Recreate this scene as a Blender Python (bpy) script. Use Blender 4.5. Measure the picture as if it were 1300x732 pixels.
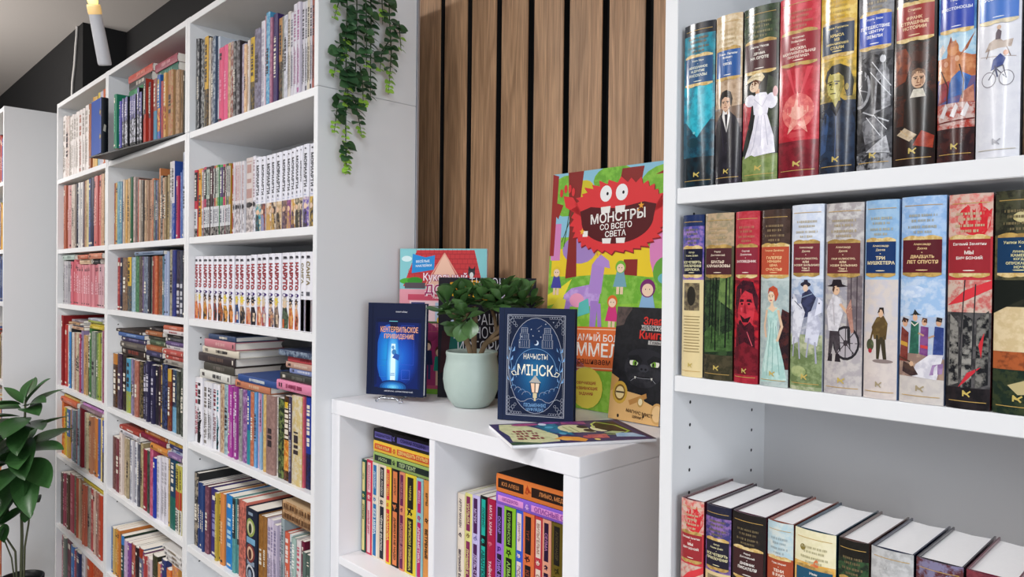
import bpy, math, random
from mathutils import Vector, Matrix
D = bpy.data
SC = bpy.context.scene
LINK = SC.collection.objects.link
PI = math.pi
for _o in list(D.objects):
    D.objects.remove(_o)

# ------------------------------------------------------------------ camera
CAM_Z = 1.568
_yaw, _pitch, _roll = -0.795525722, -0.0103303106, 0.0111958901
_f = Vector((math.sin(_yaw) * math.cos(_pitch), math.cos(_yaw) * math.cos(_pitch), math.sin(_pitch)))
_r = Vector((math.cos(_yaw), -math.sin(_yaw), 0))
_u = _r.cross(_f)
_r2 = math.cos(_roll) * _r + math.sin(_roll) * _u
_u2 = -math.sin(_roll) * _r + math.cos(_roll) * _u
cd = D.cameras.new('camera')
cd.sensor_width = 36
cd.lens = 920.9 / 1300 * 36
cd.clip_start = .02
cam = D.objects.new('camera', cd)
cam.matrix_world = Matrix(((_r2.x, _u2.x, -_f.x, 0), (_r2.y, _u2.y, -_f.y, 0), (_r2.z, _u2.z, -_f.z, CAM_Z), (0, 0, 0, 1)))
LINK(cam)
SC.camera = cam

# ------------------------------------------------------------------ light
CEIL = 2.956
w = D.worlds.new('world')
SC.world = w
w.use_nodes = True
w.node_tree.nodes['Background'].inputs[0].default_value = (.80, .88, 1, 1)
w.node_tree.nodes['Background'].inputs[1].default_value = .14

def area(name, loc, target, sx, sy, power, col):
    l = D.lights.new(name, 'AREA')
    l.shape = 'RECTANGLE'
    l.size, l.size_y = sx, sy
    l.energy = power
    l.color = col
    o = D.objects.new(name, l)
    o.location = loc
    o.rotation_euler = (Vector(target) - Vector(loc)).to_track_quat('-Z', 'Y').to_euler()
    LINK(o)
    return o
# assumed ceiling panels about two metres in front of the shelves, two assumed suspended tubes further back with added upward ceiling fills, an assumed window light on the right; all out of view
for _n, _x, _p, _c in (('assumed_panel_near', .7, 27, (.87, .93, 1)), ('assumed_panel_middle', -1.0, 34, (.95, .97, 1)), ('assumed_panel_far', -2.7, 36, (1, .98, .96)), ('assumed_panel_end', -4.3, 30, (1, .96, .92))):
    area(_n, (_x, -1.0, CEIL - .03), (_x, -1.0, 0), .6, .6, _p, _c)
for _n, _x, _c in (('assumed_light_tube', -1.75, (1, .98, .96)), ('assumed_light_tube_two', .45, (.94, .97, 1))):
    area(_n, (_x, -4.2, CEIL - .35), (_x, -4.2, 0), .16, 5.0, 34, _c)  # assumed tubes, unseen, mirrored as streaks in the glossy spines
    area(_n + '_ceiling_fill', (_x, -3.6, CEIL - .33), (_x, -3.6, 9), .22, 5.0, 50, _c)  # upward fill lamp added over each tube to brighten the ceiling
area('added_ceiling_fill', (-4.8, -.45, CEIL - .75), (-4.9, .5, CEIL), 1.2, .3, 26, (1, .97, .94))  # invented fill lamp, out of view, lightens the far end of the ceiling
area('assumed_window_light', (4.6, -1.6, 1.5), (-1.5, .6, 1.5), 2.4, 2.0, 130, (.84, .92, 1))  # unseen area lamp, assumed as cool window daylight, brightens the right-facing sides
SC.view_settings.view_transform = 'Standard'
SC.view_settings.look = 'None'
SC.view_settings.gamma = 1
SC.view_settings.use_curve_mapping = False
SC.view_settings.exposure = 0.18
SC.cycles.max_bounces = 8

# ------------------------------------------------------------------ helpers
def lin(h):
    h = h.lstrip('#')
    out = []
    for i in (0, 2, 4):
        c = int(h[i:i + 2], 16) / 255
        out.append(c / 12.92 if c <= .04045 else ((c + .055) / 1.055) ** 2.4)
    return (out[0], out[1], out[2], 1)
_lc = {}
def C(h):
    if h not in _lc:
        _lc[h] = lin(h)
    return _lc[h]

def mat(name, col='cccccc', rough=.5, metal=0, emit=None, strength=1, coat=0, trans=0, ior=1.45, bump=0, bscale=200, vary=0, vscale=8):
    m = D.materials.new(name)
    m.use_nodes = True
    nt = m.node_tree
    b = nt.nodes['Principled BSDF']
    b.inputs['Base Color'].default_value = C(col)
    b.inputs['Roughness'].default_value = rough
    b.inputs['Metallic'].default_value = metal
    b.inputs['Coat Weight'].default_value = coat
    b.inputs['Transmission Weight'].default_value = trans
    b.inputs['IOR'].default_value = ior
    if emit:
        b.inputs['Emission Color'].default_value = C(emit)
        b.inputs['Emission Strength'].default_value = strength
    if bump or vary:
        tc = nt.nodes.new('ShaderNodeTexCoord')
    if bump:
        n = nt.nodes.new('ShaderNodeTexNoise')
        n.inputs['Scale'].default_value = bscale
        nt.links.new(tc.outputs['Object'], n.inputs['Vector'])
        bp = nt.nodes.new('ShaderNodeBump')
        bp.inputs['Strength'].default_value = bump
        bp.inputs['Distance'].default_value = .001
        nt.links.new(n.outputs['Fac'], bp.inputs['Height'])
        nt.links.new(bp.outputs['Normal'], b.inputs['Normal'])
    if vary:
        n = nt.nodes.new('ShaderNodeTexNoise')
        n.inputs['Scale'].default_value = vscale
        n.inputs['Detail'].default_value = 4
        nt.links.new(tc.outputs['Object'], n.inputs['Vector'])
        mx = nt.nodes.new('ShaderNodeMix')
        mx.data_type = 'RGBA'
        c = C(col)
        mx.inputs['A'].default_value = tuple(v * (1 - vary) for v in c[:3]) + (1,)
        mx.inputs['B'].default_value = tuple(min(1, v * (1 + vary)) for v in c[:3]) + (1,)
        nt.links.new(n.outputs['Fac'], mx.inputs['Factor'])
        nt.links.new(mx.outputs['Result'], b.inputs['Base Color'])
    return m

def print_mat(name, rough, coat, scale, spec=.5, ink=.8):
    """printed paper: face colour, mottled with a second printed ink by noise where the face asks for it"""
    m = D.materials.new(name)
    m.use_nodes = True
    nt = m.node_tree
    N = nt.nodes.new
    L = nt.links.new
    b = nt.nodes['Principled BSDF']
    b.inputs['Roughness'].default_value = rough
    b.inputs['Coat Weight'].default_value = coat
    b.inputs['Coat Roughness'].default_value = .12
    b.inputs['Specular IOR Level'].default_value = spec
    a1 = N('ShaderNodeAttribute'); a1.attribute_name = 'Col'
    a2 = N('ShaderNodeAttribute'); a2.attribute_name = 'Art'
    tc = N('ShaderNodeTexCoord')
    oi = N('ShaderNodeObjectInfo')
    mul = N('ShaderNodeMath'); mul.operation = 'MULTIPLY'; mul.inputs[1].default_value = 37
    L(oi.outputs['Random'], mul.inputs[0])
    ad = N('ShaderNodeVectorMath'); ad.operation = 'ADD'
    L(tc.outputs['Object'], ad.inputs[0]); L(mul.outputs[0], ad.inputs[1])
    n = N('ShaderNodeTexNoise')
    n.inputs['Scale'].default_value = scale
    n.inputs['Detail'].default_value = 5
    n.inputs['Roughness'].default_value = .6
    L(ad.outputs[0], n.inputs['Vector'])
    r = N('ShaderNodeMapRange')
    r.inputs['From Min'].default_value = .44
    r.inputs['From Max'].default_value = .58
    L(n.outputs['Fac'], r.inputs['Value'])
    m2 = N('ShaderNodeMath'); m2.operation = 'MULTIPLY'
    L(r.outputs['Result'], m2.inputs[0]); L(a2.outputs['Alpha'], m2.inputs[1])
    mx = N('ShaderNodeMix'); mx.data_type = 'RGBA'
    L(m2.outputs[0], mx.inputs['Factor']); L(a1.outputs['Color'], mx.inputs['A']); L(a2.outputs['Color'], mx.inputs['B'])
    sc = N('ShaderNodeVectorMath'); sc.operation = 'SCALE'; sc.inputs['Scale'].default_value = ink
    L(mx.outputs['Result'], sc.inputs[0]); L(sc.outputs[0], b.inputs['Base Color'])
    return m
M_PRINT = print_mat('printed_cover', .45, 0, 95, .22)
M_GLOSS = print_mat('glossy_jacket', .2, .8, 110, .3, .9)
M_BOARD = print_mat('laminated_picture_cover', .45, .06, 60, .2, 1.0)
M_PAGE = mat('page_paper', 'e6e0d6', .8, bump=.25, bscale=900, vary=.05, vscale=300)
M_WPAGE = mat('white_page_paper', 'eeecec', .8, bump=.2, bscale=900, vary=.03, vscale=300)
M_WHITE = mat('white_laminate', 'dededf', .42, vary=.012, vscale=3)
M_BACK = mat('white_backboard', 'd4d3d4', .6, vary=.015, vscale=4)
M_KALLAX = mat('white_lacquered_board', 'e6e5e8', .38)
M_HOLE = mat('peg_hole_dark', '2c2c30', .7)
M_BLACKWALL = mat('black_wall_paint', '100f10', .75, bump=.2, bscale=120, vary=.15, vscale=5)
M_CEIL = mat('ceiling_paint', 'c4bdb7', .9, bump=.2, bscale=60, vary=.03, vscale=2)
M_FELT = mat('black_felt', '0c0c0f', .95, bump=.3, bscale=400)
M_FLOOR = mat('floor_vinyl', '7c7268', .5, vary=.1, vscale=6)
M_METAL = mat('brushed_trim', 'b8bac0', .35, metal=.7)

class MB:
    def __init__(s):
        s.v = []; s.f = []; s.c = []; s.a = []; s.m = []; s.s = []; s.n = {}
    def poly(s, pts, col=None, art=None, mi=0, smooth=False, normals=None):
        k = len(s.v)
        s.v.extend(tuple(p) for p in pts)
        if normals:
            s.n[len(s.f)] = normals
        s.f.append(tuple(range(k, k + len(pts))))
        s.c.append(col or (1, 1, 1, 1)); s.a.append(art or (0, 0, 0, 0)); s.m.append(mi); s.s.append(smooth)
    def grid(s, P, mi=0, col=None, closed_u=False, closed_v=False, art=None, smooth=True):
        """P[i][j] points, shared verts"""
        k = len(s.v); nu = len(P); nv = len(P[0])
        for r in P:
            s.v.extend(tuple(p) for p in r)
        for i in range(nu - (0 if closed_u else 1)):
            for j in range(nv - (0 if closed_v else 1)):
                a = k + i * nv + j; b = k + ((i + 1) % nu) * nv + j
                c = k + ((i + 1) % nu) * nv + (j + 1) % nv; d = k + i * nv + (j + 1) % nv
                s.f.append((a, b, c, d)); s.c.append(col or (1, 1, 1, 1)); s.a.append(art or (0, 0, 0, 0)); s.m.append(mi); s.s.append(smooth)
    def box(s, x0, y0, z0, x1, y1, z1, col=None, mi=0, bev=0, art=None):
        if bev:
            import bmesh
            bm = bmesh.new()
            bmesh.ops.create_cube(bm, size=1)
            for v in bm.verts:
                v.co = ((x0 + x1) / 2 + v.co.x * (x1 - x0), (y0 + y1) / 2 + v.co.y * (y1 - y0), (z0 + z1) / 2 + v.co.z * (z1 - z0))
            bmesh.ops.bevel(bm, geom=bm.edges[:], offset=bev, segments=2, affect='EDGES')
            k = len(s.v)
            bm.verts.index_update()
            s.v.extend(tuple(v.co) for v in bm.verts)
            for f in bm.faces:
                s.f.append(tuple(k + v.index for v in f.verts)); s.c.append(col or (1, 1, 1, 1)); s.a.append(art or (0, 0, 0, 0)); s.m.append(mi); s.s.append(False)
            bm.free()
            return
        a = [(x, y, z) for z in (z0, z1) for y in (y0, y1) for x in (x0, x1)]
        k = len(s.v); s.v.extend(a)
        for q in ((0, 2, 3, 1), (4, 5, 7, 6), (0, 1, 5, 4), (2, 6, 7, 3), (0, 4, 6, 2), (1, 3, 7, 5)):
            s.f.append(tuple(k + i for i in q)); s.c.append(col or (1, 1, 1, 1)); s.a.append(art or (0, 0, 0, 0)); s.m.append(mi); s.s.append(False)
    def tube(s, pts, rads, n=8, mi=0, col=None, cap=True):
        pts = [Vector(p) for p in pts]
        if not isinstance(rads, (list, tuple)):
            rads = [rads] * len(pts)
        rings = []; up = None
        for i, p in enumerate(pts):
            t = (pts[min(i + 1, len(pts) - 1)] - pts[max(i - 1, 0)]).normalized()
            if up is None:
                up = Vector((0, 0, 1)) if abs(t.z) < .9 else Vector((1, 0, 0))
            a = t.cross(up).normalized(); up = a.cross(t).normalized()
            rings.append([p + rads[i] * (math.cos(2 * PI * j / n) * a + math.sin(2 * PI * j / n) * up) for j in range(n)])
        s.grid(rings, mi, col, closed_v=True)
        if cap:
            s.poly(rings[0][::-1], col, None, mi); s.poly(rings[-1], col, None, mi)
    def lathe(s, prof, n=40, mi=0, col=None):
        s.grid([[(r * math.cos(2 * PI * j / n), r * math.sin(2 * PI * j / n), z) for j in range(n)] for r, z in prof], mi, col, closed_v=True)
    def append(s, o, M):
        k = len(s.v); kf = len(s.f)
        s.v.extend(tuple(M @ Vector(p)) for p in o.v)
        s.f.extend(tuple(i + k for i in f) for f in o.f)
        s.c += o.c; s.a += o.a; s.m += o.m; s.s += o.s
    def mesh(s, name, mats):
        me = D.meshes.new(name)
        me.from_pydata(s.v, [], s.f)
        for m in (mats if isinstance(mats, (list, tuple)) else [mats]):
            me.materials.append(m)
        me.polygons.foreach_set('material_index', s.m)
        me.polygons.foreach_set('use_smooth', s.s)
        for nm, data in (('Col', s.c), ('Art', s.a)):
            at = me.attributes.new(nm, 'FLOAT_COLOR', 'FACE') if False else me.attributes.new(nm, 'FLOAT_COLOR', 'CORNER')
            flat = []
            for f, c in zip(s.f, data):
                flat.extend(tuple(c) * len(f))
            at.data.foreach_set('color', flat)
        me.update()
        if s.n:
            nn = []
            for i, f in enumerate(s.f):
                nn.extend(s.n.get(i) or [(0, 0, 0)] * len(f))
            me.normals_split_custom_set(nn)
        return me
    def build(s, name, mats, parent=None, loc=None, rot=None):
        o = D.objects.new(name, s.mesh(name, mats))
        LINK(o)
        if parent:
            o.parent = parent
        if loc:
            o.location = loc
        if rot:
            o.rotation_euler = rot
        return o

def empty(name, loc=(0, 0, 0), rot=(0, 0, 0)):
    o = D.objects.new(name, None)
    o.empty_display_size = .05
    o.location = loc; o.rotation_euler = rot
    LINK(o)
    return o
def tag(o, label=None, cat=None, group=None, kind=None):
    if label: o['label'] = label
    if cat: o['category'] = cat
    if group: o['group'] = group
    if kind: o['kind'] = kind
    return o
def put(name, me, parent, loc=(0, 0, 0), rot=(0, 0, 0), scale=None):
    o = D.objects.new(name, me)
    LINK(o)
    o.parent = parent; o.location = loc; o.rotation_euler = rot
    if scale: o.scale = scale
    return o
def cbox(name, m, parent, x0, y0, z0, x1, y1, z1, bev=.0008):
    b = MB(); b.box(x0, y0, z0, x1, y1, z1, bev=bev)
    return b.build(name, m, parent)

# ---- flat print: shapes in (u, v) metres, laid on a cover or wrapped on a spine
_tx = {}
def text_shapes(s, bold):
    key = (s, bold)
    if key not in _tx:
        c = D.curves.new('t', 'FONT')
        c.body = s; c.resolution_u = 2; c.offset = bold
        o = D.objects.new('t', c)
        me = D.meshes.new_from_object(o)
        vs = [v.co.copy() for v in me.vertices]
        fs = [tuple(p.vertices) for p in me.polygons]
        D.objects.remove(o); D.curves.remove(c); D.meshes.remove(me)
        xs = [v.x for v in vs] or [0]; ys = [v.y for v in vs] or [0]
        x0, x1, y0, y1 = min(xs), max(xs), min(ys), max(ys)
        _tx[key] = ([((v.x - x0), (v.y - y0)) for v in vs], fs, x1 - x0, y1 - y0)
    return _tx[key]

class Print:
    def __init__(s):
        s.q = []
    def poly(s, pts, col, layer=1, art=None, al=.8):
        s.q.append((pts, C(col), layer, (C(art)[:3] + (al,)) if art else None))
    def rect(s, u0, v0, u1, v1, col, layer=1, art=None, al=.8):
        s.poly([(u0, v0), (u1, v0), (u1, v1), (u0, v1)], col, layer, art, al)
    def ell(s, u, v, ru, rv, col, layer=1, n=18, art=None, al=.8, a0=0, a1=2 * PI):
        s.poly([(u + ru * math.cos(a0 + (a1 - a0) * i / n), v + rv * math.sin(a0 + (a1 - a0) * i / n)) for i in range(n)], col, layer, art, al)
    def glow(s, u, v, ru, rv, cols, layer=1, n=12, k0=1.0, k1=.08):
        """a printed airbrush gradient: nested ellipses through the colours"""
        for i in range(n):
            t = i / (n - 1) * (len(cols) - 1)
            a = min(int(t), len(cols) - 2); t -= a
            c = tuple(C(cols[a])[q] * (1 - t) + C(cols[a + 1])[q] * t for q in range(4))
            k = k0 + (k1 - k0) * i / (n - 1)
            s.q.append(([(u + ru * k * math.cos(2 * PI * j / 28), v + rv * k * math.sin(2 * PI * j / 28)) for j in range(28)], c, layer + i * .06, None))
    def line(s, pts, wd, col, layer=1):
        for (a, b), (c, d) in zip(pts[:-1], pts[1:]):
            dx, dy = c - a, d - b
            l = math.hypot(dx, dy) or 1
            nx, ny = -dy / l * wd / 2, dx / l * wd / 2
            ex, ey = dx / l * wd * .3, dy / l * wd * .3
            s.poly([(a + nx - ex, b + ny - ey), (a - nx - ex, b - ny - ey), (c - nx + ex, d - ny + ey), (c + nx + ex, d + ny + ey)], col, layer)
    def ring(s, u, v, ru, rv, wd, col, layer=1, n=36, a0=0, a1=2 * PI):
        s.line([(u + ru * math.cos(a0 + (a1 - a0) * i / n), v + rv * math.sin(a0 + (a1 - a0) * i / n)) for i in range(n + 1)], wd, col, layer)
    def star(s, u, v, r, col, layer=1, n=5, k=.42, rot=PI / 2):
        s.poly([(u + (r if i % 2 == 0 else r * k) * math.cos(rot + PI * i / n), v + (r if i % 2 == 0 else r * k) * math.sin(rot + PI * i / n)) for i in range(2 * n)], col, layer)
    def text(s, t, u, v, h, maxw, col, layer=3, rot=0, bold=.01, shear=0, stretch=True):
        """centred at (u, v); cap height h, narrowed to maxw"""
        vs, fs, tw, th = text_shapes(t, bold)
        if not vs or th <= 0: return
        k = h / th
        kx = min(k, maxw / tw) if stretch else k
        ca, sa = math.cos(rot), math.sin(rot)
        P = []
        for x, y in vs:
            a = (x - tw / 2) * kx; b = (y - th / 2) * k
            a += b * shear
            P.append((u + a * ca - b * sa, v + a * sa + b * ca))
        for f in fs:
            s.poly([P[i] for i in f], col, layer)
    def ticks(s, u0, v0, u1, v1, col, rng, layer=2, along='v', dens=.6):
        """a line of lettering too small to read"""
        p = v0 if along == 'v' else u0
        end = v1 if along == 'v' else u1
        wd = (u1 - u0) if along == 'v' else (v1 - v0)
        while p < end:
            l = wd * rng.uniform(.25, .8); g = wd * rng.choice((.15, .2, .2, .5))
            q = min(p + l, end)
            i = wd * rng.uniform(0, .18)
            if along == 'v': s.rect(u0 + i, p, u1 - i * .5, q, col, layer)
            else: s.rect(p, v0 + i, q, v1 - i * .5, col, layer)
            p = q + g
    def emit(s, mb, mapf, breaks=None, mi=0, eps=.00006, box=None):
        for pts, col, layer, art in s.q:
            if box:      # nothing is printed past the edge of the cover
                pts = clip(clip(pts, 0, True), box[0], False)
                pts = [(b, a) for a, b in clip(clip([(b, a) for a, b in pts], 0, True), box[1], False)]
                if len(pts) < 3:
                    continue
            ar = sum(a[0] * b[1] - b[0] * a[1] for a, b in zip(pts, pts[1:] + pts[:1]))
            if ar < 0:
                pts = pts[::-1]
            if breaks is None:
                mb.poly([mapf(a, b, layer * eps)[0] for a, b in pts], col, art, mi)
                continue
            for lo, hi in zip(breaks[:-1], breaks[1:]):
                p = clip(clip(pts, lo, True), hi, False)
                if len(p) >= 3:
                    mp = [mapf(a, b, layer * eps) for a, b in p]
                    mb.poly([x[0] for x in mp], col, art, mi, True, [x[1] for x in mp])
def clip(P, u, keep_above):
    out = []
    ins = (lambda p: p[0] >= u - 1e-9) if keep_above else (lambda p: p[0] <= u + 1e-9)
    for i in range(len(P)):
        a, b = P[i - 1], P[i]
        if ins(a) != ins(b):
            t = (u - a[0]) / (b[0] - a[0])
            out.append((u, a[1] + t * (b[1] - a[1])))
        if ins(b):
            out.append(b)
    return out

# ---- books: local frame, spine on y = 0 facing -Y, thickness along X, height along Z
def spine_map(w, sag):
    def f(u, v, e):
        t = 2 * u / w - 1
        y = sag * t * t
        d = 4 * sag * t / w
        n = Vector((d, -1, 0)).normalized()
        return ((u + n.x * e, y - e, v), tuple(n))
    return f
def book_shell(mb, w, h, d, side, hard, pr, segs=2, sag=None, top=None, mi_page=1, pages=True, ct=None, side2=None):
    """covers + spine + (optional) page block"""
    sag = min(.004, w * .12) if sag is None else sag
    side = C(side); side2 = C(side2) if side2 else side
    br = [w * i / segs for i in range(segs + 1)] if segs > 3 else ([0, w * .18, w * .82, w] if segs == 3 else [0, w / 2, w])
    f = spine_map(w, sag)
    pr.emit(mb, f, br, box=(w, h))
    if ct is None: ct = .0024 if hard else .0006
    ct = min(ct, w * .2)
    prof = [f(u, 0, 0)[0][:2] for u in br]
    ins = .003 if hard else .0006
    # boards
    for x0, x1, sd in ((0, ct, side), (w - ct, w, side2)):
        y0 = sag
        a = [(x0, y0), (x1, y0), (x1, d), (x0, d)]
        for (p, q) in zip(a, a[1:] + a[:1]):
            mb.poly([(p[0], p[1], 0), (q[0], q[1], 0), (q[0], q[1], h), (p[0], p[1], h)], sd)
        mb.poly([(x, y, h) for x, y in a], sd)
        mb.poly([(x, y, 0) for x, y in a[::-1]], sd)
    # spine thickness seen from above
    st = min(ct * .8, .0016)
    for z in (0, h):
        for (p, q) in zip(prof[:-1], prof[1:]):
            mb.poly([(p[0], p[1], z), (q[0], q[1], z), (q[0], q[1] + st, z), (p[0], p[1] + st, z)], C(top) if top else side)
    mb.poly([(0, sag + st, 0), (w, sag + st, 0), (w, sag + st, h), (0, sag + st, h)], side)
    if pages:
        page_block(mb, w, h, d, ct, sag, ins, mi_page)
def page_block(mb, w, h, d, ct, sag, ins, mi):
    x0, x1 = ct + .0001, w - ct - .0001
    y0, y1 = .0022, d - ins * 1.2
    hh = h - ins
    pts = [(x0, sag + .0018), (w / 2, y0), (x1, sag + .0018), (x1, y1), (w / 2, y1 - (.004 if ins > .002 else 0)), (x0, y1)]
    for p, q in zip(pts, pts[1:] + pts[:1]):
        mb.poly([(p[0], p[1], ins), (q[0], q[1], ins), (q[0], q[1], hh), (p[0], p[1], hh)], None, None, mi)
    mb.poly([(x, y, hh) for x, y in pts], None, None, mi)
    mb.poly([(x, y, ins) for x, y in pts[::-1]], None, None, mi)

# ------------------------------------------------------------------ the room
def structure(name, mats, *boxes, bev=0):
    b = MB()
    for x in boxes: b.box(*x, bev=bev)
    return tag(b.build(name, mats), kind='structure')
structure('floor', M_FLOOR, (-9, -7, -.1, 4, 1.6, 0))
structure('ceiling', M_CEIL, (-9, -7, CEIL, 4, 1.6, CEIL + .1))
structure('wall_left', M_BLACKWALL, (-9, 1.10, 0, -4.50, 1.60, CEIL))
wb = structure('wall_back', M_BLACKWALL, (-4.50, 1.32, 0, -1.86, 1.60, CEIL))
ws = structure('wall_slatted', M_FELT, (-1.86, 1.30, 0, -.30, 1.60, CEIL))
structure('wall_right', mat('white_wall_paint', 'd6d6d8', .8, bump=.1), (-.30, 1.26, 0, 4, 1.60, CEIL))

def wood(name):
    m = D.materials.new(name)
    m.use_nodes = True
    nt = m.node_tree; N = nt.nodes.new; L = nt.links.new
    b = nt.nodes['Principled BSDF']
    b.inputs['Roughness'].default_value = .5
    tc = N('ShaderNodeTexCoord'); oi = N('ShaderNodeObjectInfo')
    mul = N('ShaderNodeMath'); mul.operation = 'MULTIPLY'; mul.inputs[1].default_value = 50
    L(oi.outputs['Random'], mul.inputs[0])
    cmb = N('ShaderNodeCombineXYZ'); L(mul.outputs[0], cmb.inputs[0]); L(mul.outputs[0], cmb.inputs[2])
    ad = N('ShaderNodeVectorMath'); L(tc.outputs['Object'], ad.inputs[0]); L(cmb.outputs[0], ad.inputs[1])
    mp = N('ShaderNodeMapping'); mp.inputs['Scale'].default_value = (26, 26, 1.5)
    L(ad.outputs[0], mp.inputs['Vector'])
    big = N('ShaderNodeTexNoise'); big.inputs['Scale'].default_value = .55; big.inputs['Detail'].default_value = 3; big.inputs['Distortion'].default_value = 1.4
    L(mp.outputs[0], big.inputs['Vector'])
    wv = N('ShaderNodeMath'); wv.operation = 'MULTIPLY'; wv.inputs[1].default_value = 34
    L(big.outputs['Fac'], wv.inputs[0])
    sn = N('ShaderNodeMath'); sn.operation = 'SINE'; L(wv.outputs[0], sn.inputs[0])
    r1 = N('ShaderNodeMapRange'); r1.inputs['From Min'].default_value = -1; r1.inputs['From Max'].default_value = 1
    L(sn.outputs[0], r1.inputs['Value'])
    mp2 = N('ShaderNodeMapping'); mp2.inputs['Scale'].default_value = (420, 420, 9)
    L(ad.outputs[0], mp2.inputs['Vector'])
    fine = N('ShaderNodeTexNoise'); fine.inputs['Scale'].default_value = 1; fine.inputs['Detail'].default_value = 4
    L(mp2.outputs[0], fine.inputs['Vector'])
    mx = N('ShaderNodeMix'); mx.data_type = 'RGBA'
    mx.inputs['A'].default_value = C('ad8664'); mx.inputs['B'].default_value = C('c69d78')
    L(r1.outputs['Result'], mx.inputs['Factor'])
    r2 = N('ShaderNodeMapRange'); r2.inputs['From Min'].default_value = .35; r2.inputs['From Max'].default_value = .65
    r2.inputs['To Min'].default_value = .66; r2.inputs['To Max'].default_value = 1.12
    L(fine.outputs['Fac'], r2.inputs['Value'])
    mp3 = N('ShaderNodeMapping'); mp3.inputs['Scale'].default_value = (9, 9, 1.1)
    L(ad.outputs[0], mp3.inputs['Vector'])
    blot = N('ShaderNodeTexNoise'); blot.inputs['Scale'].default_value = 1; blot.inputs['Detail'].default_value = 2
    L(mp3.outputs[0], blot.inputs['Vector'])
    r3 = N('ShaderNodeMapRange'); r3.inputs['From Min'].default_value = .35; r3.inputs['From Max'].default_value = .65
    r3.inputs['To Min'].default_value = .86; r3.inputs['To Max'].default_value = 1.1
    L(blot.outputs['Fac'], r3.inputs['Value'])
    mm = N('ShaderNodeMath'); mm.operation = 'MULTIPLY'; L(r2.outputs[0], mm.inputs[0]); L(r3.outputs[0], mm.inputs[1])
    vm = N('ShaderNodeVectorMath'); vm.operation = 'SCALE'
    L(mx.outputs['Result'], vm.inputs[0]); L(mm.outputs[0], vm.inputs['Scale'])
    L(vm.outputs[0], b.inputs['Base Color'])
    bp = N('ShaderNodeBump'); bp.inputs['Strength'].default_value = .25; bp.inputs['Distance'].default_value = .001
    L(fine.outputs['Fac'], bp.inputs['Height']); L(bp.outputs[0], b.inputs['Normal'])
    return m
M_WOOD = wood('walnut_veneer')
slat_me = None
for x0, x1 in ((-1.816, -1.722), (-1.70, -1.605), (-1.585, -1.490), (-1.470, -1.375), (-1.3545, -1.2606), (-1.2387, -1.143), (-1.1237, -1.0277), (-1.0073, -.9112), (-.8903, -.794), (-.773, -.677), (-.657, -.561), (-.540, -.445)):
    b = MB(); b.box(-(x1 - x0) / 2, 0, 0, (x1 - x0) / 2, .0035, CEIL - .01, bev=.0008)
    b.box(-(x1 - x0) / 2 + .001, .0036, 0, (x1 - x0) / 2 - .001, .02, CEIL - .01, mi=1)
    put('slat', b.mesh('slat', (M_WOOD, M_FELT)), ws, ((x0 + x1) / 2, 1.28, .005))
structure('trim_1', M_METAL, (-1.5235, 1.1345, 0, -1.5155, 1.1425, 2.369), bev=.001)

# ------------------------------------------------------------------ bookcases
YF, YB = .853, 1.134
SH = [2.015, 1.691, 1.440, 1.060, .740, .413, .082]
def unit(name, label, x0, x1, z0, z1, shelves, yf=YF, yb=YB, t=.018, group=None, plinth=True, holes=(), st=.02):
    root = tag(empty(name, ((x0 + x1) / 2, (yf + yb) / 2, z0)), label, 'bookcase', group)
    o = Vector(root.location)
    def pb(nm, m, a, bv=.0008):
        b = MB(); b.box(a[0] - o.x, a[1] - o.y, a[2] - o.z, a[3] - o.x, a[4] - o.y, a[5] - o.z, bev=bv)
        return b.build(nm, m, root)
    pb('side_panel', M_WHITE, (x0, yf, z0, x0 + t, yb, z1))
    pb('side_panel', M_WHITE, (x1 - t, yf, z0, x1, yb, z1))
    pb('top_panel', M_WHITE, (x0 + t, yf + .001, z1 - .02, x1 - t, yb, z1 - .0004))
    for z in shelves:
        pb('shelf', M_WHITE, (x0 + t + .0005, yf + .002, z - st, x1 - t - .0005, yb - .016, z))
    pb('back_panel', M_BACK, (x0 + t, yb - .012, z0 + .001, x1 - t, yb - .004, z1 - .021), 0)
    if plinth:
        pb('plinth', M_WHITE, (x0 + t, yf + .02, 0, x1 - t, yf + .036, .06))
    if holes:
        hb = MB()
        for hx, sg, hy, hz in holes:
            pts = [(hx - o.x + sg * .0003, hy + .0026 * math.cos(2 * PI * i / 8) - o.y, hz + .0026 * math.sin(2 * PI * i / 8) - o.z) for i in range(8)]
            hb.poly(pts)
        tag(hb.build('peg_hole', M_HOLE, root), kind='stuff')
    return root
UN = [('near', -2.3155, -1.519, 'the tall white near bookcase, its bare side panel touching the slatted wall'),
      ('middle', -3.1425, -2.3165, 'the tall white middle bookcase of the row of three'),
      ('far', -3.920, -3.1435, 'the tall white far bookcase of the row, beside the floor plant')]
for nm, x0, x1, lb in UN:
    ho = [(x0 + .018, 1, y, z + .1 - .18 * 0 + k * .032) for z in () for k in range(2) for y in (.9,)]
    for z in SH[1:5]:
        ho += [(x0 + .018, 1, .892, z - .06 + .0 * k) for k in range(1)] + [(x0 + .018, 1, .892, z + .30)]
    unit('bookcase', lb, x0, x1, 0, 2.015, SH[1:], holes=[h for h in ho if h[3] < 1.99])
    unit('bookcase_extension', lb.replace('the tall white ', 'white open top box stacked on the ').replace(', its bare side panel touching the slatted wall', ' under the hanging vine').replace(' of the row of three', '').replace(' of the row, beside the floor plant', ''), x0, x1, 2.0158, 2.369, [], plinth=False, group='top boxes of the bookcases')
unit('bookcase', 'white bookcase standing forward of the others, its blank side behind the floor plant', -4.94, -4.1405, 0, 2.369, SH, .684, .963)
ho = [(-.5533, 1, y, 1.058 + z) for y in (.897, 1.078) for z in (.118, .15, .182, .214, .246, .278, .31, .342)] + [(-.5533, 1, .9, 1.665), (-.5533, 1, .897, 1.93)]
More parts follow.
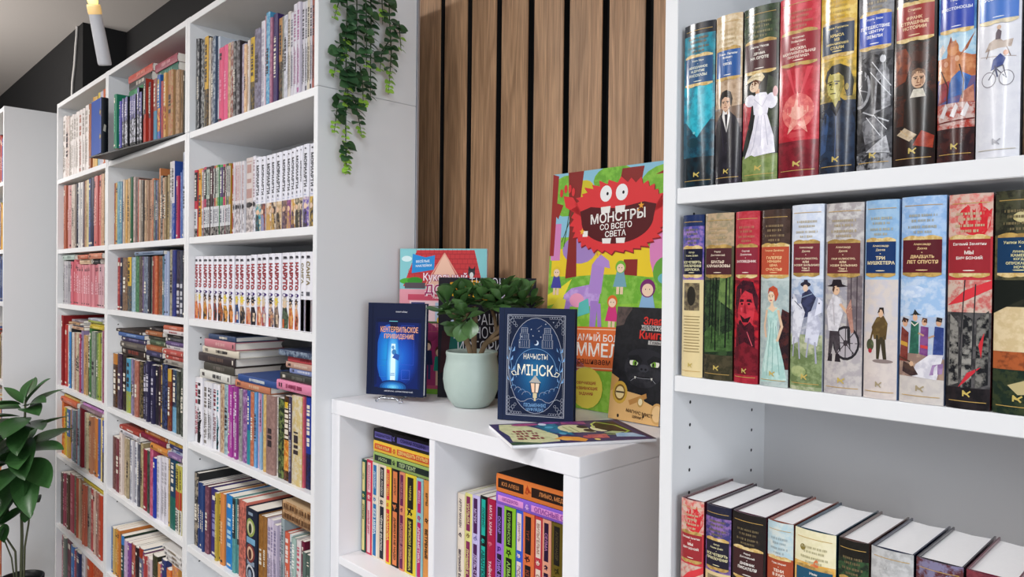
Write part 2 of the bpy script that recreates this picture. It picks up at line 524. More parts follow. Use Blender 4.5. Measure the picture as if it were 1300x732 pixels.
unit('bookcase', 'large white bookcase in front, filled with glossy hardcover classics', -.5736, .2264, 0, 2.40, [2.082, 1.697, 1.441, 1.058, .66, .3], t=.0203, holes=ho, st=.0215)

# the low cube shelf
root = tag(empty('cube_shelf', (-1.1355, 1.09, 0)), 'low white cube shelf with thick top, carrying the book display and plant pot', 'shelf unit')
def kb(nm, a, bv=.001):
    b = MB(); b.box(a[0] + 1.1355, a[1] - 1.09, a[2], a[3] + 1.1355, a[4] - 1.09, a[5], bev=bv); return b.build(nm, M_KALLAX, root)
KY, KB, KT = .8942, 1.279, 1.2855
kb('top_panel', (-1.518, KY, KT - .034, -.753, KB, KT))
kb('side_panel', (-1.518, KY + .001, .06, -1.4825, KB, KT - .0345))
kb('side_panel', (-.7885, KY + .001, .06, -.753, KB, KT - .0345))
kb('divider', (-1.1462, KY + .002, .06, -1.1282, KB - .01, KT - .0345))
for z in (.922, .567, .212):
    for xa, xb in ((-1.4823, -1.1464), (-1.1280, -.7887)):
        kb('shelf', (xa, KY + .002, z - .018, xb, KB - .01, z))
kb('base_panel', (-1.518, KY, 0, -.753, KB, .059))
kb('back_panel', (-1.4823, KB - .009, .06, -.7887, KB - .003, KT - .035), 0)

# ------------------------------------------------------------------ books of the three bookcases
ROWS = [
('near top', 2.015, 0.865, '''
-2.2935 -2.2879 0.2883 8a8a8a 2a2a2c m
-2.2879 -2.2691 0.2855 3a3a3e cfcfcf m
-2.2691 -2.2386 0.2785 1c1c1e c8c8c8 m
-2.2386 -2.2225 0.2744 b8b49a 6a6650 m
-2.2225 -2.1939 0.2751 d9a93c 2a2426 t
-2.1939 -2.1803 0.2672 d8c8b0 9a8a80 m
-2.1803 -2.1597 0.2549 4a4450 c8c4c8 m
-2.1597 -2.1393 0.2626 4a5a70 c8d0d8 m
-2.1393 -2.1242 0.2597 c4ccd8 8088a0 p
-2.1242 -2.0926 0.2203 e0567c f08cac p
-2.0926 -2.0635 0.2216 e4608a f4a0b8 p
-2.0635 -2.0369 0.2214 d8b48c 8a5a48 m
-2.0369 -2.0163 0.218 8a4a40 d8d0c8 m
-2.0163 -1.9997 0.2157 2c2a2c b8b4b0 m
-1.9997 -1.9769 0.2132 3a3236 a8a4a8 m
-1.9769 -1.9474 0.1994 c4bcd0 7c5068 m
-1.9474 -1.9325 0.1916 e8c8a0 c87850 m
-1.9325 -1.9212 0.2009 e8dcd4 c09888 w
-1.9212 -1.8937 0.2048 d8b020 2c2a2c t
-1.8937 -1.8587 0.2205 8a8498 4a3c50 m
-1.8587 -1.834 0.234 dcd8e0 b8b0c0 w
-1.834 -1.8186 0.2434 d08c9c e8b8c4 m
-1.8186 -1.7955 0.2455 4a94bc a8d0e0 m
-1.7955 -1.7832 0.2279 b87890 6c4460 m
-1.7832 -1.759 0.2333 3c2c60 28243c p
-1.759 -1.7377 0.2175 c08c50 1c1818 t
-1.7377 -1.721 0.2174 98988c 4c5048 m
-1.721 -1.7003 0.2138 d4d4dc 9898a8 m
-1.7003 -1.6841 0.2181 d8d0c8 8c8070 w
-1.6841 -1.668 0.2108 d4d0d8 7c7c88 w
-1.668 -1.6506 0.2277 dcd8e0 a87898 w
-1.6506 -1.6349 0.229 d8d0dc b06898 w
-1.6349 -1.6195 0.2256 d4d0d8 4c4850 w
-1.6195 -1.6073 0.2249 d4d4d8 605c68 w
-1.6073 -1.5944 0.2246 d8ccb8 504840 w
-1.5944 -1.5817 0.2237 d0ccd4 3c3440 w
-1.5817 -1.5699 0.2215 a85848 382c34 w
-1.5699 -1.5574 0.2196 d0ccd4 3c3038 w
-1.5574 -1.548 0.2174 d0c8d0 4c3c48 w
-1.548 -1.5415 0.2159 c8c4cc 302c34 w'''),
('near second', 1.691, 0.865, '''
-2.2935 -2.2695 0.2068 2a2224 c84050 c
-2.2695 -2.2384 0.2083 d99a2b d99a2b p
-2.2384 -2.2301 0.2036 d4d4d0 d890a0 c
-2.2301 -2.2218 0.2028 c8ccc8 d890a0 c
-2.2218 -2.1973 0.2083 1e2422 c03860 c
-2.1973 -2.1851 0.2064 b8c8bc 4c4444 c
-2.1851 -2.1731 0.2061 c8d0c4 503c3c c
-2.1731 -2.1533 0.2076 4a1a28 443034 c
-2.1533 -2.1439 0.206 d8d8d4 342c2c c
-2.1439 -2.1337 0.205 2c2828 c04048 c
-2.1337 -2.1183 0.2052 c8ccc0 b8a048 c
-2.1183 -2.1068 0.2054 b4c8b0 3c8c50 c
-2.1068 -2.084 0.2036 4a3068 48a058 c
-2.084 -2.0691 0.2031 242024 d04870 c
-2.0691 -2.058 0.2023 d4d4d0 c8b860 c
-2.058 -2.0484 0.2018 3a3434 585048 c
-2.0484 -2.0382 0.2014 ccccc4 40403c c
-2.0382 -2.0266 0.2008 c8c0b8 b09038 c
-2.0266 -2.0072 0.1991 b8203c b8203c p
-2.0072 -1.998 0.2006 e4dce0 c0a0a8 r
-1.998 -1.9895 0.1996 e8e0e4 b89098 r
-1.9895 -1.979 0.1992 dcd0d0 c09090 r
-1.979 -1.9699 0.1987 e4dce0 b88890 r
-1.9699 -1.9616 0.1987 d8ccc8 c49c94 r
-1.9616 -1.9547 0.1979 e4e0e4 b89898 r
-1.9547 -1.9465 0.1979 e0d8d8 b88c8c r
-1.9465 -1.9377 0.1976 e4e0e4 b09090 r
-1.9377 -1.8914 0.204 d8ccc8 b89088 r
-1.8914 -1.8751 0.2047 e8e4ec b8a0a8 r
-1.8751 -1.8431 0.1984 ecebf4 3c98a8 j
-1.8431 -1.8173 0.1972 ecebf4 a0604c j
-1.8173 -1.7836 0.1973 ecebf4 c09060 j
-1.7836 -1.7589 0.1974 ecebf4 50403c j
-1.7589 -1.7274 0.1975 ecebf4 c0a078 j
-1.7274 -1.7009 0.1981 ecebf4 a08070 j
-1.7009 -1.6763 0.1974 ecebf4 9c5c8c j
-1.6763 -1.6522 0.1981 ecebf4 d0a050 j
-1.6522 -1.6286 0.1991 ecebf4 585848 j
-1.6286 -1.614 0.1994 ecebf4 302c30 j
-1.614 -1.5859 0.2006 ecebf4 7860b0 j
-1.5859 -1.5584 0.1996 ecebf4 e0b850 j
-1.5584 -1.5415 0.1974 e8e8f0 c8c8d0 p'''),
('near third', 1.44, 0.865, '''
-2.2935 -2.2594 0.1931 efedf4 e08848 n
-2.2594 -2.2261 0.1926 efedf4 d88a50 n
-2.2261 -2.185 0.1923 efedf4 d8a048 n
-2.185 -2.1499 0.1917 efedf4 c86c58 n
-2.1499 -2.1156 0.1914 efedf4 40484c n
-2.1156 -2.0758 0.1911 efedf4 d87c48 n
-2.0758 -2.0386 0.1905 efedf4 e0a040 n
-2.0386 -2.0039 0.1902 efedf4 e89038 n
-2.0039 -1.9699 0.1899 efedf4 3c5c98 n
-1.9699 -1.934 0.1893 efedf4 403c3c n
-1.934 -1.9003 0.189 efedf4 c87868 n
-1.9003 -1.8658 0.1909 efedf4 342c34 n
-1.8658 -1.8303 0.191 efedf4 d8a078 n
-1.8303 -1.7949 0.1915 efedf4 b0a8b0 n
-1.7949 -1.7619 0.1919 efedf4 5c5468 n
-1.7619 -1.7253 0.192 efedf4 a08878 n
-1.7253 -1.6838 0.1926 efedf4 64785c n
-1.6838 -1.6514 0.1926 efedf4 e0a858 n
-1.6514 -1.6241 0.193 efedf4 d07048 n
-1.6241 -1.6 0.1925 f2f0f6 5c58a0 k
-1.6 -1.5644 0.1925 f2f0f6 b04848 k
-1.5644 -1.5415 0.1926 f2f0f6 c89cb8 k'''),
('near fourth', 1.06, 0.865, '''
-2.2935 -2.2625 0.1995 e8e6ea b04050 w
-2.2625 -2.2245 0.2032 ece9ee 28262a x
-2.2245 -2.1927 0.194 e4e2e6 807870 w
-2.1927 -2.1719 0.1947 e8e6ea 403c40 w
-2.1719 -2.1565 0.1946 e0dee4 605c60 w
-2.1565 -2.1281 0.1929 e8e6ec 803c48 w
-2.1281 -2.1062 0.1936 eae8ee 28808c x
-2.1062 -2.0749 0.1987 c8b090 7c3828 m
-2.0749 -2.0433 0.2001 a8c0c8 34485c m
-2.0433 -2.0273 0.2032 b0409c c060b0 p
-2.0273 -2.0106 0.1998 a83c98 e0b8dc w
-2.0106 -1.994 0.201 a44898 e0d0e4 p
-1.994 -1.9786 0.2043 983c8c e4d8e8 w
-1.9786 -1.9678 0.198 e4e0e6 6c606c w
-1.9678 -1.9517 0.1996 a8a4a0 5c5858 m
-1.9517 -1.921 0.2004 7c4884 c8a8d0 m
-1.921 -1.8995 0.2015 34509c 2c8c94 t
-1.8995 -1.8784 0.2002 b8684c d89878 m
-1.8784 -1.8617 0.2006 5c9cd0 a0c8e8 m
-1.8617 -1.8571 0.2031 5c98cc 88b8e0 m
-1.8571 -1.8438 0.2016 d0a8c0 e0c8d8 m
-1.8438 -1.8307 0.2015 b880a8 8cb4d0 t
-1.8307 -1.8176 0.2028 b0b8c0 7c9898 m
-1.8176 -1.8011 0.2026 c8a05c e0c890 m
-1.8011 -1.7517 0.2043 a08078 7c5c58 m
-1.7517 -1.7403 0.2029 e0dad4 b0a8a0 w
-1.7403 -1.7084 0.2032 202c24 8c9c58 m
-1.7084 -1.6748 0.2127 2c2018 c87028 u
-1.6748 -1.6608 0.214 3c3450 d8d4dc w
-1.6608 -1.6102 0.2196 d0b87c e0dcd0 m
-1.6102 -1.6024 0.2216 d06070 a04050 m
-1.6024 -1.5716 0.224 2440a0 242438 t
-1.5716 -1.5415 0.2281 c0a8a8 2c4c74 t'''),
('near fifth', 0.74, 0.865, '''
-2.2935 -2.2604 0.2242 2a2a2c c8b8a0 m
-2.2604 -2.2454 0.2007 24386c 3c5488 p
-2.2454 -2.2305 0.2018 2c4478 3c5488 p
-2.2305 -2.2158 0.202 24386c 405890 p
-2.2158 -2.2024 0.2015 2c4478 405890 p
-2.2024 -2.1724 0.2013 6c4050 a06c78 m
-2.1724 -2.1198 0.2006 3c3478 8c8cc0 p
-2.1198 -2.105 0.1985 c0a848 e0d080 p
-2.105 -2.0858 0.2008 d8b840 5c4c28 p
-2.0858 -2.0558 0.2052 d88848 e8b888 p
-2.0558 -2.004 0.2073 2080c8 a8d4ec p
-2.004 -1.983 0.2086 241e20 60a0a0 t
-1.983 -1.9674 0.2104 3c3034 5c9898 t
-1.9674 -1.9167 0.2121 d87868 3c2828 m
-1.9167 -1.8468 0.2048 1c2438 8c9cb0 o
-1.8468 -1.8432 0.1988 404858 404858 p
-1.8432 -1.8147 0.1994 8a5c28 a87840 m
-1.8147 -1.7951 0.2029 9c6c38 7c5424 m
-1.7951 -1.7697 0.201 d8ccdc 988ca8 w
-1.7697 -1.7528 0.2045 d0c4d8 8c80a0 w
-1.7528 -1.7328 0.1966 c0b4c8 807898 w
-1.7328 -1.7163 0.1965 ccc4d0 78788c w
-1.7163 -1.6988 0.2199 98a4a8 5c6c74 w
-1.6988 -1.6745 0.1907 d06048 f0dcd4 w
-1.6745 -1.6588 0.1898 d0d8dc 607890 w
-1.6588 -1.6371 0.1877 a0b8b0 f0f0ec w
-1.6371 -1.6158 0.1868 e0d4d4 c85868 w
-1.6158 -1.5997 0.1887 6c1c38 d0a0b0 p
-1.5997 -1.5831 0.1682 5c7068 9cb0a8 p
-1.5831 -1.5627 0.166 4c6058 90a098 p
-1.5627 -1.5415 0.2199 a89088 e0d4cc p'''),
('mid top', 2.0212, 0.8557, '''
-2.8466 -2.8157 0.1912 1c7c5c 58b090 p
-2.8157 -2.7927 0.1642 4440a0 8c88d0 p
-2.7927 -2.7735 0.1699 8c88b4 141418 g
-2.7735 -2.754 0.1699 8480b0 141418 g
-2.754 -2.7348 0.1699 8c88b4 1c1c20 g
-2.7348 -2.7158 0.1699 7c78ac 141418 g
-2.7158 -2.6971 0.1699 8c88b4 141418 g
-2.6971 -2.6787 0.1711 8480b0 1c1c20 g
-2.6787 -2.6604 0.1912 8c88b4 141418 g
-2.6604 -2.6381 0.1727 7c78ac 141418 g
-2.6381 -2.6226 0.198 28242c b03428 t
-2.6226 -2.6062 0.2122 2c2830 b83c2c t
-2.6062 -2.5901 0.1966 28242c b03428 t
-2.5901 -2.5741 0.1957 2c2830 a83028 t
-2.5741 -2.5421 0.2032 a05848 3c8cac t
-2.5421 -2.5149 0.2108 2c68b0 b04438 u
-2.5149 -2.4945 0.1864 b04040 803030 m
-2.4945 -2.4733 0.2096 d8a868 8c3430 u
-2.4733 -2.4273 0.2122 b08c60 a83c30 m
-2.4273 -2.3933 0.2067 b89470 6c4c34 m
-2.3933 -2.3829 0.2025 a08060 5c4430 m
-2.3829 -2.3683 0.2001 28241e 6c6050 p
-2.3683 -2.3538 0.1977 302c28 585448 p'''),
('mid second', 1.691, 0.865, '''
-3.1205 -3.1032 0.2406 a06048 c88868 m
-3.1032 -3.0658 0.2408 c8a040 e0c878 p
-3.0658 -3.0324 0.2402 6090a0 90b8c4 m
-3.0324 -3.011 0.2378 5c8898 88b0bc m
-3.011 -2.9898 0.2369 8878a8 b0a0c8 m
-2.9898 -2.9704 0.2417 d0c0a8 a89078 m
-2.9704 -2.9513 0.2399 c89850 e0b878 m
-2.9513 -2.926 0.2429 c8a878 907048 m
-2.926 -2.9073 0.2424 d8c8a8 8c7c60 m
-2.9073 -2.8796 0.2437 0c5030 287850 p
-2.8796 -2.8583 0.2414 c0a8a0 807068 m
-2.8583 -2.8312 0.2357 4c4440 8c8078 m
-2.8312 -2.8164 0.2298 b05040 802c24 m
-2.8164 -2.7987 0.2259 c8b8a8 9c8878 m
-2.7987 -2.7798 0.2228 a08c7c 6c5c50 m
-2.7798 -2.7654 0.2203 5c5450 8c847c m
-2.7654 -2.7482 0.2189 8c7c68 b8a890 m
-2.7482 -2.7298 0.2182 c4a484 8c7058 m
-2.7298 -2.7157 0.2177 b09078 805c48 m
-2.7157 -2.6949 0.2166 a07860 c8a088 m
-2.6949 -2.6811 0.2164 b0886c d0b098 m
-2.6811 -2.6634 0.2182 c87850 8c4c30 m
-2.6634 -2.6445 0.2105 58605c 8c9490 m
-2.6445 -2.6271 0.2079 343c60 6c7498 m
-2.6271 -2.6178 0.209 7c6c60 a89888 m
-2.6178 -2.6046 0.247 c07848 d8a078 m
-2.6046 -2.5812 0.22 3c3634 b8b0a8 m
-2.5812 -2.5554 0.2108 b88868 d8b090 m
-2.5554 -2.5364 0.211 8c7858 b8a080 m
-2.5364 -2.5176 0.2169 a8946c 7c6c48 m
-2.5176 -2.4928 0.2575 d0ccc8 9c9894 w
-2.4928 -2.4684 0.2566 d8d0d4 3050a0 t
-2.4684 -2.4467 0.2071 a05888 c888b0 m
-2.4467 -2.4265 0.2029 b03458 6c1c34 p
-2.4265 -2.4136 0.2144 5870b0 8ca0d0 m
-2.4136 -2.3915 0.2213 4868a8 7c98c8 p
-2.3915 -2.3651 0.2737 c8ccd8 7c84a0 m'''),
('mid third', 1.44, 0.865, '''
-3.0817 -3.0376 0.2011 9c3434 c86c60 p
-3.0376 -2.9945 0.1995 20243c 4c5478 p
-2.9945 -2.9385 0.1988 6c5444 a08468 m
-2.9385 -2.8976 0.2002 d8b040 384858 t
-2.8976 -2.8549 0.1996 a8bcc8 6c90a0 m
-2.8549 -2.8157 0.2036 3c6c48 78a07c m
-2.8157 -2.7736 0.2011 48403c 7c7068 m
-2.7736 -2.761 0.2008 64507c 8c78a0 p
-2.761 -2.7177 0.1995 5c6478 98a4b4 m
-2.7177 -2.6958 0.199 38343c 6c6870 p
-2.6958 -2.6635 0.1986 5c7064 90a094 m
-2.6635 -2.6434 0.199 8c3c34 b86c60 p
-2.6434 -2.6166 0.1998 b85c38 d89070 m
-2.6166 -2.5767 0.1992 6c4c3c b87040 m
-2.5767 -2.552 0.1987 486878 7c9ca8 m
-2.552 -2.5321 0.2036 98a4c4 c0c8dc p
-2.5321 -2.5125 0.2133 a0acc8 c8d0e0 p
-2.5125 -2.4802 0.2182 b0a890 504c40 m
-2.4802 -2.4517 0.2164 3c4484 342850 m
-2.4517 -2.4205 0.2138 342c38 c8c4cc y
-2.4205 -2.39 0.2131 2c3844 c8c8d0 y
-2.39 -2.3729 0.2118 302828 584c4c p'''),
('mid fourth', 1.06, 0.865, '''
-3.1205 -3.0635 0.209 281e20 b87830 v
-3.0635 -3.0121 0.2124 38283c 64506c m
-3.0121 -2.9621 0.2113 221a18 4c3c34 m
-2.9621 -2.9095 0.2027 4898c0 a0a840 t
-2.9095 -2.8752 0.2033 8c80b8 b8acd4 m
-2.8752 -2.8527 0.2045 6c5c70 a090a4 m
-2.8527 -2.8103 0.2036 a06050 c89080 m
-2.8103 -2.7742 0.2046 2c2824 a08c60 m
-2.7742 -2.7477 0.2014 3c3850 c8c4d4 z
-2.7477 -2.7215 0.212 3c3850 c8c4d4 z
-2.7215 -2.6956 0.2131 343050 c8c4d4 z
-2.6956 -2.6702 0.2025 3c3850 c8c4d4 z
-2.6702 -2.6451 0.2025 343050 c8c4d4 z
-2.6451 -2.6155 0.2027 28242c 4c4450 p
-2.6155 -2.5879 0.2042 30202a 5c3c48 m
-2.5879 -2.5719 0.2101 e0b860 c89838 p
-2.5719 -2.5202 0.2169 1c2038 4c5c90 m
-2.5202 -2.4866 0.2044 6c2828 c8a040 v
-2.4866 -2.4447 0.2041 282c44 74a8c8 t
-2.4447 -2.4198 0.2035 3c4038 6c7064 m
-2.4198 -2.3953 0.2049 343830 888c7c m
-2.3953 -2.3697 0.2169 2c302c 787c70 m'''),
('mid fifth', 0.74, 0.865, '''
-3.1205 -3.0708 0.2046 5c3430 8c6058 m
-3.0708 -3.0201 0.2058 6c2c34 98545c m
-3.0201 -2.9878 0.2355 e0d0c8 b09890 w
-2.9878 -2.9497 0.2183 c8b498 98845c m
-2.9497 -2.9185 0.222 b0a080 807050 m
-2.9185 -2.8878 0.2244 5c6488 8c94b0 m
-2.8878 -2.8636 0.2263 d8d8dc 8c8c9c w
-2.8636 -2.8397 0.2276 6c3440 985c68 m
-2.8397 -2.8142 0.2285 dcdce0 8c90a0 w
-2.8142 -2.791 0.2262 4c4c58 80808c m
-2.791 -2.7623 0.2328 9c8c68 c8b890 m
-2.7623 -2.7174 0.2159 8c2034 b85064 p
-2.7174 -2.6826 0.2185 28302c 587060 m
-2.6826 -2.6503 0.2343 b04868 d88098 m
-2.6503 -2.6203 0.2054 2038a0 4c64c8 p
-2.6203 -2.5857 0.2155 dcd8e0 b8b4bc w
-2.5857 -2.5517 0.2205 e0dce4 b8b4bc w
-2.5517 -2.5185 0.2254 dcd8e0 b0acb4 w
-2.5185 -2.5021 0.2223 d0b070 a88848 p
-2.5021 -2.4459 0.2378 1c3c60 1c6858 t
-2.4459 -2.4224 0.2207 c8c060 b04030 i
-2.4224 -2.4038 0.2212 c0b04c b84838 i
-2.4038 -2.3855 0.2213 c8c060 b04030 i
-2.3855 -2.3658 0.2378 58803c b84838 i'''),
('mid sixth', 0.413, 0.865, '''
-3.1205 -3.0949 0.1751 5878a8 88a4c8 p
-3.0949 -3.0697 0.1776 c8a868 e0d0a0 p
-3.0697 -3.0385 0.1809 d09840 e8c080 p
-3.0385 -3.0079 0.1848 c87838 e0a870 p
-3.0079 -2.9718 0.1725 2c4030 3878b8 v
-2.9718 -2.9304 0.1638 c0a4c4 dcc8e0 p
-2.9304 -2.8957 0.1664 7c4890 a880b8 p
-2.8957 -2.8504 0.1697 a04838 c88070 m
-2.8504 -2.8116 0.17 2c1c20 503840 p
-2.8116 -2.763 0.1783 5c708c a0341c v
-2.763 -2.7418 0.1735 6c4870 a080a8 p
-2.7418 -2.7208 0.1687 b04848 d88888 p
-2.7208 -2.7001 0.1693 c05c58 d89890 p
-2.7001 -2.6593 0.1727 d4c0c4 b09098 w
-2.6593 -2.6097 0.1957 2c2c1c 5c5c3c m
-2.6097 -2.5854 0.1788 d89060 b06838 p
-2.5854 -2.5614 0.1823 a04080 d080b0 p
-2.5614 -2.5237 0.2078 303c70 5c6ca0 p
-2.5237 -2.4869 0.1853 d86c30 f0a860 m
-2.4869 -2.4331 0.2078 e0a050 a04880 m'''),
('far top', 2.015, 0.865, '''
-3.8985 -3.8413 0.2933 e8e0dc a8a098 w
-3.8413 -3.778 0.2822 dcd4cc a87068 m
-3.778 -3.7285 0.2736 e8e0dc b8b0a8 w
-3.7285 -3.6969 0.2758 e4dcd8 b0a8a0 w
-3.6969 -3.6681 0.273 e0d8d4 a8a098 w
-3.6681 -3.6209 0.2779 ece4e0 c0b8b0 w
-3.6209 -3.5747 0.2786 e4dcd8 b07c70 w
-3.5747 -3.5407 0.2797 e8e0dc a09890 w
-3.5407 -3.5071 0.2774 dcd4d0 b0a8a0 w
-3.5071 -3.4588 0.2787 ece4e0 b8b0a8 w
-3.4588 -3.4265 0.2781 a0603c c88860 p
-3.4265 -3.3988 0.2994 d8a050 e8c080 p
-3.3988 -3.3736 0.2967 d09848 e8c080 p
-3.3736 -3.3364 0.2944 d8b060 e8d090 p
-3.3364 -3.3018 0.3045 e0c040 88b0c8 t
-3.3018 -3.2598 0.3019 d0c8d0 98a0c0 m
-3.2598 -3.2323 0.3055 c86438 e09868 p
-3.2323 -3.2013 0.3094 d8a078 a84c28 p
-3.2013 -3.1689 0.3071 c86434 e09868 p'''),
('far second', 1.691, 0.865, '''
-3.8985 -3.8581 0.2954 b86850 d09078 p
-3.8581 -3.8208 0.2933 a85c44 d09078 p
-3.8208 -3.784 0.2914 c88c88 e0b4b0 p
-3.784 -3.7478 0.2894 b87c7c d8a8a4 p
-3.7478 -3.7144 0.2876 d8ccc0 a89c90 w
-3.7144 -3.6858 0.2861 c8b8ac 988878 m
-3.6858 -3.664 0.2851 c0b0a4 807064 m
-3.664 -3.6489 0.2864 38343c 5c5860 p
-3.6489 -3.6169 0.286 484c60 787c90 p
-3.6169 -3.5916 0.2858 d8d4d0 a0a0a8 w
-3.5916 -3.5645 0.2852 dcd8d4 9898a0 w
-3.5645 -3.5439 0.2859 6c6068 a0949c p
-3.5439 -3.5033 0.2876 a07858 c8a888 m
-3.5033 -3.4732 0.2883 c8b888 988858 p
-3.4732 -3.4339 0.289 4c5c94 7c8cbc p
-3.4339 -3.3857 0.2893 1c2040 404870 p
-3.3857 -3.3535 0.2899 cc7870 e0a8a0 p
-3.3535 -3.3236 0.2902 c46c68 e0a8a0 p
-3.3236 -3.2924 0.2916 cc7870 dca098 p
-3.2924 -3.2562 0.2926 d0a888 a87c5c m
-3.2562 -3.233 0.2939 a8a088 787058 p
-3.233 -3.1944 0.2945 e0dcc4 b0a890 w'''),
('far third', 1.44, 0.865, '''
-3.8834 -3.8484 0.2014 8c8c88 5c5c58 p
-3.8484 -3.8191 0.1956 c8c4c8 9894a0 w
-3.8191 -3.7884 0.1952 c0bcc0 9894a0 w
-3.7884 -3.7632 0.1949 a8a4a8 706c74 p
-3.7632 -3.7382 0.1933 40408c 7c7cb8 p
-3.7382 -3.7021 0.1929 d0707c e8a8b0 p
-3.7021 -3.6665 0.2014 c8646c e8a8b0 p
-3.6665 -3.6331 0.1921 d0707c e0a0a8 p
-3.6331 -3.6001 0.1798 d88c94 f0c0c8 p
-3.6001 -3.5692 0.1779 d08088 f0c0c8 p
-3.5692 -3.5402 0.1776 d88c94 ecb8c0 p
-3.5402 -3.5086 0.1766 d08890 f0c0c8 p
-3.5086 -3.4789 0.1763 d88c94 ecb8c0 p
-3.4789 -3.4497 0.1761 c87c84 f0c0c8 p
-3.4497 -3.4222 0.1785 d08890 ecb8c0 p
-3.4222 -3.3951 0.1756 cc8088 f0c0c8 p
-3.3951 -3.3684 0.1754 d48c94 ecb8c0 p
-3.3684 -3.3419 0.1752 c87880 f0c0c8 p
-3.3419 -3.3172 0.1785 cc8088 ecb8c0 p
-3.3172 -3.2874 0.1769 d0a8ac b08088 p
-3.2874 -3.258 0.1767 c8a0a8 a87880 p
-3.258 -3.2303 0.1769 d0a8ac b08088 p
-3.2303 -3.2069 0.1982 5c545c 8c848c p'''),
('far fourth', 1.06, 0.865, '''
-3.8985 -3.8604 0.3246 8c1c20 b04848 p
-3.8604 -3.8056 0.2838 b02c24 d86c60 p
-3.8056 -3.7787 0.2826 dcd8d4 b0aca8 w
-3.7787 -3.7378 0.2552 3c80c0 78b0e0 p
-3.7378 -3.7211 0.2713 28282c 505054 p
-3.7211 -3.6976 0.2549 e0dcd8 a8a4a0 w
-3.6976 -3.6673 0.2552 9c7868 c8a898 m
-3.6673 -3.6329 0.2553 d8c8b0 a89878 m
-3.6329 -3.599 0.2555 b8a890 887858 m
-3.599 -3.5656 0.255 a03c5c c87890 p
-3.5656 -3.5328 0.2713 8c7ca0 b4a4c4 p
-3.5328 -3.4898 0.2545 b88858 d8b088 m
-3.4898 -3.4686 0.2535 c0a070 988050 m
-3.4686 -3.4372 0.2521 d8d4cc 2c4830 t
-3.4372 -3.4001 0.2899 40703c 70a068 p
-3.4001 -3.3458 0.278 7c8478 a0a89c m
-3.3458 -3.3162 0.2717 688048 98b070 m
-3.3162 -3.2928 0.2763 a0a848 c8cc78 p
-3.2928 -3.2678 0.2795 989c40 c0c470 p
-3.2678 -3.2488 0.2819 d0d0c0 a0a090 w
-3.2488 -3.2112 0.2899 8c4c60 b88090 m
-3.2112 -3.1927 0.2853 6c4c94 9880bc p
-3.1927 -3.1635 0.2856 50484c 807880 m'''),
('far fifth', 0.74, 0.865, '''
-3.8985 -3.8642 0.246 c85c30 e8a050 m
-3.8642 -3.8329 0.2207 d89038 e8c850 m
-3.8329 -3.802 0.2218 88a838 e0c838 t
-3.802 -3.7393 0.222 2c64a8 d8a838 t
-3.7393 -3.7053 0.2259 a890b8 c8b4d4 m
-3.7053 -3.6718 0.2276 6c7c80 98a4a8 m
-3.6718 -3.6389 0.2313 5c6c74 8c989c m
-3.6389 -3.6173 0.2335 905c68 b88c94 p
-3.6173 -3.5747 0.246 90a8b4 b8c8d0 m
-3.5747 -3.5289 0.2577 7c1c28 a84c54 p
-3.5289 -3.5023 0.2398 b8a898 88786c m
-3.5023 -3.4721 0.2423 d0c4a0 a89c78 w
-3.4721 -3.4424 0.2451 c8bc98 a09470 w
-3.4424 -3.4131 0.2372 b88060 d8a888 p
-3.4131 -3.3862 0.2393 b07858 d0a080 p
-3.3862 -3.3596 0.2411 a87050 d0a080 p
-3.3596 -3.3187 0.241 c87c40 e0a870 p
-3.3187 -3.2858 0.244 4c60a0 7c8cc0 p
-3.2858 -3.2643 0.2473 b03848 d87880 p
-3.2643 -3.2377 0.2577 d8c080 b09850 p
-3.2377 -3.2114 0.2496 3c50a8 28242c t
-3.2114 -3.1635 0.254 c05c30 28201c t'''),
('far sixth', 0.413, 0.865, '''
-3.8925 -3.8591 0.2375 5c5450 8c847c p
-3.8591 -3.8235 0.2429 a0485c c87c8c p
-3.8235 -3.7964 0.2477 984458 c87c8c p
-3.7964 -3.7512 0.2507 604838 907860 p
-3.7512 -3.6837 0.2605 b04858 d88490 p
-3.6837 -3.6406 0.2647 6c6c58 9c9c84 m
-3.6406 -3.6082 0.2635 c86048 e09080 p
-3.6082 -3.5909 0.2651 d0b090 a88860 p
-3.5909 -3.5304 0.2663 a87850 d0a880 m
-3.5304 -3.4995 0.2593 c06850 e09880 p
-3.4995 -3.4715 0.2589 b05c48 e09880 p
-3.4715 -3.4254 0.2602 8c8478 b8b0a4 m
-3.4254 -3.3737 0.261 b84848 d88880 p
-3.3737 -3.3429 0.2634 d0b0a0 a88878 p
-3.3429 -3.3038 0.264 98685c c09488 m
-3.3038 -3.2508 0.2634 c04830 e08870 p
-3.2508 -3.2114 0.2663 c8c4cc 9894a0 w'''),
('far seventh', 0.082, 0.865, '''
-3.8985 -3.8704 0.2721 b07880 d0a8b0 p
-3.8704 -3.8426 0.2758 b88890 d8b0b8 p
-3.8426 -3.8015 0.2777 788078 a0a8a0 p
-3.8015 -3.7214 0.2865 6c3444 9c6474 p
-3.7214 -3.6567 0.2746 3878c0 78a8e0 p
-3.6567 -3.6188 0.2713 a0505c c88890 p
-3.6188 -3.5521 0.2756 202c58 485888 p
-3.5521 -3.5039 0.288 d8d4dc a8a4ac w
-3.5039 -3.4498 0.289 d0b0a4 a88878 p
-3.4498 -3.3925 0.2981 c05030 e08868 p
-3.3925 -3.1983 0.2963 b84030 e8a060 m'''),
]
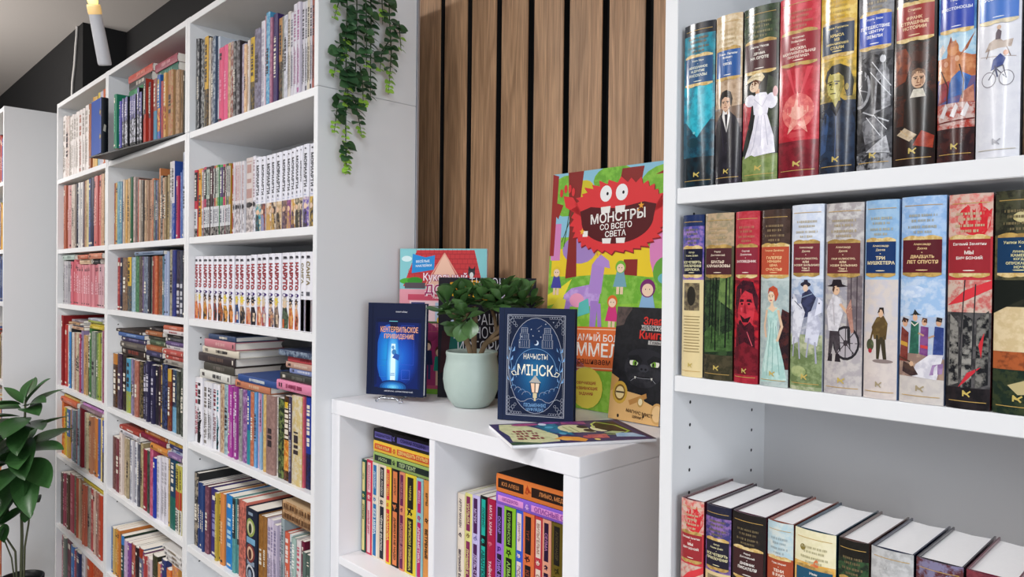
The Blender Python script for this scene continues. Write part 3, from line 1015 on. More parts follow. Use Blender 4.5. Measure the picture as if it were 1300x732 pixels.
STACKS = [
('near fourth', 1.2632, 0.865, '''
-2.2504 -2.0332 0.0257 dcdad2 3c3c40 p
-2.2254 -2.0116 0.0239 4c4840 7c746c p
-2.2696 -2.0079 0.0264 3a3032 6c5850 p
-2.2436 -1.9868 0.0211 dcd2c0 28242a p
-2.2227 -2.0074 0.0238 c88088 e0a8a8 p
-2.1974 -2.0077 0.0162 3c4c6c a03848 p'''),
('near fourth', 1.2881, 0.865, '''
-1.7308 -1.5448 0.0246 e088a8 8c3050 p
-1.7256 -1.5451 0.0185 3c3c38 6c6c64 p
-1.6894 -1.5453 0.0136 8c98c8 d8dcec p
-1.7004 -1.5456 0.0151 c09888 e0c8b8 p
-1.698 -1.5458 0.0146 c85058 a03440 p
-1.7228 -1.5461 0.0152 34405c a8b8c8 m'''),
('near fourth', 1.2643, 0.865, '''
-1.9919 -1.7805 0.02 c88060 e0b898 p
-1.9655 -1.7355 0.0182 34508c d8dce0 p'''),
('near fifth', 0.9599, 0.865, '''
-1.7131 -1.5534 0.0244 98704c d0b088 q
-1.7135 -1.5538 0.0228 a07850 d8b890 q'''),
('mid top', 2.2124, 0.8557, '''
-2.8788 -2.6768 0.0306 1c7848 5cb080 p
-2.8871 -2.6515 0.0312 28201e d8ccc0 p
-2.8995 -2.6436 0.0272 c04838 e89080 p'''),
('mid top', 2.2334, 0.8557, '''
-2.6183 -2.4358 0.0312 2c6858 7cb0a0 p
-2.6408 -2.4363 0.0282 a04858 d898a0 p'''),
('mid third', 1.6436, 0.865, '''
-2.8424 -2.5502 0.0136 7c8ca4 4c5c78 p'''),
('mid fourth', 1.2724, 0.865, '''
-3.02 -2.7459 0.0306 382824 8c4438 p
-3.0003 -2.7288 0.0227 5c5450 8c8478 p
-3.0108 -2.7327 0.0185 443c60 8c84a8 p
-3.0212 -2.7329 0.0156 4c68a0 98b0d8 p
-3.042 -2.7472 0.0114 3c302c 6c5c50 p'''),
('mid fourth', 1.2731, 0.865, '''
-2.7141 -2.5589 0.0204 1c1a1c 8c8888 p
-2.7145 -2.5593 0.0192 3c3858 6c6890 p
-2.7148 -2.5596 0.0178 a05c38 c89068 p
-2.7151 -2.5599 0.0192 4c5c48 8ca080 p
-2.7206 -2.5602 0.0154 3c4034 6c7064 p
-2.7261 -2.5605 0.0154 a0623c c89878 p
-2.7212 -2.5607 0.0128 2c2828 78706c p'''),
('mid fourth', 1.2769, 0.865, '''
-2.5461 -2.3708 0.0184 a09890 706860 p
-2.5465 -2.3739 0.0171 b04840 d89088 p
-2.5468 -2.3714 0.0159 b85048 e0a098 p
-2.5439 -2.3745 0.0135 d8d4d4 908c90 p
-2.5442 -2.3719 0.0134 64507c a090b8 p
-2.5444 -2.3721 0.0123 444448 807c80 p
-2.5399 -2.3723 0.0123 2c2828 8c8480 p
-2.5511 -2.3725 0.0135 d8d0d0 a04c50 p
-2.5514 -2.3756 0.0148 c06850 e0a898 p'''),
('mid fifth', 0.9755, 0.865, '''
-3.0022 -2.7797 0.0177 d8d4d8 a0a0ac p
-3.0025 -2.78 0.015 a84438 304880 p'''),
('mid fifth', 0.9743, 0.865, '''
-2.659 -2.4975 0.022 d08840 f0c080 p
-2.7698 -2.5193 0.018 7c2038 b86078 p
-2.742 -2.5196 0.0193 b86c38 e0a878 p'''),
('mid fifth', 0.9778, 0.865, '''
-2.4858 -2.3708 0.0151 8c6c9c c8a8d0 p
-2.4861 -2.371 0.0138 b8c0d0 3c5c98 p
-2.4863 -2.3713 0.0138 30305c 8c8cb0 p
-2.4865 -2.3715 0.0106 c8a040 2c2c48 p'''),
('mid sixth', 0.6208, 0.865, '''
-2.5362 -2.3731 0.0197 dcd8d4 705c48 p
-2.5412 -2.3734 0.0179 dcd8d4 705c48 p
-2.5462 -2.3737 0.0161 e0dcd8 806c50 p'''),
('far third', 1.6414, 0.865, '''
-3.8856 -3.6748 0.0229 b8c8c0 8c9c94 p'''),
('far third', 1.6198, 0.865, '''
-3.603 -3.4319 0.0212 e0c0a0 b88c68 p
-3.5956 -3.4352 0.0187 c86c50 e0a890 p'''),
('far third', 1.6185, 0.865, '''
-3.4233 -3.3181 0.0214 2c2c2c 6c6c6c p
-3.4237 -3.238 0.0228 d08468 f0b8a0 p'''),
('far fourth', 1.3313, 0.865, '''
-3.7238 -3.5409 0.0133 c09070 e0c0a0 m
-3.7193 -3.5477 0.0093 6c6c8c a0a0c0 m
-3.7314 -3.5545 0.0094 b08458 d8b890 m
-3.7316 -3.548 0.0107 8c8088 c8bcc4 m'''),
('far fourth', 1.3499, 0.865, '''
-3.4192 -3.2213 0.0129 d0b838 f0e080 p
-3.4195 -3.2216 0.0129 d8c040 f0e080 p
-3.4197 -3.2218 0.0089 98a040 c8cc80 p
-3.4199 -3.2219 0.0089 c0c4d0 8890a8 p'''),
('far fifth', 0.986, 0.865, '''
-3.8798 -3.6056 0.0232 d86c48 f0a890 p
-3.867 -3.6059 0.0123 e0c060 f0e0a0 p'''),
('far fifth', 0.9977, 0.865, '''
-3.5469 -3.2386 0.0142 8c7078 c0a8b0 p
-3.5403 -3.2388 0.0117 d898d8 b070b0 p'''),
('far sixth', 0.6793, 0.865, '''
-3.5357 -3.2034 0.0146 d8c040 b89820 p'''),
]


def hsv(h):
    r, g, b = (int(h[i:i + 2], 16) / 255 for i in (0, 2, 4))
    mx, mn = max(r, g, b), min(r, g, b)
    d = mx - mn
    hh = 0 if d == 0 else (60 * ((g - b) / d) % 360 if mx == r else 60 * ((b - r) / d) + 120 if mx == g else 60 * ((r - g) / d) + 240)
    return hh, (d / mx if mx else 0), mx
def cname(h):
    hh, s, v = hsv(h)
    if v < .2: return 'black'
    if s < .13: return 'white' if v > .84 else 'light grey' if v > .62 else 'grey' if v > .38 else 'charcoal'
    if v < .3 and s < .35: return 'near-black'
    if 14 <= hh < 50 and s < .32 and v > .72: return 'cream'
    if 10 <= hh < 46:
        if v < .45: return 'dark brown'
        if s < .5: return 'tan' if v > .6 else 'brown'
        if v < .62: return 'brown'
        return 'orange' if hh < 33 else 'amber'
    n = ('red' if hh < 10 or hh >= 348 else 'yellow' if hh < 62 else 'olive' if hh < 85 else 'green' if hh < 165 else 'teal' if hh < 195 else 'blue' if hh < 243 else 'violet' if hh < 285 else 'purple' if hh < 318 else 'pink')
    if n == 'yellow' and v < .6: n = 'olive'
    if v < .42: return 'dark ' + n if n != 'blue' else 'navy'
    if s < .38 and v > .6: return {'red': 'pale pink', 'pink': 'pale pink', 'violet': 'lilac', 'purple': 'lilac'}.get(n, 'pale ' + n)
    if s < .4: return 'dull ' + n
    return n
ORD = 'first second third fourth fifth sixth seventh eighth ninth tenth eleventh twelfth thirteenth fourteenth fifteenth sixteenth seventeenth eighteenth nineteenth twentieth'.split()
def ordn(i):
    if i < 20: return ORD[i]
    t, u = divmod(i + 1, 10)
    T = {2: 'twent', 3: 'thirt', 4: 'fort'}[t]
    return T + 'ieth' if u == 0 else T + 'y-' + ORD[u - 1]

def lum(h): return sum(k * int(h[i:i + 2], 16) for k, i in ((.3, 0), (.59, 2), (.11, 4))) / 255
def row_spine(st, w, h, c, c2, rng):
    p = Print()
    bg = lambda v0, v1, col, art=None, al=.8: p.rect(0, v0 * h, w, v1 * h, col, 0, art, al)
    a, b = w * .26, w * .74
    contrast = ('e8e0d0' if lum(c) < .5 else '3a3034')
    def T(v0, v1, col, x0=a, x1=b): p.ticks(x0, v0 * h, x1, v1 * h, col, rng)
    if st == 'p':
        bg(0, 1, c)
        T(.3, .3 + rng.uniform(.25, .45), c2 if abs(lum(c2) - lum(c)) > .12 else contrast)
        if rng.random() < .6: T(.84, .93, contrast)
        if rng.random() < .6: p.rect(a, .04 * h, b, .07 * h, contrast, 2)
    elif st == 'm':
        bg(0, 1, c, c2, .6)
        if rng.random() < .6: T(.35, .35 + rng.uniform(.2, .4), contrast)
    elif st == 't':
        k = rng.uniform(.38, .5)
        bg(0, k, c2, c, .25); bg(k, 1, c, c2, .15)
        T(k + .08, .92, contrast)
    elif st == 'u':
        bg(0, .12, c, c2, .3); bg(.12, .48, c2, 'f0c060', .8); bg(.48, 1, c, c2, .12)
        T(.5, .92, 'e8dcc8', w * .2, w * .8); p.rect(a, .86 * h, b, .93 * h, 'd8b030', 3)
    elif st == 'v':
        bg(0, .8, c, c2, .25); bg(.8, 1, c2); T(.25, .7, contrast)
    elif st in 'wx':
        bg(0, 1, c)
        T(.12, .55, c2, w * .16, w * .48); T(.14, .5, c2, w * .58, w * .82)
        T(.6, .92, c2, w * .2, w * .8)
        if rng.random() < .4: p.rect(w * .2, .04 * h, w * .8, .09 * h, c2, 2)
        if st == 'x':
            p.poly([(w * .1, .02 * h), (w * .7, .02 * h), (w * .9, .14 * h), (w * .6, .2 * h), (w * .8, .3 * h), (w * .95, .38 * h), (w * .4, .33 * h), (w * .25, .2 * h)], '1c1c20', 3)
    elif st == 'g':
        bg(0, .05, '101014'); bg(.05, .52, 'c8c8d4', '101014', .95); bg(.52, .64, c, '1c1c24', .8); bg(.64, 1, c, '5c588c', .5)
        T(.62, .9, 'ece8f4')
    elif st == 'i':
        bg(0, .36, 'd8d4cc'); bg(.36, .62, c2); bg(.62, 1, c)
        T(.05, .34, '404044'); T(.66, .95, '503820')
    elif st == 'y':
        bg(0, 1, c, '5c5468', .5); T(.05, .5, c2, w * .15, w * .85)
    elif st == 'z':
        bg(0, 1, c, '22202c', .6); T(.5, .78, c2, w * .1, w * .9); T(.1, .4, '8c88a0'); p.rect(a, .82 * h, b, .94 * h, '5c5878', 2)
    elif st == 'o':
        bg(0, 1, c)
        for v, c1, c3, c4 in ((.76, '98a858', 'd8d4b0', '2c3430'), (.42, '803838', 'e0b898', '4c2c2c'), (.15, 'c8ccd4', c, '8c9cb0')):
            p.ell(w / 2, v * h, w * .36, w * .36, c1, 2); p.ell(w / 2, v * h, w * .26, w * .26, c3, 3); p.ell(w / 2, v * h - w * .04, w * .14, w * .2, c4, 4)
        T(.54, .62, '78a8c8', w * .12, w * .88); T(.92, .96, c2); T(.26, .32, c2, w * .12, w * .88)
    elif st == 'q':
        bg(0, 1, c, c2, .45); T(.05, .95, '5c3c24', w * .2, w * .8); p.rect(0, 0, w, h * .02, '4c3420', 2); p.rect(0, h * .98, w, h, '4c3420', 2)
    elif st == 'c':   # thin comics: title panel, colour flash, pale panel, dark foot
        bg(0, .13, '2a2628', 'c8c0b8', .6); bg(.13, .42, 'd6d6d8'); bg(.42, .54, c2, c, .4); bg(.54, 1, c, '8c8c88', .25)
        T(.18, .38, '70707c'); T(.6, .92, 'e0dcd4' if lum(c) < .5 else '28282c'); p.rect(0, .965 * h, w, h, c2, 2)
    elif st == 'r':
        bg(0, .42, c, '4c4048', .7); bg(.42, 1, c)
        T(.46, .95, c2, w * .15, w * .85)
        p.ell(w * .5, .37 * h, w * .42, h * .035, '2a2428', 2)
    elif st == 'j':
        bg(0, .37, c2, rng.choice(('2c2630', 'e8d0b0', '483848', 'f0e0d0')), .9); bg(.37, 1, c)
        p.text('МОРИАРТИ', w * .52, .69 * h, w * .5, h * .4, '1c1c22', 2, -PI / 2, .02, stretch=True)
        p.rect(w * .42, .43 * h, w * .6, .46 * h, '60606c', 2); p.rect(w * .3, .395 * h, w * .7, .402 * h, 'a8b0d8', 2); p.ell(w * .55, .95 * h, w * .12, h * .01, '303038', 2)
        skin = rng.choice(('e8c0a0', 'd8b090', 'f0d0b8'))
        p.ell(w * rng.uniform(.4, .6), h * .26, w * .26, h * .035, skin, 2)
        p.poly([(w * .1, 0), (w * .9, 0), (w * .75, h * .2), (w * .5, h * .235), (w * .25, h * .2)], rng.choice(('2c2830', '4c3c58', '3c3430', 'c8a058', '8c98c0')), 3, c2, .6)
    elif st in 'nk':
        bg(0, 1, c)
        T(.925, .945, '38343c', w * .2, w * .8)
        p.rect(w * .2, .915 * h, w * .8, .921 * h, '505058', 2); p.rect(w * .3, .945 * h, w * .7, .952 * h, '505058', 2)
        if st == 'n':
            p.text('НАРУТО', w * .5, .69 * h, w * .62, h * .36, '8c2c34', 2, -PI / 2, .06)
            p.text('НАРУТО', w * .5, .69 * h, w * .56, h * .35, 'b8484c', 3, -PI / 2, .01)
            p.ell(w * .5, .445 * h, w * .36, h * .024, '4c3474', 2); p.rect(w * .28, .43 * h, w * .6, .46 * h, 'e0dce8', 3)
        else:
            p.text('САНГА', w * .5, .73 * h, w * .5, h * .3, '8c7c50', 2, -PI / 2, .03)
            T(.45, .5, '606068'); bg(0.005, .4, c2, '30283c', .8)
        top = rng.choice(('e8d048', 'e8d048', '4c3830', '2c2c34', 'd8c8b0'))
        if st == 'n':
            x = w * rng.uniform(.42, .58)
            body = rng.uniform(.25, .3)
            p.poly([(x - w * .36, .01 * h), (x + w * .38, .01 * h), (x + w * .42, .16 * h), (x + w * .24, body * h), (x - w * .26, body * h), (x - w * .42, .14 * h)], c2, 2, rng.choice(('302c30', 'e0b890', 'b84838')), .85)
            p.ell(x, .32 * h, w * .26, h * .045, 'ecc8a4', 3, 10)
            p.star(x, .36 * h, w * .4, top, 4, 7, .5, rng.uniform(0, 1))
            p.rect(x - w * .26, .02 * h, x - w * .02, .13 * h, rng.choice(('d86838', '2c2c34', 'c84838')), 4)
            p.rect(x + w * .04, .06 * h, x + w * .3, .18 * h, rng.choice(('d89868', '3c3838', 'ecd0b0')), 4, c2, .7)
    return p

COMIC = set('crjnk')
def fit(s):
    for a, b in ((' upright', ''), (' patterned', ''), (' two-tone', ''), (' light ', ' pale '), (' beside a', ' by a')):
        if len(s.split()) > 15: s = s.replace(a, b)
    return s
def parse(tb):
    for c, z, y, s in tb:
        es = []
        for l in s.strip().splitlines():
            q = l.split()
            es.append([float(q[0]), float(q[1]), float(q[2])] + q[3:])
        yield c, z, y, es
SHELFN = {'top': 'top shelf', 'second': 'second shelf', 'third': 'third shelf', 'fourth': 'fourth shelf', 'fifth': 'fifth shelf', 'sixth': 'sixth shelf', 'seventh': 'seventh shelf'}
CASE = {'near': 'near', 'mid': 'middle', 'far': 'far'}
def look(c, c2, st):
    a, b = cname(c), cname(c2)
    if st in 'wx': return a + ' book with ' + (b if b != a else 'grey') + ' lettering'
    if st in 'p': return a + ' book'
    if a == b: return a + ' patterned book'
    if st in 'tuv': return f'{a} and {b} two-tone book'
    return f'{a} and {b} patterned book'
items = []
rng = random.Random(5)
for cell, z, y, es in parse(ROWS):
    col, sh = cell.split()
    place = f"{CASE[col]} bookcase's {SHELFN[sh]}"
    looks = [look(e[3], e[4], e[5]) for e in es]
    ncom = sum(e[5] in COMIC for e in es)
    k = 0
    for i, (x0, x1, h, c, c2, st) in enumerate(es):
        com = st in COMIC
        if com:
            k += 1
            lb = {'n': 'white comic volume, red title and purple oval', 'k': 'white comic volume, dull gold title', 'j': 'white comic volume, black vertical title', 'r': 'pinkish white comic volume', 'c': 'thin comic volume, ' + cname(c) + ' title panel'}[st] + ', ' + ordn(i) + ' from far end, ' + place
        elif looks.count(looks[i]) == 1:
            nb = es[i + 1 if i + 1 < len(es) else i - 1]
            lb = f"{looks[i]} upright beside a {cname(nb[3])} one, {place}"
        else:
            lb = f"{looks[i]} upright, {ordn(i)} from far end, {place}"
        yy = .793 + (x0 + 2.83) * .1386 if cell == 'mid top' else y
        items.append(dict(kind='row', com=com, x0=x0, x1=x1, h=h, c=c, c2=c2, st=st, z=z, y=yy, label=fit(lb), cell=cell,
                          area=(x1 - x0) * h * y / (((x0 + x1) / 2) ** 2 + y * y) ** 1.5))
cnt = {}
for cell, z, y, es in parse(STACKS):
    cnt[cell] = cnt.get(cell, 0) + 1
seen = {}
for cell, z, y, es in parse(STACKS):
    col, sh = cell.split()
    i = seen.get(cell, 0); seen[cell] = i + 1
    n = cnt[cell]
    sname = 'flat stack' if n == 1 else (('far-end', 'near-end') if n == 2 else ('far-end', 'middle', 'near-end') if n == 3 else ('far-end', 'second', 'third', 'near-end'))[i] + ' flat stack'
    zz = z + .0004
    for k, (x0, x1, t, c, c2, st) in enumerate(es):
        fromtop = len(es) - 1 - k
        pos = 'topmost' if fromtop == 0 else 'lowest' if k == 0 else ordn(fromtop) + ' from top'
        lb = f"{look(c, c2, st)} lying {pos}, {sname}, {CASE[col]} bookcase's {SHELFN[sh]}" if len(es) > 1 else f"{look(c, c2, st)} lying across the upright ones, {CASE[col]} bookcase's {SHELFN[sh]}"
        items.append(dict(kind='lie', com=False, x0=x0, x1=x1, h=t, c=c, c2=c2, st=st, z=zz, y=y + rng.uniform(-.004, .012), label=fit(lb), cell=cell,
                          area=(x1 - x0) * t * y / (((x0 + x1) / 2) ** 2 + y * y) ** 1.5))
        zz += t
BOOK_LIMIT = 234
keep = set(id(i) for i in sorted((i for i in items if not i['com']), key=lambda i: -i['area'])[:BOOK_LIMIT])
stuff = MB()
HARD = {'near fifth', 'near fourth'}
for n, it in enumerate(items):
    rg = random.Random(n * 7 + 3)
    solo = it['com'] or id(it) in keep
    if it['kind'] == 'row':
        w, h = it['x1'] - it['x0'] - .0006, it['h']
        d = rg.uniform(.125, .145) if it['com'] else rg.uniform(.135, .165) if h < .24 else rg.uniform(.19, .21)
        if it['cell'] == 'near fifth': d = min(d, .15)
        dy = rg.uniform(0, .004) if it['com'] else rg.uniform(0, .009)
        loc, rot = Vector((it['x0'] + .0003, it['y'] + dy, it['z'] + .0002)), (0, 0, 0)
    else:
        w, h = it['h'] - .0006, it['x1'] - it['x0']
        d = min(.2, h * .7)
        d = max(d, .12)
        loc, rot = Vector((it['x1'], it['y'], it['z'] + .0003)), (0, -PI / 2, 0)
    hard = (it['cell'] in HARD and it['kind'] == 'lie') or (it['cell'] == 'near fifth' and w > .02)
    pr = row_spine(it['st'], w, h, it['c'], it['c2'], rg)
    b = MB()
    side = it['c'] if it['st'] not in 'ntkjrcg' else ('e8e6ea' if it['st'] in 'nkjr' else it['c2'])
    own = solo and (it['kind'] == 'lie' or it['cell'] in ('near fifth', 'mid sixth', 'mid fifth'))
    book_shell(b, w, h, d, side, hard, pr, 3 if solo else 2, side2=(it['c2'] if it['st'] in 'q' else None), pages=not own)
    if solo:
        o = b.build('comic_volume' if it['com'] else 'book', (M_PRINT, M_WPAGE if it['com'] else M_PAGE), None, loc, rot)
        if own:
            pb = MB(); page_block(pb, w, h, d, min(.0024 if hard else .0006, w * .2), min(.004, w * .12), .003 if hard else .0006, 0)
            pb.build('page_block', M_PAGE, o)
        tag(o, it['label'], 'comic book' if it['com'] else 'book', ('comic volumes' if it['com'] else 'books lying flat' if it['kind'] == 'lie' else 'upright books') + f" on the {CASE[it['cell'].split()[0]]} bookcase's {SHELFN[it['cell'].split()[1]]}")
    else:
        M = Matrix.Translation(loc) @ Matrix.Rotation(rot[1], 4, 'Y')
        stuff.append(b, M)
# the sliver of the forward bookcase's books at the left edge
for z in SH:
    x = -4.162
    rg = random.Random(int(z * 100))
    for k in range(60):
        w = rg.uniform(.012, .03)
        if x - w < -4.918:
            break
        b = MB()
        c, c2 = rg.choice((('a03c34', 'd8b0a8'), ('3c5c98', 'a8b8d8'), ('c87838', 'f0c080'), ('d8d0c8', '807870'), ('c8a840', '6c5c28'), ('4c4448', 'a8a4a0')))
        hh = rg.uniform(.2, .25)
        book_shell(b, w, hh, .15, c, False, row_spine('p', w, hh, c, c2, rg), 2)
        stuff.append(b, Matrix.Translation((x - w, .70, z + .0003)))
        x -= w + .001
tag(stuff.build('small_book', (M_PRINT, M_PAGE)), 'many narrow books packed between the others, mostly on the far and middle bookcases', 'books', None, 'stuff')

# a thin black tray pushed out over the shelf edge at its far end
b = MB()
T4 = [(-3.088, .779), (-2.345, .852), (-2.345, 1.05), (-3.088, 1.05)]
for z0, z1 in ((2.0158, 2.0208),):
    b.poly([(x, y, z1) for x, y in T4]); b.poly([(x, y, z0) for x, y in T4[::-1]])
    for p, q in zip(T4, T4[1:] + T4[:1]):
        b.poly([(p[0], p[1], z0), (q[0], q[1], z0), (q[0], q[1], z1), (p[0], p[1], z1)])
tag(b.build('tray', mat('black_riser', '161618', .5)), 'thin black tray under the books on the middle bookcase top shelf', 'tray')

# ------------------------------------------------------------------ the glossy classics in the front bookcase
def art(p, w, h, L, layer=2):
    """L: shapes in fractions of the spine / cover. e: ellipse, p: polygon, r: rectangle, l: line"""
    for i, s in enumerate(L):
        k, c = s[0], s[1]
        mot = None
        if '/' in c: c, mot = c.split('/')
        ly = layer + i * .25
        if k == 'e': p.ell(s[2] * w, s[3] * h, s[4] * w, s[5] * h, c, ly, 18, mot, .7)
        elif k == 'r': p.rect(s[2] * w, s[3] * h, s[4] * w, s[5] * h, c, ly, mot, .7)
        elif k == 'p': p.poly([(a * w, b * h) for a, b in zip(s[2::2], s[3::2])], c, ly, mot, .7)
        elif k == 'l': p.line([(a * w, b * h) for a, b in zip(s[3::2], s[4::2])], s[2], c, ly)
def series(x0, x1, z, h, d, bg, labcol, author, title, tc, arts, label, board, gold='c9a45c', series_txt='b8a070', emblem='c8b060', y=.8555, ct=.0026, group=None, labw=(.06, .94), foot=None):
    w = x1 - x0 - .0006
    rg = random.Random(int((x0 + 3) * 9999))
    p = Print()
    v = 1
    for vv, col, mot in bg:       # colour zones from the top down: (lower limit, colour, second colour)
        p.rect(0, vv * h, w, v * h, col, 0, mot, .75)
        v = vv
    art(p, w, h, arts)
    def mixh(a, b, k): return ''.join('%02x' % int(int(a[i:i + 2], 16) * k + int(b[i:i + 2], 16) * (1 - k)) for i in (0, 2, 4))
    series_txt = mixh(series_txt, bg[0][1], .55)
    # small gilt series lines near the top, gilt scrolls above and below the label
    p.rect(w * .08, .955 * h, w * .92, .958 * h, gold, 9)
    for q, (a, b) in enumerate(((.9, .62), (.875, .5), (.845, .66), (.82, .4))):
        p.ticks(w * (.5 - b / 2), a * h, w * (.5 + b / 2), (a + .014) * h, series_txt, rg, 9, 'u')
    l0, l1 = .632, .79
    for s, e in ((1, l1), (-1, l0)):
        pts = [(labw[0] * w, e * h - s * .002)] + [((labw[0] + (labw[1] - labw[0]) * i / 12) * w, e * h + s * (.0022 + .0026 * abs(math.sin(i / 12 * 2 * PI)) + (.0018 if i == 6 else 0))) for i in range(13)] + [(labw[1] * w, e * h - s * .002)]
        p.poly(pts if s < 0 else pts[::-1], gold, 9, 'f0dca8' if rg.random() < .5 else '8c6c38', .7)
    p.rect(labw[0] * w, l0 * h, labw[1] * w, l1 * h, labcol, 10)
    yy = l1 - .022
    for t in author:
        p.text(t, w * .5, yy * h, h * .0135, w * .74, tc, 11, 0, .015); yy -= .02
    p.ell(w * .5, (yy + .001) * h, w * .015, h * .0022, tc, 11); yy -= .02
    step = min(.024, (yy - l0 - .008) / max(1, len(title)))
    for t in title:
        p.text(t, w * .5, yy * h, h * step * .72, w * .8, tc, 11, 0, .03); yy -= step
    p.ell(w * .5, (l0 + .012) * h, w * .14, h * .0025, tc, 11, 10)
    # gilt foot: publisher's small monogram and a line
    p.line([(w * .42, .062 * h), (w * .42, .085 * h), (w * .5, .07 * h), (w * .42, .074 * h)], w * .035, emblem, 11)
    p.line([(w * .56, .06 * h), (w * .5, .072 * h), (w * .58, .084 * h)], w * .035, emblem, 11)
    p.rect(w * .08, .035 * h, w * .92, .038 * h, gold, 11)
    b = MB()
    book_shell(b, w, h, d, board, True, p, 8, .0046, board, 0, False, ct)
    o = b.build('book', (M_GLOSS,), None, (x0 + .0003, y + rg.uniform(0, .002), z + .0003))
    pb = MB(); page_block(pb, w, h, d, ct, .0046, .003, 0)
    pb.build('page_block', M_WPAGE, o)
    return tag(o, label, 'book', group)
G1, G2, G3 = 'glossy hardcovers on the front bookcase, upper shelf', 'glossy hardcovers on the front bookcase, middle shelf', 'glossy hardcovers on the front bookcase, lower shelf'
Z1, Z2, Z3 = 1.697, 1.441, 1.058
series(-.547, -.500, Z1, .2185, .14, ((.93, '0c1420', None), (.62, '1c8ca0', '0c5468'), (.4, '18a0b8', '0c6078'), (.18, '125064', '0a2c3c'), (0, '0a141c', '10303c')), '134a78', ('Жюль Верн',), ('НЕИЗДАННОЕ', 'И ДРУГИЕ', 'РАССКАЗЫ'), 'e0e4d0',
       [('p', '2cb4c8/1c8ca0', .1, .4, .5, .62, .95, .62, .95, .42, .5, .3), ('e', '0c3844', .35, .27, .2, .03), ('e', '78c8d0', .4, .33, .04, .008)], 'glossy teal underwater hardcover, its spine black at head and foot', '0c1420', group=G1, y=.8555)
series(-.499, -.461, Z1, .2185, .14, ((.62, 'c8ac84', 'e4d4b4'), (.45, 'c0a488', '94785c'), (.3, '8c7c78', '504448'), (0, '1c1820', '3a2c40')), '1a5498', ('Этель Лилиан', 'Войнич'), ('ОВОД',), 'f0f0e8',
       [('p', '7c6454/5c4838', 0, .38, 1, .38, 1, .46, 0, .44), ('p', '18161e/2a2732', .02, .06, .98, .06, .96, .32, .82, .39, .62, .425, .34, .425, .14, .39, .02, .33), ('r', 'b08868', .36, .41, .56, .46), ('p', 'e8e4e0', .32, .4, .36, .44, .46, .42, .58, .44, .62, .4, .5, .3), ('p', '2c2830', .42, .41, .54, .41, .52, .36, .5, .3, .45, .36), ('e', 'd8b094', .45, .475, .18, .043), ('p', 'c49878', .5, .44, .6, .455, .63, .49, .56, .51, .54, .47), ('p', '17120f/2c221c', .22, .47, .2, .51, .3, .545, .48, .555, .64, .54, .7, .5, .66, .45, .62, .47, .6, .505, .42, .515, .3, .5, .27, .45), ('l', '2c1c16', .0009, .32, .485, .42, .487), ('l', '2c1c16', .0009, .48, .487, .58, .484), ('e', '1c1410', .37, .479, .025, .003), ('e', '1c1410', .53, .479, .025, .003), ('l', 'a87c5c', .0007, .45, .48, .43, .464, .47, .463), ('l', '8c4c40', .0008, .4, .452, .51, .452), ('l', '302c38', .0012, .28, .38, .4, .2), ('l', '302c38', .0012, .68, .38, .56, .2), ('e', '3c3844', .5, .24, .02, .004), ('e', '3c3844', .5, .18, .02, .004)], 'beige hardcover showing a dark-haired man in a black coat', '3a2c30', group=G1)
series(-.460, -.413, Z1, .2185, .14, ((.8, '34482c', '1c2a18'), (.6, '181c18', '2c3428'), (.15, '14181a', '2a3028'), (0, '5c6c3c', '8c9458')), '4a2428', ('Антон Чехов',), ('ДРАМА', 'НА ОХОТЕ'), 'f4ece0',
       [('p', '3c4430/20281c', .6, .3, 1, .3, 1, .56, .75, .6), ('p', 'a8303c/c85058', .0, .18, .24, .36, .3, .46, .0, .46), ('l', '7c1c28', .0008, .02, .45, .2, .3), ('p', 'ece8f0/d4d0de', .06, .13, .94, .155, .9, .25, .78, .34, .72, .385, .4, .385, .34, .3, .2, .2), ('p', 'f4f0f6/dcd8e4', .36, .38, .74, .38, .8, .46, .7, .5, .44, .505, .32, .47), ('e', 'f0ecf4/d8d4e0', .24, .465, .17, .035), ('e', 'f0ecf4/d4d0de', .84, .45, .14, .045), ('l', 'c4c0d0', .0009, .5, .37, .36, .2, .22, .14), ('l', 'c4c0d0', .0009, .58, .37, .56, .2), ('l', 'c4c0d0', .0009, .66, .37, .76, .2), ('l', 'c4c0d0', .0008, .36, .47, .6, .42, .72, .47), ('r', 'd8a888', .4, .5, .52, .525), ('e', 'ecd0b4', .36, .54, .14, .03), ('p', '5c3420/7c4c30', .28, .555, .5, .535, .56, .57, .34, .585), ('l', '8c4038', .0007, .28, .532, .34, .533), ('e', '3c241c', .3, .545, .02, .003), ('p', 'e4d4b0/c8b48c', .06, .562, .16, .59, .3, .61, .42, .628, .58, .615, .66, .59, .58, .565, .4, .582, .2, .572), ('p', 'f0e4c8', .26, .6, .4, .632, .54, .62, .52, .6), ('l', '9c8458', .0008, .24, .597, .54, .597), ('e', 'd0a0a0/e8b8b0', .93, .5, .06, .03), ('p', '6c8044/8c9c5c', 0, .02, 1, .02, 1, .14, .6, .12, .3, .15, 0, .13)], 'dark hardcover with a lady in a white dress and straw hat', '20241c', group=G1)
series(-.412, -.362, Z1, .2185, .14, ((.79, 'c02434', 'd84050'), (.6, 'a81c2c', None), (.2, 'b41c2c', 'd03444'), (0, '6c1420', '8c1c2c')), '94202c', ('Владимир', 'Войнович'), ('МОСКВА', 'МОНУМЕНТАЛЬНАЯ', 'ПРОПАГАНДА'), 'f0d8c8',
       [('p', 'd84854', .5, .4, .2, .6, .3, .6), ('p', 'd84854', .5, .4, .42, .6, .55, .6), ('p', 'd84854', .5, .4, .72, .6, .85, .6), ('e', 'e87c74/c83c48', .5, .36, .4, .1), ('p', 'f0b0a0/d86860', .5, .47, .58, .39, .9, .38, .65, .33, .75, .24, .5, .29, .25, .24, .35, .33, .1, .38, .42, .39), ('e', 'e8a898', .5, .35, .15, .035), ('r', 'c84048', .3, .22, .7, .25)], 'bright red hardcover with a pale star emblem on spine', '7c1420', group=G1)
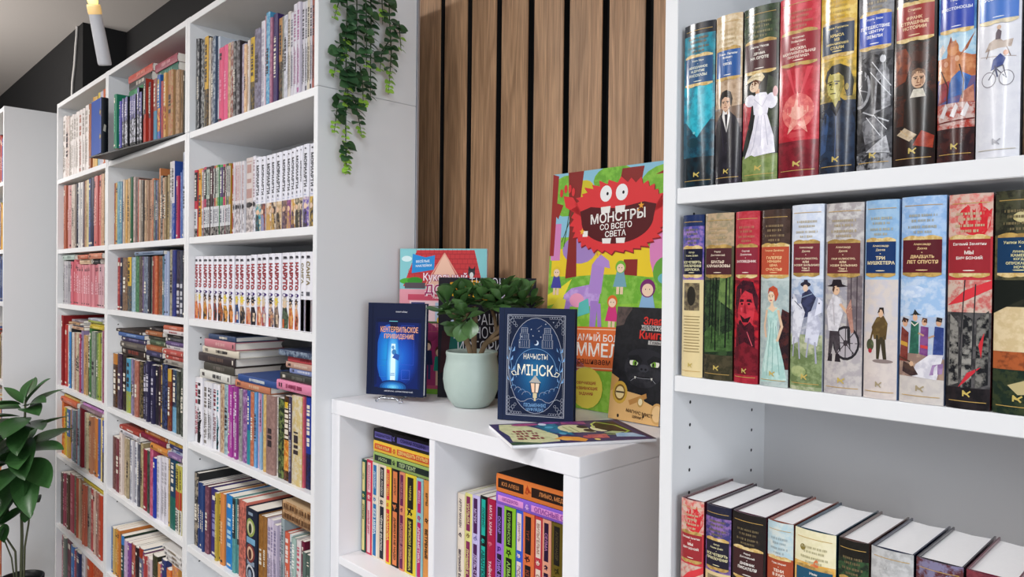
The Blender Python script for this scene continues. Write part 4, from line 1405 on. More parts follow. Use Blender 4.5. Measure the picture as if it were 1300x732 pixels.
series(-.361, -.320, Z1, .2185, .14, ((.6, 'd0a42c', 'e8c860'), (.5, 'd8b040', '8c7830'), (.38, 'c0a048', '504c20'), (0, '181c28', '283448')), '152c48', ('Гарри Гаррисон',), ('КРЫСА', 'ИЗ', 'НЕРЖАВЕЮЩЕЙ', 'СТАЛИ'), 'e8d088',
       [('p', '24344c/141c2c', .02, .04, .98, .04, .98, .28, .82, .36, .6, .4, .4, .37, .16, .33, .02, .24), ('p', '34507c/24344c', .04, .1, .2, .12, .3, .3, .2, .33, .06, .26), ('p', 'a89c50', .38, .34, .62, .36, .6, .42, .38, .42), ('p', 'c8bc6c/a89848', .22, .47, .26, .42, .4, .39, .56, .4, .66, .44, .66, .52, .3, .53), ('p', '988844/7c7034', .52, .4, .66, .43, .68, .51, .58, .52, .6, .46), ('p', '1c1c18/2c2c24', .16, .5, .22, .545, .36, .57, .6, .575, .84, .55, .95, .48, .92, .4, .78, .4, .72, .44, .7, .5, .56, .53, .38, .525, .26, .52, .22, .47), ('l', '201c14', .0013, .25, .482, .37, .486), ('l', '201c14', .0013, .44, .487, .58, .482), ('e', '181810', .32, .473, .04, .005), ('e', '181810', .5, .473, .045, .005), ('l', '6c6430', .001, .38, .475, .33, .447, .4, .444), ('l', '4c3c20', .0011, .33, .423, .47, .422), ('p', '141824', .3, .36, .5, .3, .68, .38, .56, .38, .48, .345, .4, .38), ('l', '3c5480', .0009, .5, .3, .48, .06), ('e', '98843c', .78, .45, .05, .018)], 'yellow hardcover with the face of a dark-haired man', '28241c', group=G1)
series(-.319, -.281, Z1, .2185, .14, ((.79, '8c8c90', '5c5c60'), (.6, '707074', '4c4c50'), (.08, '58585c', '1c1c20'), (0, '26262a', 'a8a8ac')), '2448b0', ('Жюль Верн',), ('ПУТЕШЕСТВИЕ', 'К ЦЕНТРУ', 'ЗЕМЛИ'), 'f0f0f4',
       [('e', '2c2c30', .1, .42, .42, .12), ('e', 'b8b8bc/88888c', .08, .42, .34, .1), ('e', '3c3c40', .06, .42, .28, .085), ('l', 'a0a0a4', .0009, .06, .42, .3, .48), ('l', 'a0a0a4', .0009, .06, .42, .34, .4), ('l', 'a0a0a4', .0009, .06, .42, .2, .35), ('p', '202024/5c5c60', .1, .57, .5, .59, .95, .56, .8, .5, .3, .53), ('p', 'a8a8ac/505054', .5, .28, .95, .32, .9, .5, .75, .55, .56, .48), ('p', '1c1c20/3c3c40', .56, .3, .72, .3, .7, .46, .6, .44), ('e', 'c8c8cc', .74, .56, .08, .02), ('p', '303034', .62, .58, .74, .6, .86, .575), ('l', 'd8d8dc', .0009, .45, .55, .95, .42), ('l', 'd8d8dc', .0009, .4, .5, .95, .37), ('l', 'c0c0c4', .0015, .2, .3, .9, .24), ('p', '8c8c90/38383c', .1, .12, .8, .16, .6, .28, .2, .25), ('l', 'e0e0e4', .0008, .3, .27, .7, .17), ('l', 'e0e0e4', .0008, .5, .28, .86, .2), ('p', 'c8c8cc/707074', .3, .09, .95, .08, .85, .17), ('p', '18181c/404044', .0, .09, .3, .1, .2, .2, 0, .22)], 'grey monochrome hardcover with machinery and bright blue label', '2c2c30', group=G1)
series(-.280, -.238, Z1, .2185, .14, ((.6, '241812', None), (.2, '201512', '4c2418'), (0, '281410', '14100e')), '982c28', ('Стивен',), ('ФРАНК', 'СТРАШНЫЕ', 'ИСТОРИИ'), 'ecc8a0',
       [('p', '7c3820/3c1c14', .03, .4, .3, .42, .46, .52, .3, .585, .03, .58), ('p', 'a05430/5c2c1c', .06, .47, .2, .5, .16, .56, .04, .55), ('p', '181210/2c1c16', .25, .14, .98, .14, .98, .33, .84, .38, .4, .38, .28, .3), ('p', 'd8d0c0/b0a898', .42, .335, .78, .335, .72, .375, .5, .375), ('e', 'd0a888/b88868', .61, .42, .16, .042), ('p', '6c4c38/8c6c50', .44, .43, .46, .465, .6, .478, .76, .465, .78, .43, .72, .45, .52, .452), ('p', 'a87c5c', .64, .39, .74, .4, .74, .44, .66, .43), ('l', '3c241c', .0009, .5, .432, .59, .434), ('l', '3c241c', .0009, .64, .434, .73, .432), ('e', '1c1410', .55, .426, .03, .003), ('e', '1c1410', .68, .426, .03, .003), ('l', '8c5c44', .0009, .61, .425, .58, .405, .63, .404), ('l', '6c3028', .0009, .55, .392, .67, .392), ('p', 'c8b498/a08868', .1, .16, .42, .12, .6, .15, .3, .19), ('p', '8c3020/b04830', .5, .1, .95, .08, .98, .14, .7, .17), ('l', 'c8a878', .0008, .2, .18, .5, .13)], 'dark brown hardcover with a dim portrait and brick-red label', '1a1210', group=G1)
series(-.237, -.202, Z1, .2185, .14, ((.62, '3c78b8', '6ca8d8'), (.55, '58a0c8', 'a0c8d8'), (.4, 'b86840', 'd89868'), (.28, '6c5880', '3c5898'), (.16, 'a83c30', 'd8c8c0'), (0, '281418', '4c2420')), '2040a8', ('Генрик',), ('КРЕСТОНОСЦЫ',), 'e0e4f0',
       [('p', '98c0d8/c8dce4', 0, .5, 1, .5, 1, .62, 0, .62), ('p', 'b86c40/d89868', .02, .38, .22, .46, .3, .55, .5, .58, .6, .52, .9, .5, .98, .42, .7, .38), ('e', 'd08c58/a85c34', .42, .54, .16, .035), ('p', '8c4428', .3, .56, .36, .6, .42, .57), ('p', '7c3c24/a85c34', .6, .5, .98, .61, .8, .53), ('e', 'e0b090', .54, .49, .06, .014), ('e', 'd8a080', .24, .47, .06, .014), ('p', 'e0d8d0/b8b0b0', .05, .5, .22, .54, .14, .57, .04, .55), ('p', '3868b0/284c88', .2, .3, .75, .32, .9, .4, .6, .43, .4, .4), ('p', '7c2c38/a8444c', .02, .28, .3, .3, .35, .39, .1, .38), ('p', 'c88870/985848', .6, .28, .98, .28, .96, .36, .7, .33), ('l', '3c2018', .0011, .1, .44, .3, .36, .28, .28), ('l', '3c2018', .0011, .6, .46, .72, .38, .68, .3), ('p', 'e0d8d8', .08, .22, .24, .28, .3, .26, .2, .21), ('p', 'e0d8d8', .36, .22, .52, .28, .58, .26, .48, .21), ('p', 'e0d8d8', .64, .22, .8, .28, .86, .26, .76, .21), ('l', '6c2420', .0014, .02, .19, .98, .2)], 'blue topped hardcover with orange and blue cavalry painting', '281418', group=G1)
series(-.201, -.163, Z1, .2185, .14, ((.6, 'e4e4ec', None), (0, 'e4e4ea', 'dcdce4')), '4878c8', ('Джером',), ('ТРОЕ В ЛОДКЕ',), 'e0e8f4',
       [('p', 'c8b8ac/a89488', .2, .49, .5, .5, .8, .5, .84, .535, .62, .53, .5, .55, .3, .53), ('p', '6c6068', .44, .54, .56, .54, .58, .575, .5, .59, .45, .57), ('e', 'd8b8a0', .52, .595, .05, .01), ('l', '8c7c74', .0009, .3, .5, .24, .46), ('l', '8c7c74', .0009, .7, .5, .78, .46), ('l', 'b0a098', .0006, .1, .47, .9, .455), ('p', '3c4c88/54649c', .34, .4, .62, .42, .68, .45, .56, .475, .4, .45), ('e', 'd8a890', .68, .475, .06, .012), ('p', 'a83c48', .66, .44, .86, .49, .74, .46), ('e', '8c8890', .3, .36, .17, .036), ('e', 'e4e4ea', .3, .36, .15, .032), ('e', '8c8890', .7, .36, .17, .036), ('e', 'e4e4ea', .7, .36, .15, .032), ('l', '505060', .0009, .3, .36, .46, .41, .7, .36), ('l', '505060', .0009, .46, .41, .62, .42, .7, .36), ('l', '3c4468', .0014, .44, .42, .5, .37)], 'white hardcover with small drawing of cyclists', 'd0d0d8', gold='c8c0b0', emblem='a8a8b0', group=G1)
series(-.161, -.122, Z1, .2185, .14, ((.6, '8c7448', '5c4830'), (.3, 'a8885c', '6c4c30'), (0, '3c2c20', '5c4428')), '3c2c30', ('А. Куприн',), ('ОЛЕСЯ',), 'e8d8b8', [('p', '4c2c20', .2, .2, .8, .22, .6, .5)], 'brown painted hardcover at the cut-off end, after the white one', '3c2c20', group=G1)

series(-.546, -.513, Z2, .2185, .14, ((.93, '1c2c58', None), (.6, '4c4c98', 'a880c0'), (0, 'e4cf9c', None)), '15142c', ('Артур', 'Конан Дойл'), ('ВСЕ ЧЕТВЕРТЬ', 'ПРИКЛЮЧЕНИЯ', 'ШЕРЛОКА'), 'e0d8a8',
       [('r', '5c5040/a89870', .12, .41, .85, .58), ('e', '2c2820', .5, .5, .2, .06)] + [('r', 'a08c60', .12 + .02 * (i % 3), .37 - i * .018, .88 - .03 * (i % 2), .372 - i * .018 + .004) for i in range(13)], 'narrow hardcover, violet top, cream lower half with small print', '1c2c58', group=G2)
series(-.511, -.469, Z2, .2185, .14, ((.8, 'c0a484', '8c8468'), (.6, '5c5840', None), (.15, '20301c', '3c5430'), (0, '4c4430', '2c2c1c')), '4c2428', ('Федор', 'Достоевский'), ('БРАТЬЯ', 'КАРАМАЗОВЫ'), 'ecd8c0',
       [('l', '141c10', .0016, .2, .2, .25, .62), ('l', '141c10', .002, .45, .18, .47, .62), ('l', '5c7048', .001, .6, .2, .62, .6), ('l', '141c10', .002, .78, .2, .8, .62), ('p', '4c6c38/243c1c', .02, .16, .98, .18, .98, .3, .6, .27, .3, .33, .02, .28), ('p', '6c8448/38542c', .55, .48, .98, .42, .98, .62, .6, .62), ('l', '0c140c', .0012, .32, .22, .36, .62), ('l', '0c140c', .001, .88, .25, .9, .62)], 'dark green forest hardcover with beige top', '241c14', group=G2)
series(-.467, -.434, Z2, .2185, .14, ((.8, 'b8303c', 'c84854'), (.6, 'a82834', None), (.25, 'c02430', '38101c'), (0, '9c2030', 'b83040')), '8c2838', ('Сергей', 'Довлатов'), ('ЗАПОВЕДНИК',), 'f0d8d0',
       [('p', 'd03844/a82430', .2, .34, .8, .34, .88, .44, .8, .54, .3, .55, .16, .46), ('p', '34101c/5c1824', .04, .46, .1, .56, .4, .6, .8, .59, .98, .5, .96, .42, .86, .46, .78, .52, .5, .54, .28, .5, .16, .42), ('p', '4c1420/2c0c14', .1, .2, .9, .2, .86, .33, .7, .36, .5, .33, .3, .37, .14, .34), ('p', '2c0c14', .28, .4, .5, .375, .74, .39, .64, .355, .4, .355), ('p', '3c101c', .26, .47, .46, .475, .44, .488, .3, .49), ('p', '3c101c', .56, .475, .78, .47, .74, .49, .58, .488), ('e', '18080c', .37, .462, .05, .006), ('e', '18080c', .66, .462, .05, .006), ('p', '8c1c28', .5, .47, .44, .41, .58, .405, .54, .44), ('p', 'd8505c', .3, .44, .4, .44, .36, .41), ('l', '6c1420', .0012, .14, .3, .3, .14), ('l', 'e0606c', .0008, .6, .3, .8, .22), ('p', '7c1c28/4c1018', 0, .05, 1, .05, 1, .2, .5, .24, 0, .2)], 'crimson hardcover with a shadowy red portrait', '8c1c2c', group=G2)
series(-.432, -.395, Z2, .2185, .14, ((.8, '4c3830', '382820'), (.6, 'c8d0cc', None), (0, 'b8c4c0', '98a8a8')), 'bc5034', ('Теодор Драйзер',), ('ГАЛЕРЕЯ', 'ЖЕНЩИН', 'ЦЕНА', 'СЧАСТЬЯ'), 'f0c890',
       [('p', '2c1c20/5c2c28', .62, .1, 1, .1, 1, .42, .8, .44, .74, .36), ('p', 'a8ccc4/c8e0d8', .04, .02, .96, .04, .86, .14, .72, .24, .64, .35, .68, .4, .3, .4, .34, .34, .28, .24, .12, .12), ('p', 'b8d8d0/98bcb4', .26, .39, .7, .39, .72, .44, .58, .455, .5, .425, .4, .455, .24, .44), ('p', 'e8c8a8', .3, .44, .4, .455, .44, .48, .5, .48, .52, .455, .66, .445, .56, .43, .5, .42, .42, .43), ('l', '88aca4', .0008, .44, .37, .3, .06), ('l', '88aca4', .0008, .52, .36, .5, .06), ('l', '88aca4', .0008, .6, .34, .74, .07), ('l', 'd8f0e8', .0008, .4, .34, .2, .08), ('e', 'ecd0b0', .43, .505, .12, .031), ('p', 'b04028/c85c3c', .3, .52, .34, .555, .5, .57, .64, .555, .68, .52, .62, .49, .56, .48, .56, .51, .5, .535, .38, .54), ('l', '7c3020', .0007, .34, .515, .4, .517), ('l', '7c3020', .0007, .45, .518, .51, .516), ('e', '2c2420', .375, .508, .02, .0025), ('e', '2c2420', .48, .508, .02, .0025), ('l', 'c82838', .0011, .39, .487, .46, .487), ('l', 'c89878', .0006, .42, .508, .405, .497), ('l', 'e0bc9c', .0028, .68, .43, .8, .34, .66, .26), ('l', 'e0bc9c', .0026, .28, .43, .2, .34, .26, .28)], 'hardcover with a red-haired woman in a pale green gown', '3c2820', labw=(.02, .98), group=G2)
series(-.393, -.354, Z2, .222, .14, ((.6, 'd0d8e8', 'e4e8f0'), (.45, 'a0b0cc', 'd8dce4'), (.3, '8c90a0', 'c8c8d0'), (0, '8c9870', 'c8c8a8')), '742c34', ('Александр', 'Дюма'), ('ГРАФ КАЛИОСТРО,', 'ИЛИ', 'ЖОЗЕФ БАЛЬЗАМО', 'Том 2'), 'ecd8b8',
       [('p', '6c7c50/98a878', 0, .02, 1, .02, 1, .22, .5, .18, 0, .26), ('p', 'b8bcd0/9098b0', 0, .42, 1, .42, 1, .5, 0, .52), ('p', '3c4060/282838', .3, .38, .62, .4, .82, .5, .62, .545, .4, .52), ('e', '2c2838', .5, .57, .16, .014), ('p', '2c2838', .42, .57, .46, .595, .56, .595, .6, .57), ('e', 'e0c0a8', .5, .55, .08, .019), ('p', 'e4e4ec/b4b4c4', .05, .24, .3, .26, .42, .36, .5, .42, .36, .47, .2, .46, .08, .4), ('p', 'ececf4/c0c0d0', .08, .42, .02, .47, .1, .52, .22, .49, .24, .45), ('p', 'd8d8e4/a8a8bc', .5, .26, .86, .24, .96, .36, .8, .44, .6, .42), ('p', 'e0e0ec', .78, .4, .88, .5, .98, .48, .96, .42), ('l', '3c3c50', .0009, .14, .48, .4, .44), ('l', 'a8a8b8', .0018, .14, .28, .1, .18), ('l', 'a8a8b8', .0018, .3, .28, .34, .17), ('l', 'a8a8b8', .0018, .62, .28, .56, .18), ('l', 'a8a8b8', .0018, .8, .26, .84, .15), ('e', '2c2c3c', .06, .495, .02, .004), ('e', '2c2c3c', .9, .47, .02, .004), ('l', '8898b0', .001, .4, .5, .7, .52), ('e', '90a068/b8c088', .3, .1, .25, .03)], 'pale blue hardcover with white horses and riders over grass', 'c8d0e0', labw=(.08, .9), group=G2)
series(-.352, -.309, Z2, .221, .14, ((.8, 'a8a0a0', 'd8d4d0'), (.6, 'b0a8a8', '8c8488'), (.25, 'a09ca4', 'c8c0b8'), (0, 'c8c0bc', 'a8a0a4')), '6c3030', ('Александр', 'Дюма'), ('ГРАФ КАЛИОСТРО,', 'ИЛИ', 'ЖОЗЕФ БАЛЬЗАМО', 'Том 1'), 'ecd0a8',
       [('r', '6c6064/8c8080', .62, .25, .98, .62), ('l', '4c4044', .0012, .72, .25, .72, .62), ('l', '4c4044', .0012, .86, .25, .86, .62), ('e', '2c282c', .6, .27, .34, .09), ('e', 'b0a8ac', .6, .27, .29, .076), ('e', '3c3438', .6, .27, .06, .016)] + [('l', '3c3438', .0009, .6, .27, .6 + .3 * math.cos(k * .785), .27 + .08 * math.sin(k * .785)) for k in range(8)] + [('p', 'e0dce0/b4b0b8', .12, .33, .4, .33, .52, .42, .48, .5, .24, .525, .06, .44), ('p', '3c3438/544c50', .16, .33, .42, .33, .46, .26, .36, .2, .28, .28, .2, .2, .12, .2), ('p', '2c2428', .1, .17, .24, .17, .24, .21, .14, .21), ('p', '2c2428', .32, .17, .48, .17, .44, .21, .34, .21), ('e', 'e0b898', .33, .543, .1, .024), ('p', '4c3428', .22, .545, .24, .565, .3, .56, .26, .53), ('e', '1c1410', .36, .546, .015, .0025), ('p', '241c20', .06, .565, .2, .575, .24, .6, .46, .6, .5, .575, .64, .565, .4, .56), ('l', 'd8b090', .003, .46, .47, .62, .43, .72, .45), ('p', 'a87868/c09080', .6, .44, .74, .32, .8, .33, .72, .5), ('l', 'b8b0b4', .0008, .24, .5, .3, .36)], 'grey-beige hardcover, man in black hat by a cart wheel', '8c8488', labw=(.06, .92), group=G2)
series(-.3075, -.272, Z2, .2215, .14, ((.8, 'a0c0dc', '88b0d8'), (.6, '9cc0e0', None), (.3, 'd8ccc4', 'c8c4cc'), (0, 'd0c4c0', 'dcd0c8')), '183464', ('Александр', 'Дюма'), ('ТРИ', 'МУШКЕТЕРА'), 'ecdcb0',
       [('e', '8c7c78', .6, .19, .3, .01), ('p', '3c3424', .42, .2, .5, .2, .55, .28, .62, .2, .72, .2, .66, .32, .4, .32), ('p', '5c4828/7c6438', .34, .3, .7, .3, .74, .38, .62, .42, .42, .41, .26, .36), ('e', 'd8b090', .54, .43, .07, .02), ('p', '2c2018', .44, .43, .5, .46, .62, .46, .64, .42, .58, .445), ('e', '4c5038/6c7450', .22, .27, .12, .03), ('e', 'a83038', .22, .24, .06, .012), ('l', '5c4828', .002, .36, .38, .24, .3)], 'hardcover fading from light blue to beige with one small swordsman', '88a8d0', labw=(.04, .92), emblem='a89878', group=G2)
series(-.270, -.226, Z2, .2225, .14, ((.6, '90b4e0', 'b8d0ec'), (.42, 'a0c0e4', 'd0dcec'), (.15, 'a8b8d4', 'c8ccd4'), (0, 'c8c0bc', 'd4ccc4')), '5c1c24', ('Александр', 'Дюма'), ('ДВАДЦАТЬ', 'ЛЕТ СПУСТЯ'), 'ecc890',
       [('e', 'd8e4f4/a8c4e8', .3, .54, .3, .03), ('p', '94786c/b89c88', 0, .13, 1, .12, 1, .22, .4, .25, 0, .23), ('p', '6c2c28/8c4438', .0, .2, .2, .2, .22, .34, .04, .37), ('e', 'd8a888', .13, .385, .06, .017), ('p', '3c2420', .04, .39, .08, .415, .22, .405, .2, .39), ('p', 'c8983c', .02, .28, .2, .27, .2, .29, .02, .3), ('p', '2c5c4c/3c7860', .24, .24, .46, .24, .46, .39, .28, .4), ('e', 'dcb090', .37, .415, .055, .017), ('p', '2c2c28', .24, .425, .32, .432, .36, .455, .44, .435, .52, .428), ('l', 'e8e0d0', .001, .28, .39, .36, .375, .44, .39), ('p', '703c74/8c5890', .48, .24, .66, .23, .67, .37, .5, .375), ('e', 'd8a888', .58, .392, .055, .016), ('p', '5c3c28', .52, .395, .54, .415, .64, .412, .64, .39), ('p', 'c84040', .5, .27, .66, .265, .66, .28, .5, .285), ('p', '2c3c78/445494', .76, .22, .98, .22, .98, .37, .8, .375), ('e', 'd0a080', .88, .392, .055, .016), ('p', '2c2420', .82, .4, .84, .42, .95, .415, .94, .395), ('l', 'c09878', .0018, .46, .34, .56, .33), ('l', 'c09878', .0018, .78, .33, .68, .32), ('p', 'e4e0e4/c0bcc8', .28, .13, .85, .12, .98, .24, .7, .24, .4, .19), ('p', '8c6c98/b090b8', .7, .14, .96, .15, .98, .2, .76, .19), ('p', '3c2c2c/5c4438', .08, .15, .3, .13, .46, .14, .34, .18, .1, .2), ('e', 'd8b090', .3, .19, .05, .012), ('l', '4c3828', .0012, .0, .22, .26, .2)], 'sky-blue hardcover with group of swordsmen in coloured coats', '90acd8', labw=(.05, .92), emblem='a89878', group=G2)
series(-.224, -.184, Z2, .2215, .14, ((.8, 'd8b8a8', 'd83c40'), (.6, 'c83840', None), (.45, 'd0b8a8', 'c83038'), (.1, '5c5858', '1c1c1e'), (0, '181416', '2c2426')), '9c2830', ('Евгений Замятин',), ('МЫ', 'БИЧ БОЖИЙ'), 'f0e4dc',
       [('e', 'd02830/d8b8a8', .6, .88, .38, .07), ('p', 'd83038/c82028', .3, .83, .25, .87, .4, .9, .45, .95, .6, .92, .75, .97, .82, .9, .98, .93, .95, .85, .8, .8, .5, .81), ('p', 'd83840', 0, .48, .4, .55, 1, .6, 1, .56, .4, .5), ('p', '1c1c1e/a8a49c', .05, .1, .3, .12, .28, .4, .08, .44), ('p', '202022/b4b0a8', .36, .1, .6, .1, .6, .42, .4, .44), ('p', '1c1c1e/98948c', .68, .1, .95, .12, .95, .46, .7, .42), ('l', '2c2c2e', .001, .3, .2, .42, .6), ('l', '2c2c2e', .001, .6, .2, .66, .58), ('p', 'c8303c', .3, .1, .42, .12, .8, .2, .5, .17), ('p', 'c83038', .74, .3, .86, .36, .8, .24)], 'pinkish hardcover with red splash above dark massed soldiers', '6c1c24', labw=(.03, .95), group=G2)
series(-.1825, -.138, Z2, .222, .14, ((.8, '28281c', '4c4c34'), (.6, '3c3c2c', '6c6440'), (.48, '2c2c20', '14180f'), (.28, 'd4bc90', 'e8d4ac'), (.2, 'b05c30', '6c3820'), (0, '1c2c20', '3c4428')), '14385c', ('Уилки Коллинз',), ('ЛУННЫЙ', 'КАМЕНЬ', 'КОГДА', 'ОПУСКАЕТСЯ', 'НОЧЬ'), 'e0d8a0',
       [('e', 'c8b878/d8ccA0', .7, .88, .35, .03), ('p', '141810', 0, .45, .6, .52, 1, .48, 1, .6, 0, .6), ('p', 'c0b080', .3, .13, .8, .17, .9, .1, .5, .09)], 'dark landscape hardcover with a blue label, cut off at edge', '282018', labw=(.06, .98), group=G2)

def low(x0, x1, bg, lc, au, ti, tc, arts, lb, board, **k):
    series(x0, x1, Z3, .2175, .142, bg, lc, au, ti, tc, arts, lb, board, group=G3, ct=.0017, **k)
low(-.542, -.507, ((.8, 'd8b8a8', 'd83c40'), (.6, 'c83840', None), (.4, 'd0b8a8', 'c83038'), (0, '3c3838', '1c1c1e')), '9c2830', ('Евгений Замятин',), ('МЫ', 'БИЧ БОЖИЙ'), 'f0e4dc', [('e', 'd02830/d8b8a8', .6, .88, .38, .07), ('p', 'd83038/c82028', .3, .83, .25, .87, .4, .9, .45, .95, .6, .92, .75, .97, .82, .9, .98, .93, .95, .85, .8, .8, .5, .81), ('p', 'd83840', 0, .48, .4, .55, 1, .6, 1, .56, .4, .5)], 'red-splashed hardcover on lower shelf, against the side panel', '5c1824')
low(-.505, -.468, ((.93, '1c2038', None), (.6, '3c3c78', 'a078b8'), (0, 'e0c894', None)), '15142c', ('Артур', 'Конан Дойл'), ('ВСЕ ЧЕТВЕРТЬ', 'ПРИКЛЮЧЕНИЯ'), 'e0d8a8', [('r', '5c5040/a89870', .12, .41, .85, .58)], 'violet and cream hardcover on the lower shelf', '2c1428')
low(-.466, -.420, ((.6, '141416', '241c1c'), (0, '1c1414', '3c2420')), '3c1c20', ('Федор', 'Достоевский'), ('ДНЕВНИК', 'ПИСАТЕЛЯ'), 'f0ece4', [('e', '4c2c24', .5, .4, .3, .1)], 'black hardcover with maroon label on the lower shelf', '4c1c30')
low(-.418, -.385, ((.8, 'b8d0d8', 'd8dcd4'), (.6, 'd0ccb8', None), (0, 'a8a090', '706858')), 'a8482c', ('Эрих Мария',), ('ТЕНИ', 'В РАЮ'), 'f0e0d0', [('p', 'b04c30', 0, .62, 1, .62, 1, .8, .5, .81, 0, .8)], 'pale hardcover with rust-red label on the lower shelf', '8c4430', series_txt='98a0a0')
low(-.383, -.334, ((.82, 'e8e0b8', 'f0e8c8'), (.6, 'e0a848', 'e8c888'), (0, 'c88c40', '8c5c28')), '14506c', ('Иван',), ('ОБЛОМОВ',), 'f0ece0', [('p', 'd86c40/e89858', .35, .79, .6, .86, .62, .8), ('e', '8c7c3c', .22, .9, .07, .018)], 'cream and orange hardcover with teal label, lower shelf', '143c50', series_txt='98906c')
low(-.332, -.298, ((.9, '101210', None), (.6, '1c2c20', '385c38'), (0, '1c3c24', '385838')), '1c2c24', ('Мор',), ('ЛЕСНАЯ', 'КНИГА'), 'd8c8a0', [('e', '3c6c3c', .4, .4, .3, .1)], 'black and green hardcover, lower shelf', '5c4038')
low(-.296, -.252, ((.8, 'b0b0b0', 'd0d0d0'), (.6, '98989c', 'b8b8bc'), (0, '8c8c90', '606064')), '505058', ('Э. Золя',), ('ЗЕМЛЯ',), 'e8e8e8', [('e', '707074', .5, .4, .3, .1)], 'silvery grey hardcover, lower shelf', '1c2440', series_txt='d8d8d8')
low(-.250, -.205, ((.88, '5c2c30', '8c8cb0'), (.6, '482428', '6c4c50'), (0, '3c1c20', '5c3430')), '2c1418', ('Джек',), ('МАРТИН',), 'e0d0b0', [('p', '7888b0', .2, .86, .7, .95, .6, .85)], 'maroon hardcover with bluish patch, lower shelf', '2c2430')
low(-.203, -.158, ((.6, '6c2434', '8c3c48'), (0, '5c1c2c', '7c2c38')), '3c141c', ('В. Гюго',), ('ОТВЕР', 'ЖЕННЫЕ'), 'e0d0b0', [('e', '8c3c44', .5, .4, .3, .1)], 'wine-red hardcover, last one seen on lower shelf', '6c1c34')

# ------------------------------------------------------------------ bordered classics in the cube shelf
def bordered(x0, x1, z, y, h, d, frame, panel, emb, ink, t1, t2, label, group, lie=False, arc='1c1a1c', mode='panel', len_=None):
    w = x1 - x0 - .0006
    p = Print()
    p.rect(0, 0, w, h, frame, 0)
    m = w * .2 if w < .02 else w * .24
    if mode == 'panel':
        p.rect(m, .66 * h, w - m, .975 * h, panel, 1)
        p.rect(m, .02 * h, w - m, .565 * h, panel, 1)
    p.text(t1, w / 2, .82 * h, min(w * .34, .0075), h * .27, ink, 2, -PI / 2, .015)
    p.text(t2, w / 2, .54 * h - min(.25, .02 * len(t2)) * h, min(w * .46, .0095), min(.5, .045 * len(t2)) * h, ink, 2, -PI / 2, .03)
    rg = random.Random(len(label) * 31 + int(x0 * 1000))
    p.ell(w / 2, .615 * h, w * .2, h * .016, emb, 2, 10); p.star(w / 2 + rg.uniform(-.1, .1) * w, (.615 + rg.uniform(-.01, .01)) * h, w * .3, emb, 3, rg.choice((3, 4, 5, 6)), .35, rg.uniform(0, 2))
    p.ell(w / 2 + rg.uniform(-.08, .08) * w, .612 * h, w * .08, h * .006, frame, 4, 8)
    b = MB()
    book_shell(b, w, h, d, frame if mode == 'panel' else frame, False, p, 3, .0022, frame, 0, False, .0012, side2=arc if lie else None)
    if lie: loc, rot = (x1 * 0 + lie[1], y, lie[0]), (0, -PI / 2, 0)
    else: loc, rot = (x0 + .0003, y, z + .0003), (0, 0, 0)
    o = b.build('book', (M_PRINT,), None, loc, rot)
    pb = MB(); page_block(pb, w, h, d, .0012, .0022, .0006, 0)
    pb.build('page_block', M_PAGE, o)
    tag(o, label, 'book', group)
GL, GR = 'bordered classics in the left cube', 'bordered classics in the right cube'
ZK = .922
XL = [-1.4764, -1.4579, -1.4324, -1.4074, -1.3769, -1.3565, -1.3249, -1.3045, -1.2626, -1.238, -1.2133]
SL = [('1c5448', 'ecdc90', 'e8d878', '4c5434', 'ГЁТЕ', 'СТИХИ', 'narrow cream spine in a dark green border, first in left cube', .219, 'panel'),
      ('d42c50', 'f0c8cc', 'f4d0d0', 'b83850', 'МОПАССАН', 'МИЛЫЙ ДРУГ', 'pink spine in a red border, left cube', .2215, 'panel'),
      ('ece0cc', '2474b0', '2474b0', 'd8e8f0', 'ДИККЕНС', 'БЕЗ МИРА', 'cream spine with blue panels, left cube', .2205, 'panel'),
      ('f0dcc4', '20222c', '20222c', 'e4dcd0', 'ДЖЕК ЛОНДОН', 'ЧЁРНЫЕ ЯБЛОКИ', 'peach spine with black panels, left cube', .2205, 'panel'),
      ('f0cc40', 'dc3040', 'dc5030', 'f4d468', 'МАРК ТВЕН', 'КАЗАНОВА', 'yellow spine with red panels, left cube', .2205, 'panel'),
      ('181416', 'e4824c', 'e4824c', '301c18', 'ШИРЛИ', 'ДАВНО И НЕ НАДО', 'black spine with orange panels, left cube', .2205, 'panel'),
      ('e49068', '6c2450', '7c2c50', 'c89090', 'ЭДГАР ПО', 'ПАДЕНИЕ ДОМА', 'salmon spine with plum panels, left cube', .2185, 'panel'),
      ('e8d03c', '1c1a14', '1c1a14', 'd8c860', 'ЧАРЛЗ', 'ЗАПИСКИ ПИКВИКА', 'wide yellow spine with narrow black panels, left cube', .2185, 'panel'),
      ('98c8cc', 'bc2470', 'bc2470', 'f0d0e0', 'ФРАНЦ', 'АРИФМЕТИКА', 'light blue spine with magenta panels, left cube', .2175, 'panel'),
      ('e4984c', 'e4984c', '2c1c18', '241814', 'БРЭМ', 'ВЕТРЕНЫЕ', 'orange spine with black lettering only, last in left cube', .2175, 'plain')]
for i, s in enumerate(SL):
    bordered(XL[i], XL[i + 1], ZK, .9515 + (.001 if i % 2 else 0), s[7], .14, s[0], s[1], s[2], s[3], s[4], s[5], s[6], GL, mode=s[8])
